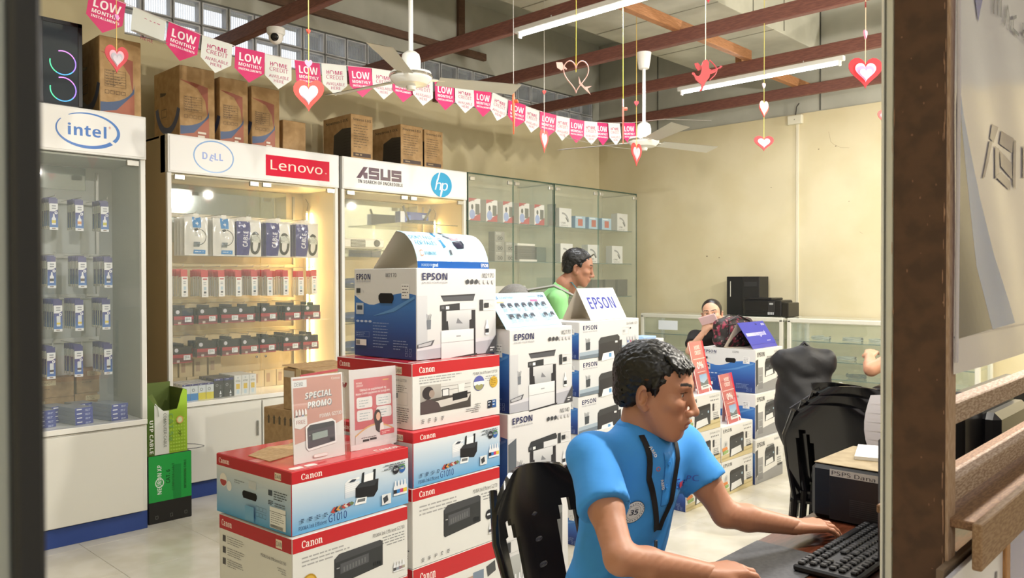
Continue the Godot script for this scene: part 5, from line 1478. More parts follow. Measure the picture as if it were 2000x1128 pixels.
		if purple:
			p.rect(0, 0.012, bw * 0.48, 0.25, "33307a"); p.poly(Q([bw * 0.48, 0.012, bw * 0.52, 0.012, bw * 0.42, 0.262, bw * 0.3, 0.262]), "33307a")
			p.text("CABLE", bw * 0.38, 0.2, 0.034, "e8e8f2", "sb", 0.115, 0, -PI / 2 + 0.05); p.poly(Q([bw * 0.3, 0.03, bw * 0.36, 0.045, bw * 0.3, 0.06, bw * 0.24, 0.045]), "d8d8ea")
			p.ring(bw * 0.72, 0.17, bw * 0.24, 0.085, 0.022, 0.022, 0, 360, "2e2c2c"); p.ring(bw * 0.72, 0.165, bw * 0.2, 0.06, 0.008, 0.008, 190, 330, "8a8680")
			p.rect(bw * 0.54, 0.11, bw * 0.38, 0.055, "c9cdc4"); p.greek(bw * 0.57, 0.12, bw * 0.3, 4, 0.01, 0.004, "7d817a"); p.rect(0, 0.0, bw, 0.012, "d9d6cc")
		else:
			p.rect(bw * 0.32, 0.0, bw * 0.36, 0.075, "2f86c8"); p.poly(Q([bw * 0.5, 0.03, bw * 0.56, 0.045, bw * 0.5, 0.06, bw * 0.44, 0.045]), "e6f0f6"); p.rect(bw * 0.36, 0.23, bw * 0.52, 0.028, "2f86c8"); p.rect(bw * 0.42, 0.24, bw * 0.36, 0.006, "cfe3f2")
			p.ring(bw * 0.5, 0.14, bw * 0.42, 0.06, 0.005, 0.005, -80, 95, "3c4044"); p.poly(Q([bw * 0.34, 0.085, bw * 0.5, 0.078, bw * 0.56, 0.09, bw * 0.42, 0.1]), "33373c"); p.rect(bw * 0.34, 0.175, bw * 0.26, 0.035, "6f7a80"); p.greek(bw * 0.4, 0.11, bw * 0.3, 3, 0.01, 0.004, "a4a8a8")
		part("print", fine(p, 0.03).mesh(follow), ink_gloss, t)
		part("hang_tab", bx(V(0.04, 0.03, 0.001), 0.0), mt("e0ded4", 0.3), t, V(0, 0.01, -0.001))
		peg(cabs[1], rail2, V(spot[c] - 2.249 - 0.667, 0.0, 0.0), 0.3)
		t.position = V(spot[c], 1.944, -5.5); t.rotation.y = -0.05 + 0.04 * (c % 3)
		tag(t, "front cable bag, %s one on the top row of pegs" % names[c], "", "cable bags on pegs")
		for k in 3:
			copy(t, V(spot[c] + rng.randf_range(-0.01, 0.01), 1.944, -5.56 - 0.05 * k), rng.randf_range(-0.1, 0.1), "cable bag hanging behind the %s front bag" % names[c], "cable bags on pegs")
	# red topped cartridge packs
	var rx := [2.42, 2.565, 2.69, 2.82, 2.945, 3.07, 3.205, 3.335, 3.455]
	var word := ["first", "second", "third", "fourth", "fifth", "sixth", "seventh", "eighth", "ninth"]
	var rail3 := rail_of(cabs[1], 1.61, 0.5, 1.344, "d6cda6")
	var cp := thing("cartridge_pack", "", "cartridge pack")
	part("carton", bx(V(0.046, 0.14, 0.018), 0.002, V(0, -0.07, -0.009)), mt("d9d5c4", 0.4), cp)
	part("header_card", bx(V(0.048, 0.05, 0.002), 0.0, V(0, 0.024, -0.009)), mt("c02a30", 0.4), cp)
	var hp := Print.new()
	hp.rect(0, 0, 0.046, 0.14, "e4e4e0"); hp.rect(0.008, 0.008, 0.03, 0.01, "b8505a"); hp.greek(0.012, 0.034, 0.022, 2, 0.012, 0.006, "6a7a88"); hp.rect(0.014, 0.068, 0.018, 0.024, "a9c4d4"); hp.rect(0.014, 0.1, 0.018, 0.014, "4a525c")
	hp.greek(0.012, 0.125, 0.022, 1, 0.01, 0.005, "77787a")
	part("label", hp.mesh(), ink, cp, V(-0.023, 0.0, 0.0002))
	used = false
	for c in 9:
		peg(cabs[1], rail3, V(rx[c] - 2.249 - 0.667, -0.01, 0.0), 0.3)
		for k in (6 if c < 7 else 3):
			hung(cp, used, V(rx[c] + 0.002 * (k % 2), 1.525 + rng.randf_range(-0.006, 0.006), -5.475 - 0.036 * k), rng.randf_range(-0.1, 0.1), ("front red topped cartridge pack on the %s peg from the left" % word[c]) if k == 0 else ("red topped cartridge pack behind the front one on the %s peg" % word[c]), "red topped cartridge packs on pegs")
			used = true
	# black headset packs, two rows
	var hs := thing("headset_pack", "", "headset pack")
	part("card", bx(V(0.138, 0.052, 0.03), 0.004, V(0, -0.02, -0.015)), mt("202022", 0.35), hs)
	part("tray", bx(V(0.14, 0.062, 0.034), 0.004, V(0, -0.077, -0.017)), mt("3a2626", 0.3), hs)
	var dot := part("speaker_disc", Shape.new().lathe([Vector2(0, 0.004), Vector2(0.013, 0.003), Vector2(0.0145, 0)], Vector3.ZERO, 14).mesh(), mt("c9c9d2", 0.3), hs, V(-0.042, -0.018, 0.0), V(PI / 2, 0, 0))
	part("hang_tab", bx(V(0.03, 0.024, 0.001), 0.0, V(0, 0.016, -0.015)), mt("26262a", 0.3), hs)
	var sp := Print.new()
	sp.rect(0, 0, 0.14, 0.024, "9c2430"); sp.rect(0, 0.024, 0.14, 0.03, "5a2a2c"); sp.rect(0, 0.054, 0.14, 0.006, "a83a40"); sp.rect(0.078, 0.008, 0.048, 0.034, "dfe3e6"); sp.greek(0.084, 0.014, 0.036, 3, 0.009, 0.005, "4a6a58")
	sp.rect(0.03, 0.04, 0.02, 0.016, "b9b0a8")
	part("print", sp.mesh(), ink, hs, V(-0.07, -0.046, 0.0006))
	used = false
	var hx := [[2.41, 2.585, 2.755, 2.875, 3.06, 3.265, 3.435], [2.40, 2.575, 2.755, 2.905, 3.05, 3.25, 3.42]]
	for r in 2:
		var rl := rail_of(cabs[1], 1.345 - 0.235 * r, 0.5, 1.344, "d6cda6")
		for c in 7:
			peg(cabs[1], rl, V(hx[r][c] - 2.249 - 0.667, -0.01, 0), 0.3)
			for k in [5, 4, 4, 3, 4, 6, 4][c]:
				hung(hs, used, V(hx[r][c] + 0.003 * (k % 2), 1.296 - 0.235 * r - (0.03 if r == 1 and c == 0 else 0.0), -5.475 - 0.046 * k), rng.randf_range(-0.08, 0.12), ("front black headset pack on the %s peg of the %s headset row" % [word[c], "upper" if r == 0 else "lower"]) if k == 0 else ("black headset pack behind the front one, %s peg, %s headset row" % [word[c], "upper" if r == 0 else "lower"]), "black headset packs on pegs")
				used = true
	# ink bottle boxes along the deck
	var cols2 := [["2f86c8", "cyan"], ["2f86c8", "cyan"], ["d8cc2a", "yellow"], ["d8cc2a", "yellow"], ["24242a", "black"], ["24242a", "black"], ["e4d98a", "pale yellow"], ["e4d98a", "pale yellow"], ["e4d98a", "pale yellow"]]
	var bxs := [2.4, 2.456, 2.513, 2.57, 2.635, 2.71, 2.78, 2.838, 2.896]
	var bw2 := [0.054, 0.054, 0.054, 0.054, 0.068, 0.07, 0.056, 0.056, 0.056]
	for c in 9:
		var t := thing("ink_bottle_box", "", "ink box")
		var w: float = bw2[c]
		var h := 0.115 if c < 4 else 0.135 if c < 6 else 0.145
		part("carton", bx(V(w, h, 0.055), 0.0015, V(0, h / 2, -0.0275)), mt("d9dcdc" if c != 4 and c != 5 else "26262c", 0.35), t)
		var p := Print.new(c)
		if c < 6:
			p.rect(0, 0, w, h * 0.12, "2f2f78"); p.greek(w * 0.2, h * 0.04, w * 0.5, 1, 0.01, 0.005, "d5d8ec")
		if c < 4:
			p.rect(0, h * 0.12, w, h * 0.46, "d5dfe4"); p.rect(0, h * 0.58, w, h * 0.42, cols2[c][0]); p.ring(w * 0.4, h * 0.38, w * 0.2, w * 0.2, 0.004, 0.004, 0, 360, "6a7478")
		elif c < 6:
			p.rect(0, h * 0.12, w, h * 0.88, "24242a"); p.ring(w * 0.3, h * 0.35, w * 0.16, w * 0.16, 0.006, 0.006, 0, 360, "7c7c82"); pic_bottle(p, w * 0.68, h * 0.65, h * 0.3, "4c4c54"); p.text("INK", w * 0.76, h * 0.55, 0.012, "6a6a72", "sb", 0.0, 0, -PI / 2)
		else:
			p.text("GT52", w * 0.5, h * 0.32, 0.012, "5a6468", "sb", w * 0.62, 1); p.rect(w * 0.24, h * 0.42, w * 0.5, h * 0.26, "d9b93a"); p.rect(w * 0.3, h * 0.72, w * 0.36, h * 0.2, "b9d0e0"); p.ell(w * 0.5, h * 0.12, w * 0.1, w * 0.1, "a8b4bc", 10)
		part("print", p.mesh(), ink, t, V(-w / 2, h, 0.0))
		t.position = V(bxs[c], 0.6642, -5.42); t.rotation.y = rng.randf_range(-0.04, 0.04)
		var wh: String = ["first", "second", "third", "fourth", "fifth", "sixth", "seventh", "eighth", "ninth"][c]
		tag(t, "%s ink bottle box, %s from the left in the front row" % [cols2[c][1], wh], "", "ink bottle boxes on the deck")
		for k in 3:
			copy(t, V(bxs[c], 0.6642, -5.481 - 0.061 * k), rng.randf_range(-0.04, 0.04), "%s ink bottle box standing behind the %s one of the front row" % [cols2[c][1], wh], "ink bottle boxes on the deck")
	var cb := thing("cartridge_carton", "", "carton")
	part("carton", bx(V(0.098, 0.13, 0.05), 0.002, V(0, 0.065, 0)), mt("d8c69c", 0.6), cb)
	part("label", bx(V(0.03, 0.07, 0.001), 0.0, V(-0.02, 0.07, 0.0252)), mt("b89a7c", 0.6), cb)
	for k in 11:
		hung(cb, k > 0, V(2.38 + 0.103 * k, 0.6642, -5.74), 0.0, "cream cartridge carton in the back row, %s from the left" % (word + ["tenth", "eleventh"])[k], "cream cartons along the back of the deck")
	for k in 4:
		copy(cb, V(2.42 + 0.11 * k, 0.7945, -5.74), 0.0, "cream cartridge carton on top of the back row, %s from the left" % word[k], "cream cartons along the back of the deck")
	# round logo cabinet: two glass shelves with a projector, a router and sleeves
	for q in [[1.745, 0.0, 0.62], [1.99, 0.62, 0.66], [1.42, 0.0, 1.26], [1.14, 0.0, 1.26], [0.9, 0.0, 1.26]]:
		var s := part("shelf", bx(V(q[2], 0.007, 0.36), 0.0), glass("e8dcb0", 0.25), cabs[2], V(0.04 + q[1] + q[2] / 2, q[0], -0.27))
		part("shelf_edge", bx(V(q[2], 0.008, 0.003), 0.0), mt("5c5a3c", 0.2), s, V(0, 0, 0.181))
	var pj := thing("projector", "white projector with a dark lens on the glass shelf", "projector", V(3.94, 1.749, -5.5), -0.08)
	part("housing", bx(V(0.4, 0.085, 0.24), 0.016, V(0, 0.052, -0.1)), mt("ebe6d2", 0.4), pj)
	var gr := part("grille", bx(V(0.14, 0.06, 0.004), 0.002), mt("54503f", 0.6), pj, V(-0.06, 0.052, 0.02))
	for k in 5:
		part("grille_bar", bx(V(0.13, 0.0035, 0.003), 0.0), mt("d8d2ba", 0.5), gr, V(0, -0.022 + 0.011 * k, 0.003))
	part("lens", Shape.new().lathe([Vector2(0, 0.006), Vector2(0.02, 0.008), Vector2(0.026, 0.012), Vector2(0.03, 0.0)], Vector3.ZERO, 20).mesh(), mt("1c1a1c", 0.1), pj, V(0.12, 0.056, 0.02), V(PI / 2, 0, 0))
	for k in 2:
		part("foot", Shape.new().lathe([Vector2(0, 0.01), Vector2(0.014, 0.01), Vector2(0.012, 0)], Vector3.ZERO, 10).mesh(), mt("8d8a7a", 0.6), pj, V(-0.14 + 0.28 * k, 0.0, -0.02))
	var rb := thing("router_box", "blue router carton on the upper glass shelf, behind the black router", "carton", V(4.56, 1.994, -5.62), 0.05)
	part("carton", bx(V(0.34, 0.11, 0.07), 0.003, V(0, 0.055, 0)), mt("2b469c", 0.35), rb)
	part("print", Print.new().rect(0, 0, 0.05, 0.11, "dfe6ee").rect(0.06, 0.03, 0.06, 0.05, "4f74c8").rect(0.26, 0.02, 0.06, 0.03, "c9d8ea").mesh(), ink, rb, V(-0.168, 0.11, 0.0352))
	var ro := thing("router", "black router with two raised aerials on the upper glass shelf", "router", V(4.58, 1.994, -5.53), 0.0)
	part("housing", bx(V(0.24, 0.03, 0.11), 0.008, V(0, 0.016, 0)), mt("1d1e22", 0.3), ro)
	for k in 2:
		part("aerial", Shape.new().box(V(0, 0.075, 0), V(0.022, 0.15, 0.009), 0.003).mesh(0.0), mt("1b1c1f", 0.35), ro, V(-0.09 + 0.17 * k, 0.025, -0.05), V(0, 0, 0.45 if k == 0 else -0.6))
	for k in 2:
		var t := thing("book_carton", ["blue upright carton behind the curved card in the warm cabinet", "second blue upright carton behind the curved card in the warm cabinet"][k], "carton", V(4.36 + 0.12 * k, 1.4255, -5.5))
		part("carton", bx(V(0.11, 0.4, 0.2), 0.003, V(0, 0.2, 0)), mt("3c4a94", 0.4), t)
		part("print", Print.new().rect(0, 0, 0.02, 0.38, "d9d2b4").rect(0.04, 0.2, 0.02, 0.02, "d0d6ea").rect(0.04, 0.3, 0.02, 0.02, "d0d6ea").mesh(), ink, t, V(-0.053, 0.39, 0.1002))
	var lv := 0
	for y in [1.4255, 1.1455, 0.9055]:
		var t := thing("laptop_sleeve", "dark blue padded sleeve lying on the %s glass shelf beside the large box" % ["upper", "middle", "lower"][lv], "sleeve", V(3.86, y, -5.45), 0.12)
		part("sleeve", Shape.new().ball(V(0, 0.045, -0.05), V(0.17, 0.045, 0.14), 16).mesh(), mt("2f4a78", 0.5), t)
		part("zip", Shape.new().tube([V(-0.13, 0.045, 0.045), V(0, 0.045, 0.09), V(0.13, 0.045, 0.045)], 0.003, 5).mesh(), mt("c9c2a8", 0.3, 0.6), t)
		lv += 1
	# glass showcases
	var rw := thing("webcam_box", "", "boxed webcam")
	part("carton", bx(V(0.15, 0.21, 0.1), 0.003, V(0, 0.105, -0.05)), mt("c9c5bd", 0.4), rw)
	var wp := Print.new()
	wp.rect(0, 0, 0.15, 0.21, "e6e4de"); wp.poly(Q([0, 0.21, 0.15, 0.13, 0.15, 0.21]), "b23438"); wp.poly(Q([0, 0, 0.11, -0.0, 0.03, 0.03, 0, 0.04]), "b23438"); wp.ell(0.045, 0.15, 0.036, 0.045, "8fa4d4"); wp.rect(0.085, 0.05, 0.055, 0.1, "53544c"); wp.ell(0.045, 0.08, 0.015, 0.025, "3a3b3e"); wp.greek(0.02, 0.02, 0.09, 1, 0.01, 0.008, "8a4a4c")
	part("print", wp.mesh(), ink, rw, V(-0.075, 0.21, 0.0))
	for k in 5:
		hung(rw, k > 0, V(5.155 + 0.228 * k, 2.0495, -5.43), 0.0, "white and red boxed webcam, %s from the left on the top glass shelf" % word[k], "boxed webcams on the top shelf")
	var sb := thing("drive_box", "", "drive box")
	part("carton", bx(V(0.135, 0.095, 0.09), 0.003, V(0, 0.0475, -0.045)), mt("7d7c74", 0.5), sb)
	var dp := Print.new()
	dp.rect(0, 0, 0.135, 0.095, "88877c"); dp.greek(0.015, 0.012, 0.09, 2, 0.012, 0.007, "c9c7b8"); dp.ring(0.055, 0.065, 0.017, 0.017, 0.008, 0.008, 0, 360, "2e2e2c"); dp.ring(0.09, 0.065, 0.017, 0.017, 0.008, 0.008, 0, 360, "2e2e2c")
	part("print", dp.mesh(), ink, sb, V(-0.0675, 0.095, 0.0))
	var dl := ["lower left", "lower right", "middle left", "middle right", "topmost"]
	for k in 5:
		hung(sb, k > 0, V(5.5 + 0.145 * (k % 2), 1.677 + 0.096 * (k / 2), -5.44), 0.0, "%s grey drive box of the small pile on the second glass shelf" % dl[k], "grey drive boxes in the showcase")
	for k in 8:
		single("flat_box", bx(V(0.26, 0.022, 0.16), 0.002, V(0, 0.011, 0)), mt("4f4e46" if k != 0 and k != 7 else "dad8cc", 0.5), "flat %s box, %s from the bottom beside the drive boxes" % ["dark" if k != 0 and k != 7 else "white", word[k]], "box", V(5.86 + (0.03 if k == 0 else 0.0), 1.677 + 0.0225 * k, -5.5), Vector3.ZERO, "flat boxes in the showcase")
	single("green_box", bx(V(0.14, 0.15, 0.1), 0.003, V(0, 0.075, 0)), mt("3c5248", 0.5), "dark green box at the right end of the second glass shelf", "box", V(6.1, 1.677, -5.48))
	for k in 2:
		single("white_box", bx(V(0.2, 0.13, 0.1), 0.003, V(0, 0.065, 0)), mt("d5d3c8", 0.5), ["white box on the third glass shelf, left of the man in green", "white box on the third glass shelf, just behind the backpack"][k], "box", V(5.5 + 0.26 * k, 1.305, -5.48))
	var an := thing("adapter_box", "", "adapter box")
	part("carton", bx(V(0.2, 0.2, 0.09), 0.003, V(0, 0.1, -0.045)), mt("b9bab4", 0.5), an)
	var ap := Print.new()
	ap.rect(0, 0, 0.2, 0.2, "dcdcd8"); ap.ring(0.05, 0.16, 0.11, 0.115, 0.018, 0.018, -95, -10, "8b8d90"); ap.poly(Q([0.1, 0.1, 0.112, 0.092, 0.15, 0.14, 0.138, 0.148]), "2e3033"); ap.text("LTWB", 0.03, 0.165, 0.018, "5a5c60", "sb", 0.07); ap.text("EXTENDCOM", 0.03, 0.19, 0.014, "5a5c60", "s", 0.11)
	part("print", ap.mesh(), ink, an, V(-0.1, 0.2, 0.0))
	var ax := [[6.48, 2.0495, "left box on the top shelf of the corner showcase"], [7.5, 2.0495, "right box on the top shelf of the corner showcase"], [6.5, 1.6765, "box half hidden by the man's hair on the second shelf"], [6.96, 1.6765, "box just right of the man's hair on the second shelf"], [7.4, 1.6765, "rightmost box on the second shelf of the corner showcase"]]
	for k in 5:
		hung(an, k > 0, V(ax[k][0], ax[k][1], -5.43), 0.0, "white adapter box, " + ax[k][2], "white adapter boxes in the corner showcase")
	var bb := thing("blue_box", "", "box")
	part("carton", bx(V(0.17, 0.13, 0.08), 0.003, V(0, 0.065, -0.04)), mt("4f8fc0", 0.4), bb)
	part("print", Print.new().rect(0, 0, 0.17, 0.13, "9fc0d4").rect(0.045, 0.03, 0.08, 0.075, "b8503c").rect(0.01, 0.008, 0.1, 0.01, "e4edf2").mesh(), ink, bb, V(-0.085, 0.13, 0.0))
	for k in 3:
		hung(bb, k > 0, V(6.73 + 0.235 * k, 2.0495, -5.43), 0.0, "pale blue box with red square, %s of three on the top shelf" % ["first", "second", "third"][k], "blue boxes in the corner showcase")
	for k in 3:
		single("dark_box", bx(V(0.19, 0.19, 0.1), 0.003, V(0, 0.095, 0)), mt("4a4a42", 0.5), "dark grey box, %s of three on the third shelf of the corner showcase" % ["first", "second", "third"][k], "box", V(7.02 + 0.235 * k, 1.305, -5.47), Vector3.ZERO, "dark boxes in the corner showcase")
	single("black_pillar_box", bx(V(0.05, 0.23, 0.08), 0.003, V(0, 0.115, 0)), mt("1f2426", 0.4), "narrow black upright box between the two glass showcases", "box", V(6.27, 2.0495, -5.44))
	# on top of the cabinets
	var kr := func(called: String, label: String, at: Vector3, s: Vector3, style: int) -> void:
		var t := thing(called, label, "carton", at)
		part("carton", bx(s, 0.004, V(s.x / 2, s.y / 2, -s.z / 2)), noisy("bb9a6e", "ad8c60", 0.03, 0.6, 0.8), t)
		var p := Print.new(style)
		var q := Print.new(style + 5)
		if style < 5:
			p.poly(Q([0.0, s.y * 0.2, s.x * 0.4, s.y * 0.22, s.x * 0.8, s.y * 0.26, s.x * 0.8, s.y * 0.72, s.x * 0.72, s.y * 0.45, s.x * 0.5, s.y * 0.29]), "9c5642")
			var arc := []
			for i in 9:
				arc.append(Vector2(s.x * 0.83 * sin(PI * 0.5 * i / 8.0 + 0.02), s.y * (0.56 + 0.28 * cos(PI * 0.5 * i / 8.0))))
			for i in 9:
				arc.append(Vector2(s.x * 0.83 * sin(PI * 0.5 * (8 - i) / 8.0 + 0.02), s.y * (0.66 + 0.3 * cos(PI * 0.5 * (8 - i) / 8.0))))
			p.poly(arc, "44587c")
			p.poly(Q([0, s.y * 0.965, s.x * 0.4, s.y * 0.92, s.x * 0.83, s.y * 0.68, s.x * 0.83, s.y, 0, s.y]), "a85f44")
			for i in 7:
				p.rect(s.x * 0.12, s.y * (0.42 + 0.035 * i), s.x * 0.5, 0.0015, "4a3c2c")
				if i < 6: p.greek(s.x * 0.14, s.y * (0.43 + 0.035 * i), s.x * 0.46, 1, 0.02, 0.005, "5c4c38")
			for xx in [0.12, 0.32, 0.62]:
				p.rect(s.x * xx, s.y * 0.42, 0.0015, s.y * 0.21, "4a3c2c")
			for i in 4:
				p.box(s.x * (0.12 + 0.13 * i), s.y * 0.68, s.x * 0.1, s.y * 0.045, 0.0018, "5c4c38")
			if style > 1:
				p.greek(s.x * 0.5, s.y * 0.9, s.x * 0.25, 2, 0.025, 0.02, "e6dccc")
			q.ring(s.z * 0.55, s.y * 0.45, s.z * 0.5, s.y * 0.48, 0.05, 0.05, 20, 170, "4a567a"); q.poly(Q([s.z * 0.25, s.y * 0.3, s.z * 0.5, s.y * 0.33, s.z * 0.45, s.y * 0.36, s.z * 0.25, s.y * 0.36]), "4a3c2c"); q.box(s.z * 0.3, s.y * 0.55, s.z * 0.2, s.y * 0.12, 0.004, "4a3c2c")
		elif style < 9:
			p.text("Neutron I-DX", s.x * 0.08, s.y * 0.14, s.y * 0.055, "3a2f26", "tb", s.x * 0.84); p.greek(s.x * 0.12, s.y * 0.24, s.x * 0.7, 9, s.y * 0.06, s.y * 0.022, "6a5840"); p.rect(s.x * 0.1, s.y * 0.86, s.x * 0.8, s.y * 0.09, "4a3a30"); p.greek(s.x * 0.2, s.y * 0.885, s.x * 0.6, 1, 0.02, s.y * 0.045, "a8906c")
			p.box(s.x * 0.45, s.y * 0.42, s.x * 0.12, s.y * 0.06, 0.001, "6a5840")
			q.text("Neutron I-DX", s.z * 0.1, s.y * 0.16, s.y * 0.06, "3a2f26", "tb", s.z * 0.8); q.poly(Q([s.z * 0.4, s.y * 0.42, s.z * 0.7, s.y * 0.3, s.z, s.y * 0.32, s.z, s.y, s.z * 0.36, s.y]), "33302e")
			for i in 8:
				q.rect(s.z * 0.74, s.y * (0.4 + 0.07 * i), s.z * 0.24, s.y * 0.015, "22201f")
		part("front_print", p.mesh(), ink, t, V(0, s.y, 0.0))
		part("side_print", q.mesh(), ink, t, V(0, s.y, -s.z), V(0, -PI / 2, 0))
		part("tape", bx(V(0.05, 0.001, s.z), 0.0, V(s.x / 2, s.y + 0.0005, -s.z / 2)), mt("c4ab7c", 0.3), t)
	kr.call("case_carton", "printed computer case carton beside the black case on the oval sign cabinet", V(1.712, 2.4785, -5.0), V(0.238, 0.465, 0.4), 1)
	kr.call("case_carton", "printed computer case carton, left of three on the red signed cabinet", V(2.36, 2.4785, -5.4), V(0.25, 0.49, 0.42), 2)
	kr.call("case_carton", "printed computer case carton, middle of three on the red signed cabinet", V(2.647, 2.4785, -5.4), V(0.215, 0.46, 0.42), 3)
	kr.call("case_carton", "printed computer case carton, right of three on the red signed cabinet", V(2.89, 2.4785, -5.4), V(0.225, 0.44, 0.42), 4)
	kr.call("plain_carton", "plain pale carton in shadow at the right end of the red signed cabinet", V(3.2, 2.4785, -5.5), V(0.2, 0.25, 0.2), 9)
	kr.call("case_carton", "dark printed case carton, left of three on the cabinet with the round logo", V(3.74, 2.4785, -5.38), V(0.215, 0.36, 0.4), 5)
	kr.call("case_carton", "dark printed case carton, middle of three on the cabinet with the round logo", V(4.245, 2.4785, -5.38), V(0.245, 0.345, 0.4), 6)
	kr.call("case_carton", "dark printed case carton, narrow right one on the cabinet with the round logo", V(4.505, 2.4785, -5.38), V(0.215, 0.335, 0.4), 7)
	var tw := thing("computer_case", "black computer case with two glowing fan rings on the oval sign cabinet", "computer case", V(1.39, 2.4785, -5.0))
	part("chassis", bx(V(0.228, 0.5, 0.42), 0.004, V(0.114, 0.25, -0.212)), mt("141517", 0.4), tw)
	part("front_frame", Shape.new().box(V(0.012, 0.25, 0.002), V(0.024, 0.498, 0.012), 0.002).box(V(0.216, 0.25, 0.002), V(0.024, 0.498, 0.012), 0.002).box(V(0.114, 0.012, 0.002), V(0.228, 0.024, 0.012), 0.002).box(V(0.114, 0.488, 0.002), V(0.228, 0.024, 0.012), 0.002).mesh(0.0), mt("0f1012", 0.3), tw)
	part("front_glass", bx(V(0.18, 0.452, 0.004), 0.0, V(0.114, 0.25, 0.004)), mt("3a4148", 0.06), tw)
	for k in 2:
		for q in [[250.0, 330.0, "d58cf0"], [-30.0, 40.0, "9a7cf0"], [40.0, 120.0, "58a8e8"], [120.0, 190.0, "58d8a0"]]:
			var rp := Print.new()
			rp.z = 0.0
			rp.ring(0, 0, 0.07, 0.07, 0.006, 0.006, q[0], q[1], "ffffff", 16)
			part("fan_light", rp.mesh(), glow(q[2], 0.9), tw, V(0.125, 0.26 - 0.15 * k, 0.0068))
	for k in 12:
		part("vent_tooth", bx(V(0.01, 0.006, 0.02), 0.001), mt("d0d0cc", 0.4), tw, V(0.03 + 0.015 * k, 0.5025, -0.02))
	var t2 := thing("dark_case", "second dark computer case half hidden by the frame at the left edge", "computer case", V(1.2, 2.4785, -5.06))
	part("chassis", bx(V(0.16, 0.25, 0.38), 0.004, V(0.08, 0.125, -0.19)), mt("1b1d20", 0.4), t2)
	part("grille", bx(V(0.12, 0.2, 0.004), 0.0, V(0.08, 0.12, 0.003)), mt("2c3036", 0.6), t2)
	# on the glass counter
	var pc := thing("computer_case", "black computer case standing on the glass counter behind the printer", "computer case", V(7.72, 1.1225, -3.99))
	part("chassis", bx(V(0.2, 0.4, 0.37), 0.004, V(0, 0.2, 0)), mt("1c1c1d", 0.4), pc)
	part("front_panel", bx(V(0.006, 0.39, 0.18), 0.002, V(-0.103, 0.2, 0.09)), mt("242425", 0.3), pc)
	part("side_recess", bx(V(0.004, 0.05, 0.14), 0.002, V(-0.107, 0.32, 0.09)), mt("2f2f30", 0.4), pc)
	part("trim_strip", bx(V(0.004, 0.16, 0.008), 0.001, V(-0.102, 0.27, -0.14)), mt("c9c6b8", 0.3), pc)
	var bp2 := thing("printer", "black ink tank printer standing on the glass counter", "printer", V(7.55, 1.1225, -3.68))
	part("body", bx(V(0.26, 0.16, 0.4), 0.01, V(0, 0.085, 0)), mt("1b1b1c", 0.35), bp2)
	part("scanner_lid", bx(V(0.25, 0.022, 0.3), 0.006, V(0, 0.176, -0.05)), mt("222223", 0.3), bp2)
	part("control_panel", bx(V(0.006, 0.12, 0.07), 0.002, V(-0.131, 0.1, 0.1)), mt("2c2c2d", 0.3), bp2)
	part("display", bx(V(0.002, 0.018, 0.04), 0.0, V(-0.135, 0.13, 0.1)), mt("a9abaa", 0.2), bp2)
	part("paper_slot", bx(V(0.004, 0.028, 0.2), 0.0, V(-0.131, 0.05, -0.07)), mt("080808", 0.7), bp2)
	part("ink_tank", bx(V(0.24, 0.14, 0.07), 0.006, V(0, 0.072, 0.235)), mt("26241f", 0.3), bp2)
	for k in 4:
		part("tank_window", bx(V(0.002, 0.026, 0.011), 0.0, V(-0.135, 0.035, 0.07 + 0.017 * k)), mt("b9bcc0", 0.2), bp2)
	# coiled cables on the counter shelves
	var cz := [[0.904, -3.16, "left coil on the top shelf"], [0.904, -2.86, "middle coil on the top shelf"], [0.904, -2.62, "right coil on the top shelf"], [0.724, -3.2, "left coil on the middle shelf"], [0.724, -2.92, "right coil on the middle shelf"], [0.564, -2.83, "dark coil on the lowest shelf"]]
	for k in 6:
		var pts := []
		for i in 61:
			var a := TAU * i / 20.0 + k
			var r := 0.085 + 0.008 * sin(i * 1.7 + k)
			pts.append(V(r * 0.75 * cos(a), 0.006 + 0.011 * (i / 20.0), r * sin(a)))
		var t := thing("cable_coil", "grey-white cable in a loose coil, %s of the right glass counter" % cz[k][2], "cable", V(7.6, cz[k][0], cz[k][1]), 0.0, "coiled cables in the right glass counter")
		part("coil", Shape.new().tube(pts, 0.005, 6).mesh(), mt("a9b0a8" if k < 5 else "4a524e", 0.4), t)
		part("tie", bx(V(0.03, 0.04, 0.012), 0.003, V(0, 0.022, 0.085)), mt("3c403e", 0.5), t)

# ---------------------------------------------------------------- what hangs from the ceiling
func heart(w: float, h: float, n := 30) -> PackedVector2Array:   # the notch is at the origin, the point hangs below
	var p := PackedVector2Array()
	for i in n:
		var t := TAU * i / n
		p.append(Vector2(w * 0.5 * pow(sin(t), 3), h / 29.0 * (13.0 * cos(t) - 5.0 * cos(2 * t) - 2.0 * cos(3 * t) - cos(4 * t) - 5.0)))
	return p

func heart_rings(parent: Node3D, w: float, h: float, at: Vector3, cols: Array) -> void:
	var s := 0.62
	var z := 0.002
	for c in cols:
		part("paper_heart", Shape.new().slab(heart(w * s, h * s), z, z + 0.002).mesh(0.0), mt(c, 0.6), parent, at + V(0, -h * (0.08 + (0.62 - s) * 0.5), 0))
		s -= 0.13
		z += 0.002

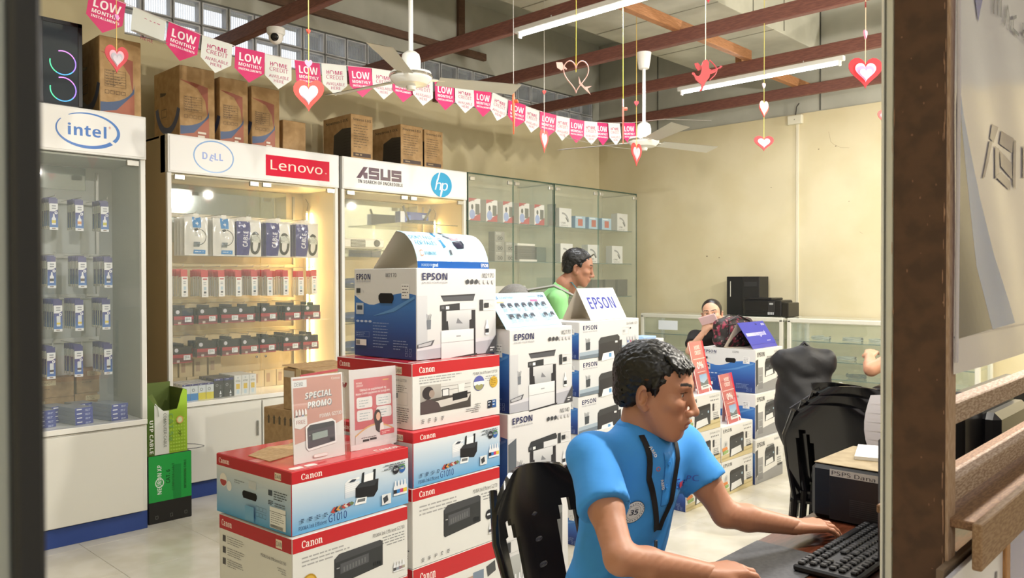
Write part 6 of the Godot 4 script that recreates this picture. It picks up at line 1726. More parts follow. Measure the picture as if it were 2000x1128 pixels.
func hung_heart(label: String, at: Vector3, turn: float, w: float, h: float, hex: String, cols: Array, smalls: Array, cord := "d9cf6a") -> Node3D:
	var t := thing("hanging_heart", label, "decoration", at, turn, "")
	part("paper_heart", Shape.new().slab(heart(w, h), -0.002, 0.002).mesh(0.0), mt(hex, 0.55), t)
	heart_rings(t, w, h, V(0, 0, 0), cols)
	for q in smalls:
		var sm := part("small_heart", Shape.new().slab(heart(q[1], q[1] * 1.15), -0.004, 0.004).mesh(0.0), mt(q[2], 0.55), t, V(0.0, q[0], 0.0), V(0, q[3], 0))
		if q.size() > 4:
			part("paper_heart", Shape.new().slab(heart(q[1] * 0.95, q[1] * 1.15), 0.004, 0.006).mesh(0.0), mt(q[4], 0.55), sm, V(-0.004, 0.01, 0))
	cord_up(t, at, cord)
	return t

func cord_up(t: Node3D, at: Vector3, hex: String, y0 := -0.01) -> void:
	part("cord", Shape.new().tube([V(0, y0, 0), V(0.002, (4.36 - at.y) * 0.4, 0), V(0, 4.372 - at.y, 0)], 0.0022, 5).mesh(), mt(hex, 0.6), t)

func hanging() -> void:
	# bunting: one string with its pennants
	var nx := [1.59, 1.82, 2.02, 2.22, 2.43, 2.63, 2.84, 3.04, 3.25, 3.45, 3.63, 3.81, 4.02, 4.22, 4.42, 4.62, 4.80, 4.99, 5.18, 5.37, 5.55, 5.74, 5.92, 6.10, 6.31, 6.46]
	var ny := [3.12, 3.08, 3.04, 3.0, 2.975, 2.965, 2.965, 2.98, 3.0, 3.02, 3.03, 3.03, 3.025, 3.03, 3.03, 3.035, 3.0, 2.98, 2.96, 2.95, 2.95, 2.95, 2.965, 2.98, 3.01, 3.03]
	var bt := thing("bunting", "string of pink and white credit pennants stretched across the shop", "bunting", V(1.59, 3.12, -4.787))
	var pts := [V(-3.1, 0.35, -0.2)]
	for i in nx.size():
		pts.append(V(nx[i] - 1.59, ny[i] - 3.12, 0.045 * (nx[i] - 1.59)))
	pts.append(V(7.0 - 1.59, 0.02, 0.25)); pts.append(V(7.868 - 1.59, 0.12, 0.29))
	part("string", Shape.new().tube(pts, 0.002, 5).mesh(), mt("e4dcdc", 0.6), bt)
	var lp := Print.new()
	lp.text("LOW", 0.1, 0.082, 0.05, "fbf2f6", "sb", 0.145, 1); lp.text("MONTHLY", 0.1, 0.115, 0.021, "fbf2f6", "sb", 0.15, 1); lp.text("INSTALLMENTS", 0.1, 0.14, 0.014, "fbf2f6", "sb", 0.15, 1)
	var hp := Print.new()
	hp.text("H", 0.036, 0.068, 0.026, "b4336a", "sb", 0.02); hp.ring(0.076, 0.057, 0.017, 0.017, 0.0055, 0.0055, 150, 390, "b4336a"); hp.text("ME", 0.1, 0.068, 0.026, "b4336a", "sb", 0.06)
	hp.text("CREDIT", 0.1, 0.1, 0.026, "b4336a", "s", 0.135, 1); hp.text("AVAILABLE", 0.1, 0.142, 0.02, "b4336a", "s", 0.145, 1); hp.text("HERE", 0.1, 0.17, 0.02, "b4336a", "s", 0.072, 1)
	var out := PackedVector2Array(Q([0, 0, 0.193, 0, 0.193, -0.137, 0.0965, -0.212, 0, -0.137]))
	var pen := Shape.new().slab(out, -0.0008, 0.0).mesh(0.0)
	# the second white pennant has curled up at its foot
	var curl := Shape.new()
	for i in 10:
		var f0 := i / 10.0
		var f1 := (i + 1) / 10.0
		var a := V(0, -0.19 * f0, 0.05 * pow(f0, 3.0) * 4.0 * 0.2)
		var b := V(0, -0.19 * f1, 0.05 * pow(f1, 3.0) * 4.0 * 0.2)
		if f1 > 0.8:
			b += V(0, 0.03 * (f1 - 0.8) * 5.0, 0.03 * (f1 - 0.8) * 5.0)
		if f0 > 0.8:
			a += V(0, 0.03 * (f0 - 0.8) * 5.0, 0.03 * (f0 - 0.8) * 5.0)
		curl.quad(a, a + V(0.193, 0, 0), b + V(0.193, 0, 0), b)
	var curl_mesh := curl.mesh(70.0)
	for i in nx.size() - 1:
		var pink := i % 2 == 0
		var lean: float = -atan2(ny[i + 1] - ny[i], nx[i + 1] - nx[i]) * -0.85
		var m := part("pennant", curl_mesh if i == 1 else pen, mt("d6286e" if pink else "dfe2dd", 0.5), bt, pts[i + 1] + V(0.003, 0.0, 0.0), V(rng.randf_range(-0.05, 0.05), -0.045 + rng.randf_range(-0.08, 0.08), lean))
		part("lettering", (lp if pink else hp).mesh(), ink, m)
	# fans
	for q in [[V(2.876, 2.61, -3.55), [24.0, 144.0, 264.0], "white ceiling fan nearest the camera, hanging among the pennants", 0.66], [V(5.2, 2.535, -3.56), [30.0, 152.0, 281.0], "white ceiling fan farther off, near the corner above the glass showcase", 0.72]]:
		var top: float = 3.26 - q[0].y
		var t := thing("ceiling_fan", q[2], "ceiling fan", q[0])
		part("motor", Shape.new().lathe([Vector2(0, -0.035), Vector2(0.025, -0.035), Vector2(0.03, -0.015), Vector2(0.09, -0.005), Vector2(0.115, 0.02), Vector2(0.12, 0.04), Vector2(0.115, 0.062), Vector2(0.05, 0.075), Vector2(0, 0.075)], Vector3.ZERO, 32).mesh(), mt("ecebe3", 0.25), t)
		part("chrome_ring", Shape.new().lathe([Vector2(0.1195, 0.034), Vector2(0.123, 0.038), Vector2(0.123, 0.046), Vector2(0.1195, 0.05)], Vector3.ZERO, 32).mesh(), mt("d5d2c8", 0.12, 0.9), t)
		part("housing_cap", Shape.new().lathe([Vector2(0.055, 0.072), Vector2(0.056, 0.13), Vector2(0.048, 0.165), Vector2(0.03, 0.18), Vector2(0.014, 0.186)], Vector3.ZERO, 24).mesh(), mt("efeee6", 0.3), t)
		part("rod", Shape.new().tube([V(0, 0.18, 0), V(0, top - 0.1, 0)], 0.0135, 12).mesh(), mt("f0f0ec", 0.3), t)
		part("canopy", Shape.new().lathe([Vector2(0.015, top - 0.13), Vector2(0.04, top - 0.125), Vector2(0.05, top - 0.07), Vector2(0.058, top - 0.002), Vector2(0, top)], Vector3.ZERO, 24).mesh(), mt("f0f0ec", 0.3), t)
		for d in q[1]:
			var fwd := V(0.7217, 0, -0.692)
			var rt := V(0.692, 0, 0.7217)
			var dir: Vector3 = rt * cos(deg_to_rad(d)) + fwd * sin(deg_to_rad(d))
			var b := Shape.new()
			var tip: float = q[3]
			for i in 10:
				var f0 := lerpf(0.16, tip, i / 10.0)
				var f1 := lerpf(0.16, tip, (i + 1) / 10.0)
				var w0 := lerpf(0.05, 0.068, i / 10.0)
				var w1 := lerpf(0.05, 0.068, (i + 1) / 10.0)
				b.quad(V(f0, -w0 * 0.22, -w0), V(f1, -w1 * 0.22, -w1), V(f1, w1 * 0.22, w1), V(f0, w0 * 0.22, w0))
				b.quad(V(f0, -w0 * 0.22 - 0.003, -w0), V(f1, -w1 * 0.22 - 0.003, -w1), V(f1, w1 * 0.22 - 0.003, w1), V(f0, w0 * 0.22 - 0.003, w0))
			var bl := part("blade", b.mesh(60.0), mt("cfcdc2", 0.4), t, V(0, 0.03, 0), V(0, atan2(-dir.z, dir.x), 0))
			part("blade_arm", Shape.new().box(V(0.15, 0.002, 0), V(0.1, 0.006, 0.03), 0.002).mesh(0.0), mt("dedcd2", 0.3), bl)
	# hearts and other paper cut-outs on cords
	var pink := ["f2d5dc", "e9a9bd", "f4e4e8"]
	var face := -0.764   # turned towards the shop front
	hung_heart("red paper heart with a grey-pink middle, in front of the leftmost carton", V(1.545, 2.66, -4.27), face + 0.75, 0.115, 0.14, "c23038", ["e8b0bb", "b9b2ba", "c9c0c6"], [[0.185, 0.028, "e58fc4", 0.5]], "e0c070")
	hung_heart("coral paper heart with white and pink rings, below the second pennant from the camera bear", V(2.135, 2.44, -3.425), face, 0.15, 0.155, "ea5a50", ["f0e6f0", "efc9dc", "f2e2ec"], [[0.28, 0.022, "e0503c", 1.0], [0.125, 0.036, "f0a0c0", 0.2]])
	hung_heart("coral paper heart turned half sideways below the middle of the bunting", V(4.66, 2.62, -4.118), face + 1.05, 0.15, 0.18, "e8564c", ["f0eaf0", "d9cdd6", "eee6ea"], [[0.34, 0.03, "d8443c", -0.9]], "d9d6cc")
	hung_heart("red paper heart with pink rings below the farther fan", V(4.989, 2.48, -3.483), face + 0.8, 0.145, 0.175, "c93634", ["e9b9c2", "d3adb8", "c9b3bc"], [[0.35, 0.036, "d8505a", -0.7]], "e2c25a")
	hung_heart("small white-pink heart under a red one on a yellow cord, against the cream wall", V(5.184, 2.46, -2.558), face + 0.1, 0.145, 0.105, "cf3a40", ["f6eef6", "eec6dc", "f6e6f2"], [[0.23, 0.09, "e0554c", 0.4, "efe6d6"], [0.38, 0.035, "f0cdd8", 0.6]])
	hung_heart("large red heart with pink rings beside the white door jamb", V(4.147, 2.575, -1.502), face, 0.175, 0.155, "c22832", ["e8b4d4", "cf97c4", "e9cfe0"], [[0.165, 0.04, "e58aa8", 0.8], [0.31, 0.026, "8a3a34", 1.1]], "d8b99a")
	hung_heart("large red heart at the top edge of the frame above the cupid", V(3.76, 3.06, -2.168), face, 0.15, 0.145, "c23444", ["e6c2d6", "d7a6bd", "e6c2d6"], [])
	hung_heart("red heart almost wholly hidden behind the white door jamb", V(5.27, 2.54, -1.79), face, 0.09, 0.09, "cc3a36", ["e8b4c4"], [])
	# heart outline pierced by an arrow
	var ho := thing("heart_outline", "pale pink heart outline with an arrow on a yellow cord", "decoration", V(3.588, 2.715, -2.925), face)
	var ring := []
	for p in heart(0.145, 0.185, 40):
		ring.append(V(p.x, p.y, 0))
	ring.append(ring[0])
	part("outline", Shape.new().tube(ring, 0.0075, 6, 0.4).mesh(), mt("f4bdb4", 0.5), ho)
	part("arrow_head", Shape.new().slab(PackedVector2Array(Q([-0.105, 0.035, -0.07, 0.035, -0.055, 0.0, -0.075, -0.012, -0.1, 0.005])), -0.003, 0.003).mesh(0.0), mt("f6d0c6", 0.5), ho, V(-0.01, 0.0, 0))
	part("arrow_shaft", Shape.new().tube([V(-0.07, 0.01, 0), V(-0.055, -0.005, 0)], 0.005, 6).mesh(), mt("f4bdb4", 0.5), ho)
	part("arrow_tail", Shape.new().slab(PackedVector2Array(Q([0.015, -0.045, 0.028, -0.08, 0.05, -0.105, 0.09, -0.1, 0.066, -0.115, 0.085, -0.15, 0.052, -0.12, 0.03, -0.098, 0.018, -0.085])), -0.003, 0.003).mesh(0.0), mt("f4bdb4", 0.5), ho)
	cord_up(ho, ho.position, "e8d94a", -0.02)
	# cut-outs seen edge on
	for q in [[V(3.626, 2.62, -3.461), "orange-red paper figure seen edge on before the pennants", "e07048", 0.21, "dcdad4"], [V(4.102, 2.57, -2.964), "salmon paper figure seen edge on, on a yellow cord beside the farther fan", "e88a78", 0.22, "e8d94a"]]:
		var t := thing("paper_figure", q[1], "decoration", q[0], face + 1.42)
		part("cutout", Shape.new().slab(PackedVector2Array(Q([-0.02, 0.04, 0.0, 0.06, 0.03, 0.045, 0.05, 0.0, 0.04, -0.06, 0.06, -0.1, 0.02, -q[3] + 0.05, 0.0, -q[3], -0.015, -0.13, -0.05, -0.08, -0.045, 0.0])), -0.004, 0.004).mesh(0.0), mt(q[2], 0.55), t)
		part("arm_tab", bx(V(0.05, 0.012, 0.03), 0.002), mt(q[2], 0.55), t, V(0.02, 0.0, 0.012))
		cord_up(t, q[0], q[4], 0.03)
	# cupid
	var cu := thing("cupid_cutout", "red paper cupid with a bow hanging across the lit lamp", "decoration", V(4.107, 2.76, -2.385), face)
	part("body", Shape.new().slab(PackedVector2Array(Q([-0.012, 0.0, 0.008, 0.004, 0.02, -0.012, 0.018, -0.035, 0.022, -0.05, 0.05, -0.058, 0.07, -0.046, 0.072, -0.052, 0.05, -0.072, 0.026, -0.078, 0.02, -0.1, 0.0, -0.125, -0.012, -0.15, -0.02, -0.172, -0.034, -0.178, -0.036, -0.17, -0.026, -0.16, -0.026, -0.14, -0.04, -0.128, -0.058, -0.112, -0.068, -0.088, -0.08, -0.08, -0.08, -0.07, -0.068, -0.07, -0.056, -0.088, -0.04, -0.09, -0.03, -0.08, -0.024, -0.06, -0.024, -0.035, -0.02, -0.012])), -0.004, 0.004).mesh(0.0), mt("c04c50", 0.55), cu)
	part("wing", Shape.new().slab(PackedVector2Array(Q([-0.03, -0.055, -0.02, -0.03, -0.03, -0.028, -0.045, -0.012, -0.065, -0.016, -0.058, -0.04, -0.044, -0.058])), -0.006, -0.002).mesh(0.0), mt("b84448", 0.55), cu)
	var bow := []
	for i in 12:
		bow.append(V(0.022 + 0.042 * sin(PI * i / 11.0), 0.002 - 0.115 * i / 11.0, 0))
	part("bow", Shape.new().tube(bow, 0.004, 6).mesh(), mt("b84850", 0.5), cu)
	part("arrow", Shape.new().tube([V(0.03, -0.06, 0.003), V(0.085, -0.04, 0.003)], 0.003, 5).mesh(), mt("b84850", 0.5), cu)
	part("arrow_head", Shape.new().slab(PackedVector2Array(Q([0.08, -0.05, 0.098, -0.034, 0.084, -0.028])), 0.0, 0.005).mesh(0.0), mt("b84850", 0.5), cu)
	cord_up(cu, cu.position, "f0ecc4")
	# two thin white strips under the right end of the bunting
	single("plastic_strip", Shape.new().tube([V(0, 0, 0), V(0.5, -0.018, 0.02), V(0.98, 0.0, 0.04)], 0.006, 6, 0.3).mesh(), mt("d9d4cc", 0.5), "thin white plastic strip across the feet of the last pennants", "strip", V(5.44, 2.762, -4.57))

# ---------------------------------------------------------------- desk, chairs and what lies about them
func shell(nu: int, nv: int, pos: Callable, keep: Callable, thick: float) -> ArrayMesh:
	var s := Shape.new()
	var g := []
	var h := []
	for j in nv + 1:
		for i in nu + 1:
			var u := -1.0 + 2.0 * i / nu
			var v := float(j) / nv
			var p: Vector3 = pos.call(u, v)
			var du: Vector3 = pos.call(u + 0.02, v) - pos.call(u - 0.02, v)
			var dv: Vector3 = pos.call(u, v + 0.02) - pos.call(u, v - 0.02)
			var n := du.cross(dv).normalized() * thick * 0.5
			g.append(p + n); h.append(p - n)
	var w := nu + 1
	for j in nv:
		for i in nu:
			if not keep.call(-1.0 + 2.0 * (i + 0.5) / nu, (j + 0.5) / nv):
				continue
			var a := j * w + i
			s.quad(g[a], g[a + w], g[a + w + 1], g[a + 1]); s.quad(h[a], h[a + 1], h[a + w + 1], h[a + w])
			for q in [[-1, 0, a, a + w], [1, 0, a + w + 1, a + 1], [0, -1, a + 1, a], [0, 1, a + w, a + w + 1]]:
				var ni: int = i + q[0]
				var nj: int = j + q[1]
				if ni < 0 or nj < 0 or ni >= nu or nj >= nv or not keep.call(-1.0 + 2.0 * (ni + 0.5) / nu, (nj + 0.5) / nv):
					s.quad(g[q[2]], h[q[2]], h[q[3]], g[q[3]])
	return s.mesh(50.0)

func make_chair(label: String, at: Vector3, turn: float, group := "") -> Node3D:
	var t := thing("plastic_chair", label, "chair", at, turn, group)
	var m := mt("0e0e10", 0.16)
	var back := func(u: float, v: float) -> Vector3:
		var wd := 0.225 + 0.02 * v - 0.1 * pow(maxf(0.0, v - 0.72) / 0.28, 2.2)
		return Vector3(u * wd, 0.42 + 0.48 * v + 0.02 * (1.0 - u * u) * v, -0.19 - 0.11 * v + 0.055 * u * u * (1.0 - 0.3 * v))
	var kb := func(u: float, v: float) -> bool:
		var a := (absf(u) - 0.62) / 0.2
		var b := (v - 0.4) / 0.36
		return a * a + b * b > 1.0
	part("backrest", shell(28, 24, back, kb, 0.012), m, t)
	for k in 3:
		part("grip_dent", Shape.new().ball(Vector3.ZERO, V(0.035, 0.012, 0.006), 12).mesh(), mt("2a2a2e", 0.08), t, V(0.0, 0.62 + 0.075 * k, -0.232 - 0.017 * k), V(-0.2, 0, 0))
	var seat := func(u: float, v: float) -> Vector3:
		return Vector3(u * (0.225 - 0.01 * v), 0.43 + 0.02 * v - 0.016 * (1.0 - u * u) * sin(PI * v) - 0.03 * pow(maxf(0.0, v - 0.8) / 0.2, 2.0), -0.2 + 0.42 * v)
	part("seat", shell(14, 14, seat, func(_u, _v): return true, 0.012), m, t)
	for q in [[-1, -1], [1, -1], [-1, 1], [1, 1]]:
		var top := V(0.205 * q[0], 0.435, 0.19 * q[1])
		part("leg", Shape.new().tube([top, top * V(1.05, 0.5, 1.12), V(0.235 * q[0], 0.0, 0.24 * q[1])], [0.026, 0.022, 0.018], 8, 0.7).mesh(), m, t)
	for s in [-1.0, 1.0]:
		part("side_rib", Shape.new().tube([V(0.205 * s, 0.435, -0.19), V(0.24 * s, 0.6, -0.17), V(0.246 * s, 0.75, -0.22), V(0.19 * s, 0.88, -0.275)], 0.012, 8).mesh(), m, t)
	return t

func keyboard(label: String, at: Vector3, turn: float) -> Node3D:   # its long side runs along x, the space bar is at +z
	var t := thing("keyboard", label, "keyboard", at, turn)
	part("case", bx(V(0.48, 0.018, 0.16), 0.005, V(0, 0.011, 0)), mt("161618", 0.4), t)
	var km := mt("202022", 0.3)
	var one := bx(V(0.0165, 0.009, 0.017), 0.003)
	var wide := {}
	for r in 6:
		var xx := -0.232
		var z := -0.064 + 0.0245 * r + (0.004 if r > 0 else 0.0)
		while xx < 0.228:
			var w := 0.0205
			if r == 5 and xx > -0.16 and xx < -0.04:
				w = 0.12
			elif r > 0 and r < 5 and absf(xx - (-0.232)) < 0.001:
				w = 0.0205 + 0.005 * r
			elif r in [2, 3, 4] and xx > 0.035 and xx < 0.06:
				w = 0.034
			if xx + w > 0.235:
				break
			if not ((xx > 0.072 and xx < 0.08) or (r in [3, 4] and xx > 0.08 and xx < 0.13 and r == 3)):
				if not wide.has(w):
					wide[w] = bx(V(w - 0.004, 0.009, 0.017), 0.003)
				part("key", wide[w], km, t, V(xx + w / 2, 0.0235, z))
			xx += w
			if absf(xx - 0.07) < 0.012 or absf(xx - 0.145) < 0.01:
				xx += 0.009
	return t

func desk_and_chairs() -> void:
	var dk := noisy("5a2e1e", "43200f", 0.04, 0.5, 0.28, 0.0, 4, V(0.6, 4, 4))
	var de := thing("desk", "dark brown wooden desk along the inside of the shop front", "desk", V(2.75, 0, -0.79))
	part("desk_top", bx(V(2.1, 0.028, 0.56), 0.004), dk, de, V(0, 0.736, 0))
	part("desk_panel", bx(V(0.025, 0.72, 0.5), 0.002), dk, de, V(-1.0, 0.36, 0)); part("desk_panel", bx(V(0.025, 0.72, 0.5), 0.002), dk, de, V(1.0, 0.36, 0))
	part("modesty_panel", bx(V(1.97, 0.4, 0.02), 0.002), dk, de, V(0, 0.5, 0.22))
	single("desk_mat", bx(V(0.36, 0.003, 0.22), 0.001), noisy("47484a", "3a3b3d", 0.06, 0.3, 0.45), "dark grey desk mat under the man's right hand", "mat", V(1.94, 0.7518, -0.955))
	single("paper_sheet", bx(V(0.03, 0.001, 0.24), 0.0), mt("e9e9e4", 0.6), "white paper edge showing at the rim of the desk beside the mat", "paper", V(1.74, 0.751, -0.94))
	keyboard("black keyboard at the lower right under the man's left hand", V(2.2, 0.7505, -0.808), PI)
	# screens seen from their edge and back
	var mo := thing("monitor", "black monitor seen edge on beside the white jamb", "monitor", V(2.25, 0.7505, -0.69))
	part("screen_housing", bx(V(0.46, 0.31, 0.035), 0.006), mt("121214", 0.35), mo, V(0.02, 0.2, 0))
	part("screen", bx(V(0.43, 0.27, 0.002), 0.0), mt("1c2230", 0.1), mo, V(0.02, 0.205, -0.0185))
	part("stand_neck", bx(V(0.05, 0.12, 0.03), 0.004), mt("121214", 0.35), mo, V(0.02, 0.065, 0.02))
	part("stand_foot", bx(V(0.22, 0.012, 0.16), 0.004), mt("121214", 0.35), mo, V(0.02, 0.006, 0.02))
	var m2 := thing("monitor", "black screen back with a raised housing, seen through the wooden rails", "monitor", V(2.86, 0.7505, -0.66))
	part("screen_housing", bx(V(0.6, 0.36, 0.03), 0.006), mt("141416", 0.35), m2, V(0, 0.24, 0))
	part("rear_bulge", Shape.new().box(V(0.08, 0.24, 0.035), V(0.4, 0.2, 0.06), 0.02).mesh(0.0), mt("1d1d20", 0.3), m2)
	part("stand_neck", bx(V(0.06, 0.1, 0.03), 0.004), mt("141416", 0.35), m2, V(0, 0.055, 0)); part("stand_foot", bx(V(0.26, 0.012, 0.18), 0.004), mt("141416", 0.35), m2, V(0, 0.006, 0))
	var pp := thing("desk_printer", "black printer with a handwritten white name strip beside the man's left hand", "printer", V(2.456, 0.7505, -1.054))
	part("body", bx(V(0.34, 0.17, 0.25), 0.014, V(0.17, 0.086, 0.125)), mt("151516", 0.4), pp)
	part("top_sheet", bx(V(0.32, 0.003, 0.235), 0.001, V(0.17, 0.1725, 0.125)), noisy("9a8a6c", "8b7b5e", 0.03, 0.5, 0.5), pp)
	part("side_step", bx(V(0.004, 0.15, 0.2), 0.002, V(-0.001, 0.08, 0.16)), mt("1b1b1c", 0.4), pp)
	var sp := Print.new()
	sp.rect(0, 0, 0.15, 0.022, "dcdcd6"); sp.text("PSPS Dana", 0.006, 0.0175, 0.0125, "1c1c20", "s", 0.13, 0, 0.02)
	for k in 9:
		sp.rect(0.06, 0.085 + 0.006 * k, 0.09, 0.0022, "3a3a3c")
	part("name_strip", sp.mesh(), ink, pp, V(-0.0032, 0.162, 0.062), V(0, -PI / 2, 0))
	single("paper_stack", bx(V(0.2, 0.012, 0.15), 0.001), mt("ecebe8", 0.6), "white papers lying on the black printer", "paper", V(2.69, 0.931, -0.92), V(0, 0.3, 0))
	var sh := Shape.new()
	for i in 8:
		var a := i / 8.0
		var b := (i + 1) / 8.0
		var fx := func(t: float) -> Vector3: return Vector3(0.07 * t * t, 0.28 * (1.0 - t), -0.03 * sin(t * 3.0))
		sh.quad(fx.call(a), fx.call(b), fx.call(b) + V(0.05, 0, 0.2), fx.call(a) + V(0.05, 0.02, 0.2))
	single("draped_paper", sh.mesh(60.0), mt("e4e2e8", 0.6), "white sheet draped over a stand behind the black printer", "paper", V(3.1, 0.78, -1.1))
	var cb := thing("desk_carton", "flat brown carton on the far part of the desk, seen between the rails", "carton", V(3.45, 0.7505, -0.83))
	part("carton", bx(V(0.3, 0.06, 0.3), 0.003, V(0, 0.03, 0)), noisy("a88a62", "9a7c56", 0.04, 0.5, 0.85, 0.0, 4), cb)
	single("flat_keyboard_box", bx(V(0.14, 0.03, 0.4), 0.003), mt("2a2a2c", 0.5), "black keyboard lying on the brown carton between the rails", "keyboard", V(3.45, 0.8255, -0.83))
	# chairs
	make_chair("black plastic chair with oval openings that the man in blue sits on", V(1.86, 0, -1.4), 0.12)
	var cl := ["lowest chair of the black plastic stack beside the floor", "middle chair of the black plastic stack beside the floor", "top chair of the black plastic stack, its dented back in view"]
	for k in 3:
		make_chair(cl[k], V(3.93 + 0.02 * k, 0.075 * k - 0.03 * k, -1.5 + 0.04 * k), 1.75, "stacked black plastic chairs")
	make_chair("black plastic chair by the far counter, seen under the banner", V(5.2, 0, -1.12), 2.2)
	make_chair("black plastic chair carrying the black backpack", V(4.72, 0, -1.88), 1.9)
	# backpack and bags
	var bp := thing("backpack", "bulky black backpack hung on a chair with a plastic bag beside it", "backpack", V(4.5, 0.47, -1.97), -0.8)
	var sk := Sdf.new()
	sk.ell(V(0, 0.3, 0), V(0.17, 0.33, 0.13), 0.03); sk.ell(V(0, 0.22, 0.1), V(0.13, 0.18, 0.07), 0.03); sk.cap(V(-0.12, 0.55, 0), V(0.12, 0.55, 0), 0.07, 0.07, 0.06); sk.cut(V(0, 0.47, 0.14), V(0.16, 0.02, 0.04), 0.03)
	sk.fold = func(p: Vector3) -> float: return 0.006 * sin(p.x * 40.0 + p.y * 23.0) * sin(p.y * 31.0 + p.z * 20.0)
	part("sack", sk.mesh(0.012), mt("141418", 0.6), bp)
	part("strap", Shape.new().tube([V(0.1, 0.6, -0.1), V(0.14, 0.45, -0.17), V(0.12, 0.15, -0.15)], 0.02, 8, 0.4).mesh(), mt("1b1b22", 0.6), bp)
	part("handle", Shape.new().tube([V(-0.05, 0.61, 0), V(0, 0.66, 0), V(0.05, 0.61, 0)], 0.01, 6).mesh(), mt("1b1b22", 0.6), bp)
	part("zip", Shape.new().tube([V(-0.13, 0.3, 0.13), V(0, 0.4, 0.17), V(0.13, 0.3, 0.13)], 0.004, 5).mesh(), mt("3c3c44", 0.4), bp)
	var pb := Sdf.new()
	pb.ell(V(0, 0.13, 0), V(0.06, 0.14, 0.045), 0.03); pb.ell(V(0.02, 0.03, 0.0), V(0.07, 0.06, 0.05), 0.03)
	pb.fold = func(p: Vector3) -> float: return 0.008 * sin(p.x * 60.0 + p.y * 50.0) * sin(p.y * 41.0 + p.z * 70.0)
	single("plastic_bag", pb.mesh(0.009), mt("a9aeb0", 0.25), "crumpled grey plastic bag hanging beside the black backpack", "bag", V(4.76, 0.62, -1.86))
	var fb := thing("floral_bag", "dark bag with a red and pink flower pattern in front of the woman", "bag", V(5.66, 0.977, -3.04), -0.35)
	var fs := Sdf.new()
	fs.tint("2a2326")
	fs.ell(V(0, 0.1, 0), V(0.175, 0.12, 0.09), 0.03); fs.cap(V(-0.13, 0.16, 0), V(0.13, 0.165, 0), 0.055, 0.055, 0.05); fs.cap(V(-0.15, 0.045, 0), V(0.15, 0.045, 0), 0.045, 0.045, 0.05)
	fs.fold = func(p: Vector3) -> float: return 0.004 * sin(p.x * 45.0 + p.y * 31.0) * sin(p.y * 60.0)
	var fn := FastNoiseLite.new(); fn.seed = 5; fn.frequency = 22.0
	fs.paint = func(p: Vector3, base: Color) -> Color:
		var q := fn.get_noise_3d(p.x, p.y, p.z)
		var r := fn.get_noise_3d(p.x * 2.0 + 5.0, p.y * 2.0, p.z * 2.0)
		return Color("8c2f48").srgb_to_linear() if q > 0.22 else Color("b98a8c").srgb_to_linear() if r > 0.4 else Color("4c4a48").srgb_to_linear() if r < -0.4 else base
	part("sack", fs.mesh(0.009), painted, fb)
	part("zip", Shape.new().tube([V(-0.15, 0.17, 0.085), V(0, 0.18, 0.095), V(0.15, 0.17, 0.085)], 0.004, 5).mesh(), mt("1a1a1c", 0.4), fb)
	for s in [-1.0, 1.0]:
		part("strap", Shape.new().tube([V(-0.12, 0.1, 0.085 * s), V(-0.1, 0.2, 0.06 * s), V(0.0, 0.24, 0.05 * s), V(0.1, 0.2, 0.06 * s), V(0.12, 0.1, 0.085 * s)], 0.01, 6, 0.5).mesh(), mt("2c2226", 0.5), fb)

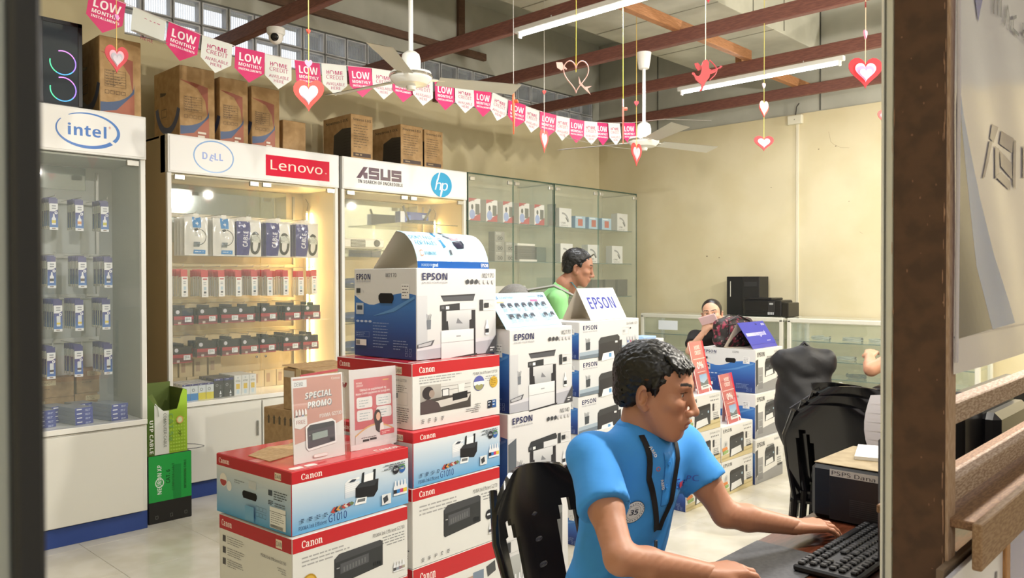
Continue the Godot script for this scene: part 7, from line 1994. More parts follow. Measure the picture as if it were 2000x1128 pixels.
# ---------------------------------------------------------------- people: bodies meshed from rounded, smoothly joined limbs
class Sdf:
	var prims := []
	var col := Color("c08a6a").srgb_to_linear()
	var fold = null
	var paint = null
	var v := PackedVector3Array()
	var c := PackedColorArray()
	var ix := PackedInt32Array()
	var nn := PackedVector3Array()

	func tint(hex: String) -> Sdf:
		col = Color(hex).srgb_to_linear()
		return self

	func cap(a: Vector3, b: Vector3, ra: float, rb: float, k := 0.02) -> Sdf:
		prims.append([0, a, b, ra, rb, k, col, false, Basis()])
		return self

	func ell(o: Vector3, r: Vector3, k := 0.02, bs := Basis()) -> Sdf:
		prims.append([1, o, r, 0.0, 0.0, k, col, false, bs])
		return self

	func cut(o: Vector3, r: Vector3, k := 0.01, bs := Basis()) -> Sdf:
		prims.append([1, o, r, 0.0, 0.0, k, col, true, bs])
		return self

	static func dist(p: Vector3, q: Array) -> float:
		if q[0] == 0:
			var ba: Vector3 = q[2] - q[1]
			var h := clampf((p - q[1]).dot(ba) / maxf(ba.length_squared(), 1e-9), 0.0, 1.0)
			return (p - q[1] - ba * h).length() - lerpf(q[3], q[4], h)
		var l: Vector3 = q[8].inverse() * (p - q[1])
		var r: Vector3 = q[2]
		var k0 := (l / r).length()
		var k1 := (l / (r * r)).length()
		return k0 * (k0 - 1.0) / maxf(k1, 1e-6)

	static func join(d: float, e: float, k: float, minus: bool) -> float:
		if minus:
			var h := maxf(k - absf(d + e), 0.0) / k
			return maxf(d, -e) + h * h * k * 0.25
		var h2 := maxf(k - absf(d - e), 0.0) / k
		return minf(d, e) - h2 * h2 * k * 0.25

	func at(p: Vector3) -> float:
		var d := 1.0
		for q in prims:
			d = join(d, dist(p, q), q[5], q[7])
		return d - (fold.call(p) if fold != null else 0.0)

	func hit(p: Vector3, dir: Vector3, most := 0.6) -> Vector3:   # walks along dir to the surface
		var t := 0.0
		for i in 60:
			var d := at(p + dir * t)
			if d < 0.0004 or t > most:
				break
			t += d * 0.8
		return p + dir * t

	func add(cell: float) -> void:   # surface nets, added to what is there
		var lo := Vector3(1e9, 1e9, 1e9)
		var hi := -lo
		var boxes := []
		for q in prims:
			var a: Vector3
			var b: Vector3
			if q[0] == 0:
				var r := maxf(q[3], q[4])
				a = q[1].min(q[2]) - Vector3(r, r, r); b = q[1].max(q[2]) + Vector3(r, r, r)
			else:
				var e := Vector3()
				for i in 3:
					e[i] = sqrt(pow(q[8].x[i] * q[2].x, 2) + pow(q[8].y[i] * q[2].y, 2) + pow(q[8].z[i] * q[2].z, 2))
				a = q[1] - e; b = q[1] + e
			boxes.append([a, b])
			if not q[7]:
				lo = lo.min(a); hi = hi.max(b)
		lo -= Vector3.ONE * cell * 3.0
		hi += Vector3.ONE * cell * 3.0
		var n := Vector3i(((hi - lo) / cell).ceil()) + Vector3i.ONE
		var sx := 1
		var sy := n.x
		var sz := n.x * n.y
		var g := PackedFloat32Array()
		g.resize(n.x * n.y * n.z)
		g.fill(0.05)
		for qi in prims.size():
			var q: Array = prims[qi]
			var m: Vector3 = Vector3.ONE * (float(q[5]) + cell * 2.5)
			var a := Vector3i(((boxes[qi][0] - m - lo) / cell).floor()).clamp(Vector3i.ZERO, n - Vector3i.ONE)
			var b := Vector3i(((boxes[qi][1] + m - lo) / cell).ceil()).clamp(Vector3i.ZERO, n - Vector3i.ONE)
			var k: float = q[5]
			var minus: bool = q[7]
			var capsule: bool = q[0] == 0
			var A: Vector3 = q[1]
			var B: Vector3 = q[2]
			var ba := B - A
			var il := 1.0 / maxf(ba.length_squared(), 1e-9)
			var ra: float = q[3]
			var rb: float = q[4]
			var inv: Basis = q[8].inverse()
			var i1 := Vector3.ONE / B if not capsule else Vector3.ONE
			var i2 := i1 * i1
			for z in range(a.z, b.z + 1):
				for y in range(a.y, b.y + 1):
					var at0 := z * sz + y * sy
					for x in range(a.x, b.x + 1):
						var p := lo + Vector3(x, y, z) * cell - A
						var e: float
						if capsule:
							var h := clampf(p.dot(ba) * il, 0.0, 1.0)
							e = (p - ba * h).length() - (ra + (rb - ra) * h)
						else:
							p = inv * p
							var k0 := (p * i1).length()
							e = k0 * (k0 - 1.0) / maxf((p * i2).length(), 1e-6)
						var d := g[at0 + x]
						if minus:
							var h1 := maxf(k - absf(d + e), 0.0) / k
							g[at0 + x] = maxf(d, -e) + h1 * h1 * k * 0.25
						else:
							var h2 := maxf(k - absf(d - e), 0.0) / k
							g[at0 + x] = minf(d, e) - h2 * h2 * k * 0.25
		if fold != null:
			for z in n.z:
				for y in n.y:
					for x in n.x:
						var o := z * sz + y * sy + x
						if absf(g[o]) < cell * 3.0 + 0.01:
							g[o] -= fold.call(lo + Vector3(x, y, z) * cell)
		var id := PackedInt32Array()
		id.resize(g.size())
		id.fill(-1)
		var first := v.size()
		var near := cell * 2.2
		for z in n.z - 1:
			for y in n.y - 1:
				for x in n.x - 1:
					var o := z * sz + y * sy + x
					if absf(g[o]) > near:
						continue
					var f := [g[o], g[o + 1], g[o + sy], g[o + sy + 1], g[o + sz], g[o + sz + 1], g[o + sz + sy], g[o + sz + sy + 1]]
					var mask := 0
					for i in 8:
						if f[i] < 0.0:
							mask |= 1 << i
					if mask == 0 or mask == 255:
						continue
					var sum := Vector3.ZERO
					var cnt := 0
					for e in [[0, 1], [2, 3], [4, 5], [6, 7], [0, 2], [1, 3], [4, 6], [5, 7], [0, 4], [1, 5], [2, 6], [3, 7]]:
						var i0: int = e[0]
						var i3: int = e[1]
						if (f[i0] < 0.0) != (f[i3] < 0.0):
							var t: float = f[i0] / (f[i0] - f[i3])
							var p0 := Vector3(i0 & 1, (i0 >> 1) & 1, i0 >> 2)
							var p1 := Vector3(i3 & 1, (i3 >> 1) & 1, i3 >> 2)
							sum += p0.lerp(p1, t)
							cnt += 1
					id[o] = v.size()
					v.append(lo + (Vector3(x, y, z) + sum / cnt) * cell)
		for z in range(1, n.z - 1):
			for y in range(1, n.y - 1):
				for x in range(1, n.x - 1):
					var o := z * sz + y * sy + x
					if id[o] < 0:
						continue
					var ins := g[o] < 0.0
					for q in [[sx, sy, sz], [sy, sz, sx], [sz, sx, sy]]:
						if (g[o + q[0]] < 0.0) == ins:
							continue
						var a := id[o]
						var b := id[o - q[1]]
						var d := id[o - q[1] - q[2]]
						var e := id[o - q[2]]
						if a < 0 or b < 0 or d < 0 or e < 0:
							continue
						if ins:
							ix.append_array([a, d, b, a, e, d])
						else:
							ix.append_array([a, b, d, a, d, e])
		for i in range(first, v.size()):
			var best := 1e9
			var bc := col
			for q in prims:
				if q[7]:
					continue
				var e := dist(v[i], q)
				if e < best:
					best = e; bc = q[6]
			c.append(paint.call(v[i], bc) if paint != null else bc)

	func move(first: int, x: Transform3D) -> void:
		for i in range(first, v.size()):
			v[i] = x * v[i]

	func ball(o: Vector3, r: float, gaze: Vector3) -> void:   # an eye
		var n := 16
		var base := v.size()
		var up := gaze.cross(Vector3.RIGHT if absf(gaze.x) < 0.8 else Vector3.UP).normalized()
		var sd := gaze.cross(up)
		for i in n + 1:
			for j in n:
				var t := PI * i / n
				var f := TAU * j / n
				v.append(o + (gaze * cos(t) + (up * cos(f) + sd * sin(f)) * sin(t)) * r)
				c.append(Color("120c0a").srgb_to_linear() if t < 0.22 else Color("2c1a12").srgb_to_linear() if t < 0.5 else Color("cfc4bc").srgb_to_linear())
		for i in n:
			for j in n:
				var a := base + i * n + j
				var b := base + i * n + (j + 1) % n
				ix.append_array([a, b, b + n, a, b + n, a + n])

	func done() -> ArrayMesh:
		nn.resize(v.size())
		nn.fill(Vector3.ZERO)
		for i in range(0, ix.size(), 3):
			var f := (v[ix[i + 2]] - v[ix[i]]).cross(v[ix[i + 1]] - v[ix[i]])
			for k in 3:
				nn[ix[i + k]] += f
		for i in nn.size():
			nn[i] = nn[i].normalized() if nn[i] != Vector3.ZERO else Vector3.UP
		var a := []
		a.resize(Mesh.ARRAY_MAX)
		a[Mesh.ARRAY_VERTEX] = v
		a[Mesh.ARRAY_NORMAL] = nn
		a[Mesh.ARRAY_COLOR] = c
		a[Mesh.ARRAY_INDEX] = ix
		var m := ArrayMesh.new()
		m.add_surface_from_arrays(Mesh.PRIMITIVE_TRIANGLES, a)
		return m

	func mesh(cell: float) -> ArrayMesh:
		add(cell)
		return done()

func limb(sk: Sdf, pts: Array, r: Array, k := 0.02) -> void:
	for i in pts.size() - 1:
		sk.cap(pts[i], pts[i + 1], r[i], r[i + 1], k)

# a head in its own frame: x to the person's left, y up, z out of the face; the origin lies between the ears
func add_head(sk: Sdf, xf: Transform3D, skin: String, cell: float, slim := 1.0, gaze := Vector3(0, -0.05, 1)) -> void:
	var first := sk.v.size()
	sk.prims = []
	sk.tint(skin)
	sk.ell(V(0, 0.048, -0.014), V(0.074, 0.08, 0.094), 0.01)
	sk.ell(V(0, 0.03, 0.035), V(0.064 * slim, 0.066, 0.056), 0.03)
	sk.ell(V(0, -0.03, 0.03), V(0.061 * slim, 0.068, 0.056), 0.03)
	sk.ell(V(0, -0.075, 0.036), V(0.043 * slim, 0.036, 0.048), 0.035)
	sk.cap(V(-0.012, -0.103, 0.066), V(0.012, -0.103, 0.066), 0.0155, 0.0155, 0.025)
	for s in [-1.0, 1.0]:
		sk.cap(V(0.058 * s * slim, -0.03, 0.0), V(0.03 * s * slim, -0.093, 0.05), 0.016, 0.013, 0.03)       # jaw line
		sk.ell(V(0.044 * s * slim, -0.016, 0.062), V(0.021, 0.017, 0.021), 0.022)                             # cheek bone
		sk.cap(V(0.012 * s, 0.03, 0.087), V(0.044 * s, 0.03, 0.072), 0.0085, 0.0085, 0.016)                 # brow
		sk.cut(V(0.031 * s, 0.008, 0.094), V(0.018, 0.0125, 0.015), 0.012)
		sk.ell(V(0.031 * s, 0.009, 0.0705), V(0.0165, 0.0142, 0.0142), 0.004)                                  # lids
		sk.cut(V(0.031 * s, 0.0085, 0.087), V(0.0128, 0.0042, 0.012), 0.002)
		sk.ell(V(0.082 * s, -0.006, -0.012), V(0.009, 0.033, 0.02), 0.006, Basis.from_euler(V(0.15, 0.5 * s, -0.12 * s)))   # ear
		sk.ell(V(0.078 * s, -0.034, -0.002), V(0.008, 0.011, 0.009), 0.006)
		sk.cut(V(0.089 * s, -0.003, -0.006), V(0.007, 0.02, 0.0105), 0.004, Basis.from_euler(V(0.15, 0.5 * s, 0)))
	sk.cap(V(0, 0.014, 0.09), V(0, -0.028, 0.108), 0.0085, 0.0095, 0.012)
	sk.ell(V(0, -0.035, 0.11), V(0.0125, 0.0115, 0.0125), 0.008)
	for s in [-1.0, 1.0]:
		sk.ell(V(0.0145 * s, -0.039, 0.1), V(0.0085, 0.0085, 0.011), 0.007)
		sk.cut(V(0.008 * s, -0.0475, 0.104), V(0.0042, 0.004, 0.006), 0.003)
	sk.ell(V(0, -0.064, 0.083), V(0.024, 0.0165, 0.0145), 0.016)
	sk.cap(V(-0.017, -0.0655, 0.0905), V(0.017, -0.0655, 0.0905), 0.0052, 0.0052, 0.007)
	sk.ell(V(0, -0.0645, 0.095), V(0.0115, 0.0055, 0.0065), 0.006)
	sk.cap(V(-0.014, -0.0765, 0.0885), V(0.014, -0.0765, 0.0885), 0.0062, 0.0062, 0.007)
	sk.cut(V(0, -0.0712, 0.0985), V(0.023, 0.0013, 0.009), 0.002)
	sk.cap(V(0, -0.07, -0.03), V(0, -0.15, -0.035), 0.052, 0.052, 0.025)
	var sc := Color(skin).srgb_to_linear()
	var lip := sc.lerp(Color("8a4038").srgb_to_linear(), 0.5)
	sk.paint = func(p: Vector3, base: Color) -> Color:
		var ax := absf(p.x)
		if p.z > 0.08 and ax < 0.022 and p.y < -0.058 and p.y > -0.0835 and pow(p.x / 0.023, 2) + pow((p.y + 0.0705) / 0.0125, 2) < 1.0:
			return lip
		var bz := 0.0335 + 0.005 * sin(clampf((ax - 0.012) / 0.04, 0.0, 1.0) * 2.4)
		if p.z > 0.055 and ax > 0.01 and ax < 0.052 and absf(p.y - bz) < 0.0042 - 0.03 * maxf(0.0, ax - 0.035):
			return Color("1a1210").srgb_to_linear()
		if p.z > 0.06 and absf(ax - 0.031) < 0.0155 and absf(p.y - 0.0145) < 0.0016:
			return Color("241612").srgb_to_linear()
		return base
	sk.add(cell)
	sk.paint = null
	for s in [-1.0, 1.0]:
		sk.ball(V(0.031 * s, 0.0085, 0.0712), 0.0118, gaze.normalized())
	sk.move(first, xf)
	sk.prims = []

func short_hair(xf: Transform3D, hex: String, parent: Node3D, seed_: int, fringe: bool) -> void:
	var h := Sdf.new()
	h.tint(hex)
	h.ell(V(0, 0.054, -0.018), V(0.0825, 0.0835, 0.103), 0.01)
	h.ell(V(0, -0.01, -0.066), V(0.066, 0.06, 0.045), 0.03)
	for s in [-1.0, 1.0]:
		h.cap(V(0.074 * s, 0.03, 0.018), V(0.071 * s, -0.012, 0.016), 0.008, 0.005, 0.012)
	h.cut(V(0, -0.02, 0.095), V(0.069, 0.082, 0.068), 0.01)
	h.cut(V(0, -0.11, 0.0), V(0.1, 0.06, 0.13), 0.012, Basis.from_euler(V(0.32, 0, 0)))
	for s in [-1.0, 1.0]:
		h.cut(V(0.088 * s, -0.025, 0.008), V(0.024, 0.045, 0.03), 0.006)
	if fringe:
		var r := RandomNumberGenerator.new(); r.seed = seed_
		for i in 26:
			var xx := lerpf(-0.062, 0.062, i / 25.0) + r.randf_range(-0.004, 0.004)
			var zz := sqrt(maxf(0.0, 1.0 - pow(xx / 0.085, 2)))
			var dn := r.randf_range(-0.006, 0.024) if absf(xx) < 0.058 else 0.01
			var a := V(xx, 0.102, 0.052 * zz)
			var b := V(xx + r.randf_range(-0.008, 0.008), 0.078, 0.074 * zz + 0.012)
			h.cap(a, b, 0.0075, 0.0055, 0.006)
			h.cap(b, b + V(r.randf_range(-0.012, 0.004), -dn, 0.0045), 0.005, 0.0014, 0.003)
	var fn := FastNoiseLite.new(); fn.seed = seed_; fn.frequency = 1.0; fn.fractal_octaves = 3
	h.fold = func(p: Vector3) -> float: return 0.0042 * fn.get_noise_3d(p.x * 95.0, p.y * 40.0, p.z * 34.0) + 0.0025 * fn.get_noise_3d(p.x * 220.0, p.y * 90.0, p.z * 70.0)
	var m := StandardMaterial3D.new()
	m.vertex_color_use_as_albedo = true; m.roughness = 0.42
	var o := part("hair", h.mesh(0.0028 if fringe else 0.004), m, parent)
	o.transform = xf

# a hand in its own frame: z along the fingers, y out of its back, x towards the thumb (side = 1 or -1 turns it over)
func add_hand(sk: Sdf, xf: Transform3D, skin: String, side: float, bend: Array, spread: float, thumb: Array, cell := 0.003) -> void:
	var first := sk.v.size()
	sk.prims = []
	sk.tint(skin)
	var kx := [0.028, 0.0095, -0.0095, -0.027]
	var kz := [0.088, 0.092, 0.088, 0.08]
	var ln := [0.072, 0.08, 0.074, 0.058]
	var rd := [0.0098, 0.01, 0.0094, 0.0084]
	sk.ell(V(0, 0.0, -0.012), V(0.026, 0.019, 0.03), 0.015)
	for i in 4:
		var k0 := V(kx[i] * side, 0.004 - 0.003 * absf(i - 1.3), kz[i])
		sk.cap(V(kx[i] * 0.6 * side, 0.0, 0.005), k0, 0.0145, 0.0112, 0.012)
		var a: float = bend[i] * 0.5
		var p := k0
		var seg := [0.46, 0.3, 0.24]
		for j in 3:
			var d := V(sin(spread * (1.5 - i) * 0.4) * side, -sin(a), cos(a)).normalized()
			var q: Vector3 = p + d * ln[i] * seg[j]
			var r0: float = rd[i] * (1.0 - 0.1 * j)
			sk.cap(p, q, r0, r0 * 0.9, 0.004)
			if j == 2:
				sk.tint("d9a890"); sk.ell(p + d * ln[i] * seg[j] * 0.75 + V(0, cos(a), sin(a)) * r0 * 0.62, V(0.005, 0.002, 0.006), 0.001, Basis.from_euler(V(a, 0, 0))); sk.tint(skin)
			p = q
			a += bend[i] * (0.75 if j == 0 else 0.55)
	var t0 := V(0.018 * side, -0.006, 0.016)
	var t1: Vector3 = t0 + V(thumb[0] * side, thumb[1], thumb[2]).normalized() * 0.042
	var t2: Vector3 = t1 + V(thumb[3] * side, thumb[4], thumb[5]).normalized() * 0.034
	var t3: Vector3 = t2 + V(thumb[6] * side, thumb[7], thumb[8]).normalized() * 0.026
	sk.cap(t0, t1, 0.0165, 0.0125, 0.014); sk.cap(t1, t2, 0.0118, 0.0108, 0.004); sk.cap(t2, t3, 0.0106, 0.009, 0.003)
	var td := (t3 - t2).normalized()
	sk.tint("e3b8a4"); sk.ell(t3 - td * 0.003 + V(0, 0.0078, 0), V(0.0065, 0.0022, 0.008), 0.001, Basis.looking_at(-td, Vector3.UP)); sk.tint(skin)
	sk.add(cell)
	sk.move(first, xf)
	sk.prims = []

func frame_of(o: Vector3, z: Vector3, y: Vector3) -> Transform3D:
	var zz := z.normalized()
	var xx := y.cross(zz).normalized()
	return Transform3D(Basis(xx, zz.cross(xx), zz), o)

func torso(s: Sdf, j: Dictionary, fat := 1.0) -> void:
	var l: Vector3 = (j.sl - j.sr).normalized()
	var mid: Vector3 = (j.sl + j.sr) * 0.5
	var up: Vector3 = (mid - j.hip).normalized()
	var f := l.cross(up).normalized()
	var b := Basis(l, f.cross(l), f)
	var hgt: float = (mid - j.hip).length()
	s.ell(mid - up * hgt * 0.22 + f * 0.012, V(0.152, hgt * 0.34, 0.098) * V(fat, 1, fat), 0.04, b)
	s.ell(mid - up * hgt * 0.62 + f * 0.014, V(0.14, hgt * 0.36, 0.098) * V(fat, 1, fat), 0.06, b)
	s.ell(j.hip + f * 0.01, V(0.155, 0.12, 0.11) * V(fat, 1, fat), 0.06, b)
	s.cap(j.sr, j.sl, 0.056, 0.056, 0.05)
	s.cap(mid + up * 0.0, j.neck, 0.075, 0.058, 0.05)

func person(label: String, j: Dictionary, look: Dictionary) -> Array:
	var t := thing("person", label, "person")
	var sk := Sdf.new()
	var hx := frame_of(j.head, j.face, j.get("head_up", Vector3.UP))
	add_head(sk, hx, look.skin, look.cell, look.get("slim", 1.0), j.get("gaze", V(0, -0.05, 1)))
	sk.prims = []
	sk.tint(look.skin)
	var thick: float = look.get("thick", 1.0)
	limb(sk, [hx * V(0, -0.06, -0.03), j.neck], [0.05 * thick, 0.055 * thick])
	sk.cap(j.neck, (j.sl + j.sr) * 0.5, 0.055, 0.06, 0.03)
	for q in [["sl", "el", "wl"], ["sr", "er", "wr"]]:
		var S: Vector3 = j[q[0]]
		var E: Vector3 = j[q[1]]
		var W: Vector3 = j[q[2]]
		limb(sk, [S, S.lerp(E, 0.55), E], [0.046 * thick, 0.043 * thick, 0.037 * thick], 0.02)
		limb(sk, [E, E.lerp(W, 0.3), W], [0.038 * thick, 0.038 * thick, 0.0255 * thick], 0.015)
	sk.add(look.get("body_cell", 0.009))
	for q in j.hands:
		add_hand(sk, q[0], look.skin, q[1], q[2], q[3], q[4], look.get("hand_cell", 0.004))
	var m := StandardMaterial3D.new()
	m.vertex_color_use_as_albedo = true; m.roughness = 0.5
	m.subsurf_scatter_enabled = true; m.subsurf_scatter_strength = 0.06
	part("body", sk.done(), m, t)
	var s := Sdf.new()
	s.tint(look.shirt)
	torso(s, j, look.get("fat", 1.0))
	for q in [["sl", "el"], ["sr", "er"]]:
		var S: Vector3 = j[q[0]]
		var E: Vector3 = j[q[1]]
		var end: Vector3 = S.lerp(E, look.sleeve)
		s.cap(S, end, 0.058, 0.062 * look.get("cuff", 1.0), 0.03)
		var d := (E - S).normalized()
		var cb := frame_of(end + d * 0.062, d, V(0.3, 0.2, 0.9))
		s.cut(cb.origin, V(0.12, 0.12, 0.06), 0.006, cb.basis)
	var nk: Vector3 = j.neck + (hx * V(0, -0.02, -0.02) - j.neck).normalized() * 0.075
	s.cut(nk + j.face * 0.02, V(0.066, 0.06, 0.066), 0.01)
	s.fold = look.get("fold")
	var sm := StandardMaterial3D.new()
	sm.albedo_color = Color(look.shirt); sm.roughness = 0.8; sm.rim_enabled = true; sm.rim = 0.25; sm.rim_tint = 0.6
	part("shirt", s.mesh(look.get("shirt_cell", 0.01)), sm, t)
	var p := Sdf.new()
	p.tint(look.trousers)
	p.ell(j.hip + V(0, -0.02, 0), V(0.15, 0.11, 0.12), 0.05)
	for q in [["kl", "al", "hl"], ["kr", "ar", "hr"]]:
		limb(p, [j[q[2]], j[q[0]], j[q[1]]], [0.082, 0.06, 0.05], 0.04)
	part("trousers", p.mesh(0.015), mt(look.trousers, 0.8), t)
	for q in [["al", "tl"], ["ar", "tr"]]:
		var a: Vector3 = j[q[0]]
		var toe: Vector3 = j[q[1]]
		var sh := Sdf.new()
		sh.cap(V(a.x, 0.04, a.z), V(toe.x, 0.032, toe.z), 0.042, 0.034, 0.02)
		part("shoe", sh.mesh(0.01), mt("1c1a1a", 0.5), t)
	return [t, s, hx, sk]

func on_cloth(s: Sdf, pr: Print, at: Vector3, right: Vector3, up: Vector3, size: float, off := 0.0012) -> ArrayMesh:   # print laid over cloth along its own fibres
	var dir := right.cross(up).normalized()
	return fine(pr, size).mesh(func(q: Vector3) -> Vector3:
		var o := at + right * q.x + up * q.y + dir * 0.12
		return s.hit(o, -dir) + dir * (off + q.z * 1.5))

func ribbon(s: Sdf, path: Array, w: float, side: Vector3, out: Vector3, off := 0.003) -> ArrayMesh:
	var sh := Shape.new()
	var prev := []
	for i in path.size() - 1:
		for k in 6:
			var p: Vector3 = path[i].lerp(path[i + 1], k / 6.0)
			var d: Vector3 = (path[i + 1] - path[i]).normalized()
			var sd := (side - d * side.dot(d)).normalized()
			var c: Vector3 = s.hit(p + out * 0.1, -out) + out * off
			var row := [c - sd * w * 0.5, c + sd * w * 0.5, c + sd * w * 0.5 - out * 0.0015, c - sd * w * 0.5 - out * 0.0015]
			if prev.size():
				sh.quad(prev[0], prev[1], row[1], row[0]); sh.quad(prev[3], row[3], row[2], prev[2]); sh.quad(prev[0], row[0], row[3], prev[3]); sh.quad(prev[1], prev[2], row[2], row[1])
			prev = row
	return sh.mesh(60.0)

func people() -> void:
	# the seated man in the blue polo shirt
	var fn := FastNoiseLite.new(); fn.seed = 9; fn.frequency = 1.0; fn.fractal_octaves = 2
	var folds := func(p: Vector3) -> float:
		var low := clampf((1.02 - p.y) / 0.25, 0.0, 1.0)
		return 0.004 * fn.get_noise_3d(p.x * 9.0, p.y * 6.0, p.z * 9.0) + 0.005 * low * sin((p.x * 0.8 - p.y * 0.9 + p.z * 0.5) * 48.0 + 3.0 * fn.get_noise_3d(p.x * 5.0, p.y * 5.0, p.z * 5.0))
	var j := {
		"head": V(1.79, 1.2, -1.19), "face": V(0.31, -0.12, 0.95), "neck": V(1.785, 1.083, -1.235), "gaze": V(0.1, -0.1, 1.0),
		"sl": V(1.935, 1.03, -1.2), "sr": V(1.615, 1.045, -1.27), "hip": V(1.8, 0.56, -1.38),
		"el": V(1.975, 0.855, -1.085), "wl": V(2.165, 0.802, -0.972), "er": V(1.475, 0.862, -1.075), "wr": V(1.71, 0.79, -0.985),
		"hl": V(1.87, 0.52, -1.33), "hr": V(1.72, 0.52, -1.33), "kl": V(1.95, 0.52, -0.95), "kr": V(1.72, 0.52, -0.95), "al": V(1.95, 0.1, -0.9), "ar": V(1.73, 0.1, -0.9), "tl": V(1.97, 0.04, -0.74), "tr": V(1.72, 0.04, -0.74)}
	j.hands = [
		[frame_of(V(2.165, 0.802, -0.972), V(0.9, -0.06, 0.42), V(0.05, 0.99, 0.1)), 1.0, [0.5, 0.42, 0.45, 0.5], 0.25, [0.35, -0.3, 0.9, 0.25, -0.12, 0.95, 0.1, -0.15, 0.98]],
		[frame_of(V(1.71, 0.79, -0.985), V(0.93, -0.04, 0.36), V(0.0, 0.99, 0.12)), -1.0, [0.6, 0.65, 0.7, 0.75], 0.15, [0.5, -0.3, 0.8, 0.2, -0.3, 0.93, 0.0, -0.3, 0.95]]]
	var r := person("man in a bright blue polo shirt with a black lanyard, seated typing at the desk", j, {"skin": "b98468", "cell": 0.0026, "slim": 0.93, "shirt": "3d96e8", "sleeve": 0.52, "trousers": "22242c", "fold": folds, "body_cell": 0.008, "hand_cell": 0.003, "shirt_cell": 0.009, "cuff": 1.08, "thick": 0.95})
	var t: Node3D = r[0]
	var s: Sdf = r[1]
	short_hair(r[2], "0f0d0d", t, 21, true)
	var f := V(-0.13, 0.12, 0.985).normalized()
	var rt := V(0.98, 0.0, 0.2).normalized() * -1.0
	var left := -rt                                   # as seen by the onlooker: to the right
	var up := f.cross(left).normalized()
	# collar: two points and a band behind the neck
	var cm := mt("388fe0", 0.8)
	var nk: Vector3 = j.neck
	var col := Shape.new()
	var prev := []
	for i in 21:
		var a := deg_to_rad(lerpf(-205.0, 25.0, i / 20.0))
		var inward := 0.062 + 0.012 * pow(sin(a) * -0.5 + 0.5, 1.0)
		var dirv := left * cos(a) + f * sin(a)
		var front := clampf(dirv.dot(f), 0.0, 1.0)
		var top: Vector3 = nk + dirv * 0.064 + V(0, 0.03 - 0.055 * front, 0) + f * 0.012
		var low: Vector3 = nk + dirv * (0.092 + 0.012 * front) + V(0, -0.012 - 0.075 * front, 0) + f * 0.016
		var row := [top, top + dirv * 0.006 + V(0, 0.004, 0), low, low - dirv * 0.003]
		if prev.size():
			for k in 3:
				col.quad(prev[k], prev[k + 1], row[k + 1], row[k])
		prev = row
	part("collar", col.mesh(70.0), cm, t)
	var chest: Vector3 = (j.sl + j.sr) * 0.5
	var throat: Vector3 = chest + f * 0.1 + left * 0.015 + V(0, 0.0, 0)
	var pl := Print.new()
	pl.rect(-0.016, 0.0, 0.032, 0.14, "3990e2"); pl.rect(-0.0165, 0.0, 0.001, 0.14, "1f64ae"); pl.rect(0.0155, 0.0, 0.001, 0.14, "1f64ae"); pl.rect(-0.0165, 0.139, 0.033, 0.0012, "1f64ae")
	var pk := part("placket", on_cloth(s, pl, throat, left, up, 0.02), ink, t)
	for k in 2:
		var bp: Vector3 = s.hit(throat - up * (0.03 + 0.06 * k) + f * 0.1, -f) + f * 0.002
		part("button", Shape.new().lathe([Vector2(0.0055, 0), Vector2(0.005, 0.0022), Vector2(0, 0.0016)], Vector3.ZERO, 12).mesh(), mt("3a8ad8", 0.3), pk, bp, V(PI / 2, -0.13, 0))
	var badge := Print.new()
	badge.ell(0, 0, 0.03, 0.03, "1d2c48", 32); badge.ell(0, 0, 0.0285, 0.0285, "e9edf2", 32); badge.ring(0, 0, 0.019, 0.019, 0.0006, 0.0006, 0, 360, "3c4a66"); badge.text("35", 0, 0.0075, 0.0145, "1d2c48", "sb", 0.024, 1)
	for k in 22:
		var a := TAU * k / 22.0
		badge.rect(0.0235 * cos(a) - 0.0012, 0.0235 * sin(a) - 0.0015, 0.0024, 0.003, "3c4a66")
	for k in 3:
		badge.ell(0.004 * (k - 1), -0.0125, 0.0011, 0.0011, "3c4a66", 8)
	part("round_patch", on_cloth(s, badge, chest - left * 0.078 - up * 0.145 + f * 0.09, left, up, 0.014), ink, t)
	var logo := Print.new()
	logo.text("STORE", 0, 0, 0.017, "2b3a9c", "sb", 0.05); logo.rect(0.014, -0.016, 0.026, 0.0155, "3d96e8"); logo.ell(0.021, -0.0085, 0.008, 0.0085, "d2404a"); logo.text("R", 0.0285, 0, 0.017, "d2404a", "sb"); logo.greek(0.0, -0.026, 0.03, 1, 0.005, 0.004, "2b3a9c"); logo.text("PC", 0.052, -0.012, 0.016, "3a50b4", "s", 0.022)
	part("chest_lettering", on_cloth(s, logo, chest + left * 0.06 - up * 0.105 + f * 0.09, left, up, 0.014), ink, t)
	# lanyard with its card
	var hang: Vector3 = chest + left * 0.018 - up * 0.235
	var lm := mt("131316", 0.6)
	var la := part("lanyard", ribbon(s, [nk - left * 0.058 + f * 0.02 + V(0, 0.005, 0), chest - left * 0.05 - up * 0.06, hang], 0.019, left, f, 0.006), lm, t)
	part("lanyard_end", ribbon(s, [nk + left * 0.06 + f * 0.03 - V(0, 0.01, 0), chest + left * 0.046 - up * 0.08, hang], 0.015, left, f, 0.006), lm, t)
	var am := Print.new()
	am.text("AMD", 0, 0, 0.009, "d8d8da", "sb", 0.03, 0, 1.25); am.text("AMD", 0.028, 0.088, 0.009, "d8d8da", "sb", 0.03, 0, 1.25); am.ring(0.018, 0.058, 0.006, 0.006, 0.0018, 0.0018, 0, 360, "d0603a")
	part("lanyard_print", on_cloth(s, am, nk - left * 0.058 - up * 0.025 + f * 0.09, left, up, 0.012, 0.0085), ink, la)
	var hp: Vector3 = s.hit(hang + f * 0.1, -f) + f * 0.008
	part("clip", Shape.new().box(V(0, -0.02, 0), V(0.011, 0.04, 0.006), 0.002).ball(V(0, -0.045, 0), V(0.009, 0.011, 0.005), 10).mesh(), mt("5a5a66", 0.3, 0.7), t, hp, V(0, -0.13, 0))
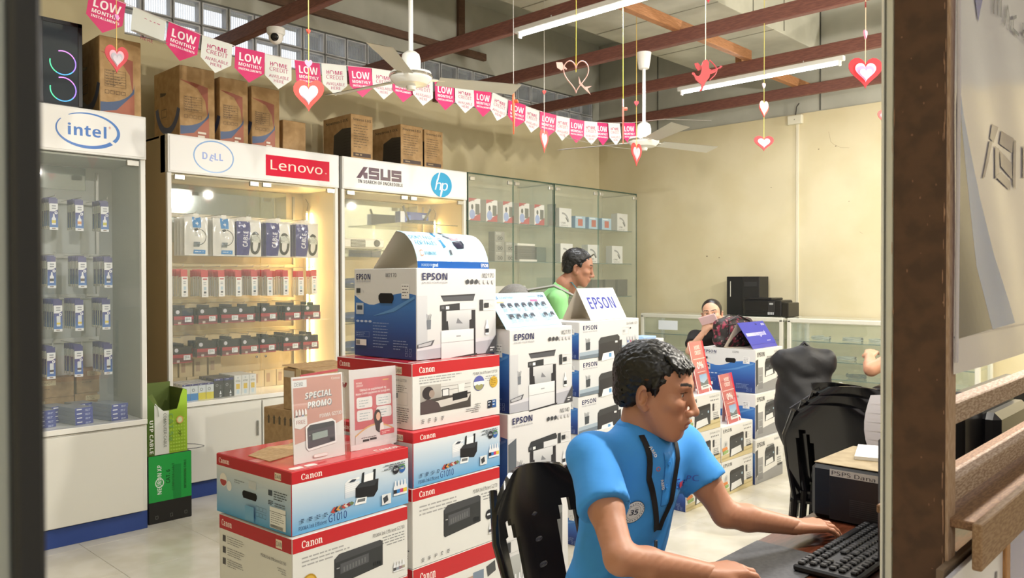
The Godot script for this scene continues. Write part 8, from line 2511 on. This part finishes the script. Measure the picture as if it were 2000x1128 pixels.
	var ic := part("id_card", bx(V(0.078, 0.06, 0.002), 0.0), mt("e9e9ea", 0.3), t, hp - up * 0.085 + f * 0.004 + left * 0.004, V(-0.05, -0.15, 0))
	part("sleeve", bx(V(0.09, 0.07, 0.003), 0.0), glass("e6eef4", 0.12), ic, V(0, 0.002, 0))
	part("card_print", Print.new().greek(-0.034, 0.0, 0.06, 4, 0.01, 0.005, "8a8a90").mesh(), ink, ic, V(0, 0.01, 0.0012))
	# the man in green, bending forward, with a grey backpack
	var gj := {
		"head": V(4.25, 1.575, -3.45), "face": V(0.58, -0.2, 0.8), "neck": V(4.19, 1.465, -3.52), "head_up": V(0.1, 0.97, 0.2),
		"sl": V(4.28, 1.365, -3.71), "sr": V(4.04, 1.365, -3.45), "hip": V(3.94, 0.945, -3.83), "el": V(4.38, 1.105, -3.65), "wl": V(4.48, 0.955, -3.53), "er": V(4.06, 1.085, -3.39), "wr": V(4.21, 0.985, -3.43),
		"hl": V(4, 0.905, -3.91), "hr": V(3.88, 0.905, -3.77), "kl": V(4.04, 0.485, -3.89), "kr": V(3.92, 0.485, -3.73), "al": V(4, 0.09, -3.93), "ar": V(3.86, 0.09, -3.79), "tl": V(4.12, 0.04, -3.81), "tr": V(3.98, 0.04, -3.67)}
	gj.hands = [[frame_of(gj.wl, V(0.4, -0.7, 0.4), V(0.7, 0.5, 0)), 1.0, [0.5, 0.5, 0.5, 0.5], 0.2, [0.4, -0.3, 0.8, 0.2, -0.2, 0.9, 0, -0.2, 0.95]], [frame_of(gj.wr, V(0.5, -0.6, 0.2), V(0.6, 0.5, 0.4)), -1.0, [0.5, 0.5, 0.5, 0.5], 0.2, [0.4, -0.3, 0.8, 0.2, -0.2, 0.9, 0, -0.2, 0.95]]]
	r = person("man in a light green shirt with a grey backpack, bending forward behind the boxes", gj, {"skin": "a87860", "cell": 0.0045, "shirt": "8fd48a", "sleeve": 0.6, "trousers": "2c3038", "fold": folds, "body_cell": 0.012, "hand_cell": 0.005, "shirt_cell": 0.014})
	var gt: Node3D = r[0]
	short_hair(r[2], "1a1716", gt, 5, false)
	var gx: Transform3D = r[2]
	part("sunglasses", Shape.new().tube([gx * V(-0.086, 0.03, 0.0), gx * V(-0.085, 0.06, 0.03), gx * V(-0.06, 0.1, 0.075), gx * V(0, 0.112, 0.085), gx * V(0.06, 0.1, 0.075)], 0.0045, 6).mesh(), mt("121214", 0.2), gt)
	part("lanyard", Shape.new().tube([gx * V(-0.03, -0.12, -0.085), gx * V(-0.062, -0.1, -0.02), gx * V(-0.05, -0.17, 0.06), gx * V(-0.03, -0.24, 0.07)], 0.007, 6, 0.4).mesh(), mt("2f7f8c", 0.6), gt)
	var bk := Sdf.new()
	bk.tint("7c7a76")
	bk.cap(V(3.98, 1.345, -3.79), V(3.78, 1.005, -4.05), 0.12, 0.13, 0.05); bk.cap(V(4.09, 1.335, -3.85), V(3.88, 1.025, -4.09), 0.1, 0.12, 0.05); bk.cap(V(3.92, 1.335, -3.69), V(3.72, 1.025, -3.95), 0.1, 0.12, 0.05)
	bk.fold = func(p: Vector3) -> float: return 0.006 * sin((p.x - p.z) * 55.0 + 4.0 * sin(p.y * 9.0))
	part("backpack", bk.mesh(0.013), noisy("8b8984", "757370", 0.08, 0.2, 0.9), gt)
	part("shoulder_strap", Shape.new().tube([V(3.96, 1.425, -3.65), V(4.06, 1.455, -3.5), V(4.13, 1.385, -3.38), V(4.12, 1.225, -3.35), V(4, 1.085, -3.53)], 0.026, 8, 0.4).mesh(), mt("96948e", 0.9), gt)
	# the woman with the phone
	var wj := {
		"head": V(5.96, 1.2, -3.4), "face": V(-0.93, 0.02, 0.36), "neck": V(5.99, 1.09, -3.41), "head_up": V(0.02, 0.99, -0.12), "gaze": V(0.2, 0.1, 1.0),
		"sl": V(6.01, 1.005, -3.26), "sr": V(5.96, 1.005, -3.56), "hip": V(6.09, 0.535, -3.46), "el": V(5.85, 0.815, -3.2), "wl": V(5.69, 0.945, -3.26), "er": V(5.74, 0.905, -3.48), "wr": V(5.78, 1.075, -3.365),
		"hl": V(6.05, 0.495, -3.38), "hr": V(6.03, 0.495, -3.54), "kl": V(5.69, 0.475, -3.48), "kr": V(5.69, 0.475, -3.64), "al": V(5.71, 0.09, -3.48), "ar": V(5.71, 0.09, -3.64), "tl": V(5.57, 0.04, -3.48), "tr": V(5.57, 0.04, -3.64)}
	wj.wl = V(5.79, 0.905, -3.33)
	wj.hands = [[frame_of(wj.wr, V(0.05, 0.95, 0.25), V(-0.95, 0.05, -0.1)), -1.0, [0.7, 0.8, 0.9, 0.9], 0.2, [0.6, 0.0, 0.7, 0.4, -0.2, 0.85, 0.2, -0.3, 0.9]], [frame_of(wj.wl, V(-0.7, 0.2, -0.1), V(0, 1, 0)), 1.0, [0.5, 0.5, 0.5, 0.5], 0.2, [0.4, -0.3, 0.8, 0.2, -0.2, 0.9, 0, -0.2, 0.95]]]
	r = person("woman in black with tied dark hair, holding a phone before her mouth", wj, {"skin": "d9ab90", "cell": 0.0045, "slim": 0.95, "shirt": "17171a", "sleeve": 0.55, "trousers": "23242a", "body_cell": 0.011, "hand_cell": 0.0045, "shirt_cell": 0.014, "fat": 0.88, "thick": 0.85})
	var wt: Node3D = r[0]
	var wh := Sdf.new()
	wh.tint("1d1614")
	wh.ell(V(0, 0.052, -0.018), V(0.0815, 0.082, 0.1), 0.01); wh.ell(V(0, -0.01, -0.07), V(0.062, 0.055, 0.04), 0.03)
	wh.cut(V(0, -0.012, 0.098), V(0.072, 0.083, 0.072), 0.012); wh.cut(V(0, -0.12, 0.01), V(0.1, 0.07, 0.12), 0.012)
	for q in [-1.0, 1.0]:
		wh.cut(V(0.09 * q, -0.03, 0.01), V(0.024, 0.045, 0.03), 0.006)
	wh.cap(V(-0.02, 0.0, -0.11), V(-0.035, -0.09, -0.13), 0.03, 0.032, 0.02); wh.cap(V(-0.035, -0.09, -0.13), V(-0.03, -0.19, -0.115), 0.032, 0.016, 0.02)
	var wo := part("hair", wh.mesh(0.0045), mt("1d1614", 0.4), wt)
	wo.transform = r[2]
	var ph := thing("phone", "phone in a pink and white case held at the woman's mouth", "phone", V(5.75, 1.17, -3.315), -1.35)
	part("case", bx(V(0.075, 0.15, 0.011), 0.004), mt("e6c4c8", 0.3), ph, Vector3.ZERO, V(0.5, 0, -1.25))
	part("camera_block", bx(V(0.035, 0.04, 0.003), 0.001), mt("1c1a1e", 0.2), ph, V(0.02, 0.01, 0.008), V(0.5, 0, -1.25))
	# the person half hidden by the brown post
	var hj := {
		"head": V(4.98, 1.3, -1.5), "face": V(0.3, -0.1, -0.95), "neck": V(4.97, 1.19, -1.47), "sl": V(4.81, 1.1, -1.47), "sr": V(5.1, 1.1, -1.42), "hip": V(4.93, 0.55, -1.38), "el": V(4.655, 0.985, -1.65), "wl": V(4.83, 1.045, -1.72), "er": V(5.15, 0.88, -1.55), "wr": V(5.1, 0.8, -1.75),
		"hl": V(4.86, 0.54, -1.42), "hr": V(5.02, 0.54, -1.42), "kl": V(4.7, 0.56, -1.72), "kr": V(4.95, 0.54, -1.8), "al": V(4.66, 0.09, -1.66), "ar": V(4.96, 0.09, -1.8), "tl": V(4.62, 0.04, -1.82), "tr": V(4.95, 0.04, -1.96)}
	hj.hands = [[frame_of(hj.wl, V(0.9, 0.2, -0.2), V(0, 1, 0)), 1.0, [0.5, 0.5, 0.5, 0.5], 0.2, [0.4, -0.3, 0.8, 0.2, -0.2, 0.9, 0, -0.2, 0.95]], [frame_of(hj.wr, V(0, -0.2, -0.9), V(0, 1, 0)), -1.0, [0.5, 0.5, 0.5, 0.5], 0.2, [0.4, -0.3, 0.8, 0.2, -0.2, 0.9, 0, -0.2, 0.95]]]
	r = person("seated person mostly hidden by the brown post, bare elbow and dark jeans in view", hj, {"skin": "d09a7c", "cell": 0.005, "shirt": "1c1c20", "sleeve": 0.3, "trousers": "232a3c", "body_cell": 0.011, "hand_cell": 0.005, "shirt_cell": 0.015})
	short_hair(r[2], "171312", r[0], 8, false)
	var db := thing("handbag", "black handbag with a metal clasp on the hidden person's lap", "bag", V(4.66, 0.62, -1.6))
	var bs := Sdf.new()
	bs.ell(V(0.03, 0.13, 0.0), V(0.1, 0.15, 0.075), 0.03); bs.cap(V(-0.03, 0.22, 0), V(0.08, 0.24, 0), 0.04, 0.04, 0.04)
	bs.fold = func(p: Vector3) -> float: return 0.005 * sin(p.x * 50.0 + p.y * 34.0)
	part("sack", bs.mesh(0.01), mt("121214", 0.35), db)
	part("clasp", Shape.new().tube([V(-0.05, 0.12, 0.05), V(-0.055, 0.18, 0.045), V(-0.03, 0.2, 0.06)], 0.005, 6).mesh(), mt("8a8a8c", 0.2, 0.8), db)
	part("strap", Shape.new().tube([V(-0.05, 0.24, 0), V(-0.06, 0.1, 0.03), V(-0.03, -0.02, 0.02)], 0.009, 6, 0.5).mesh(), mt("1c1c1e", 0.4), db)
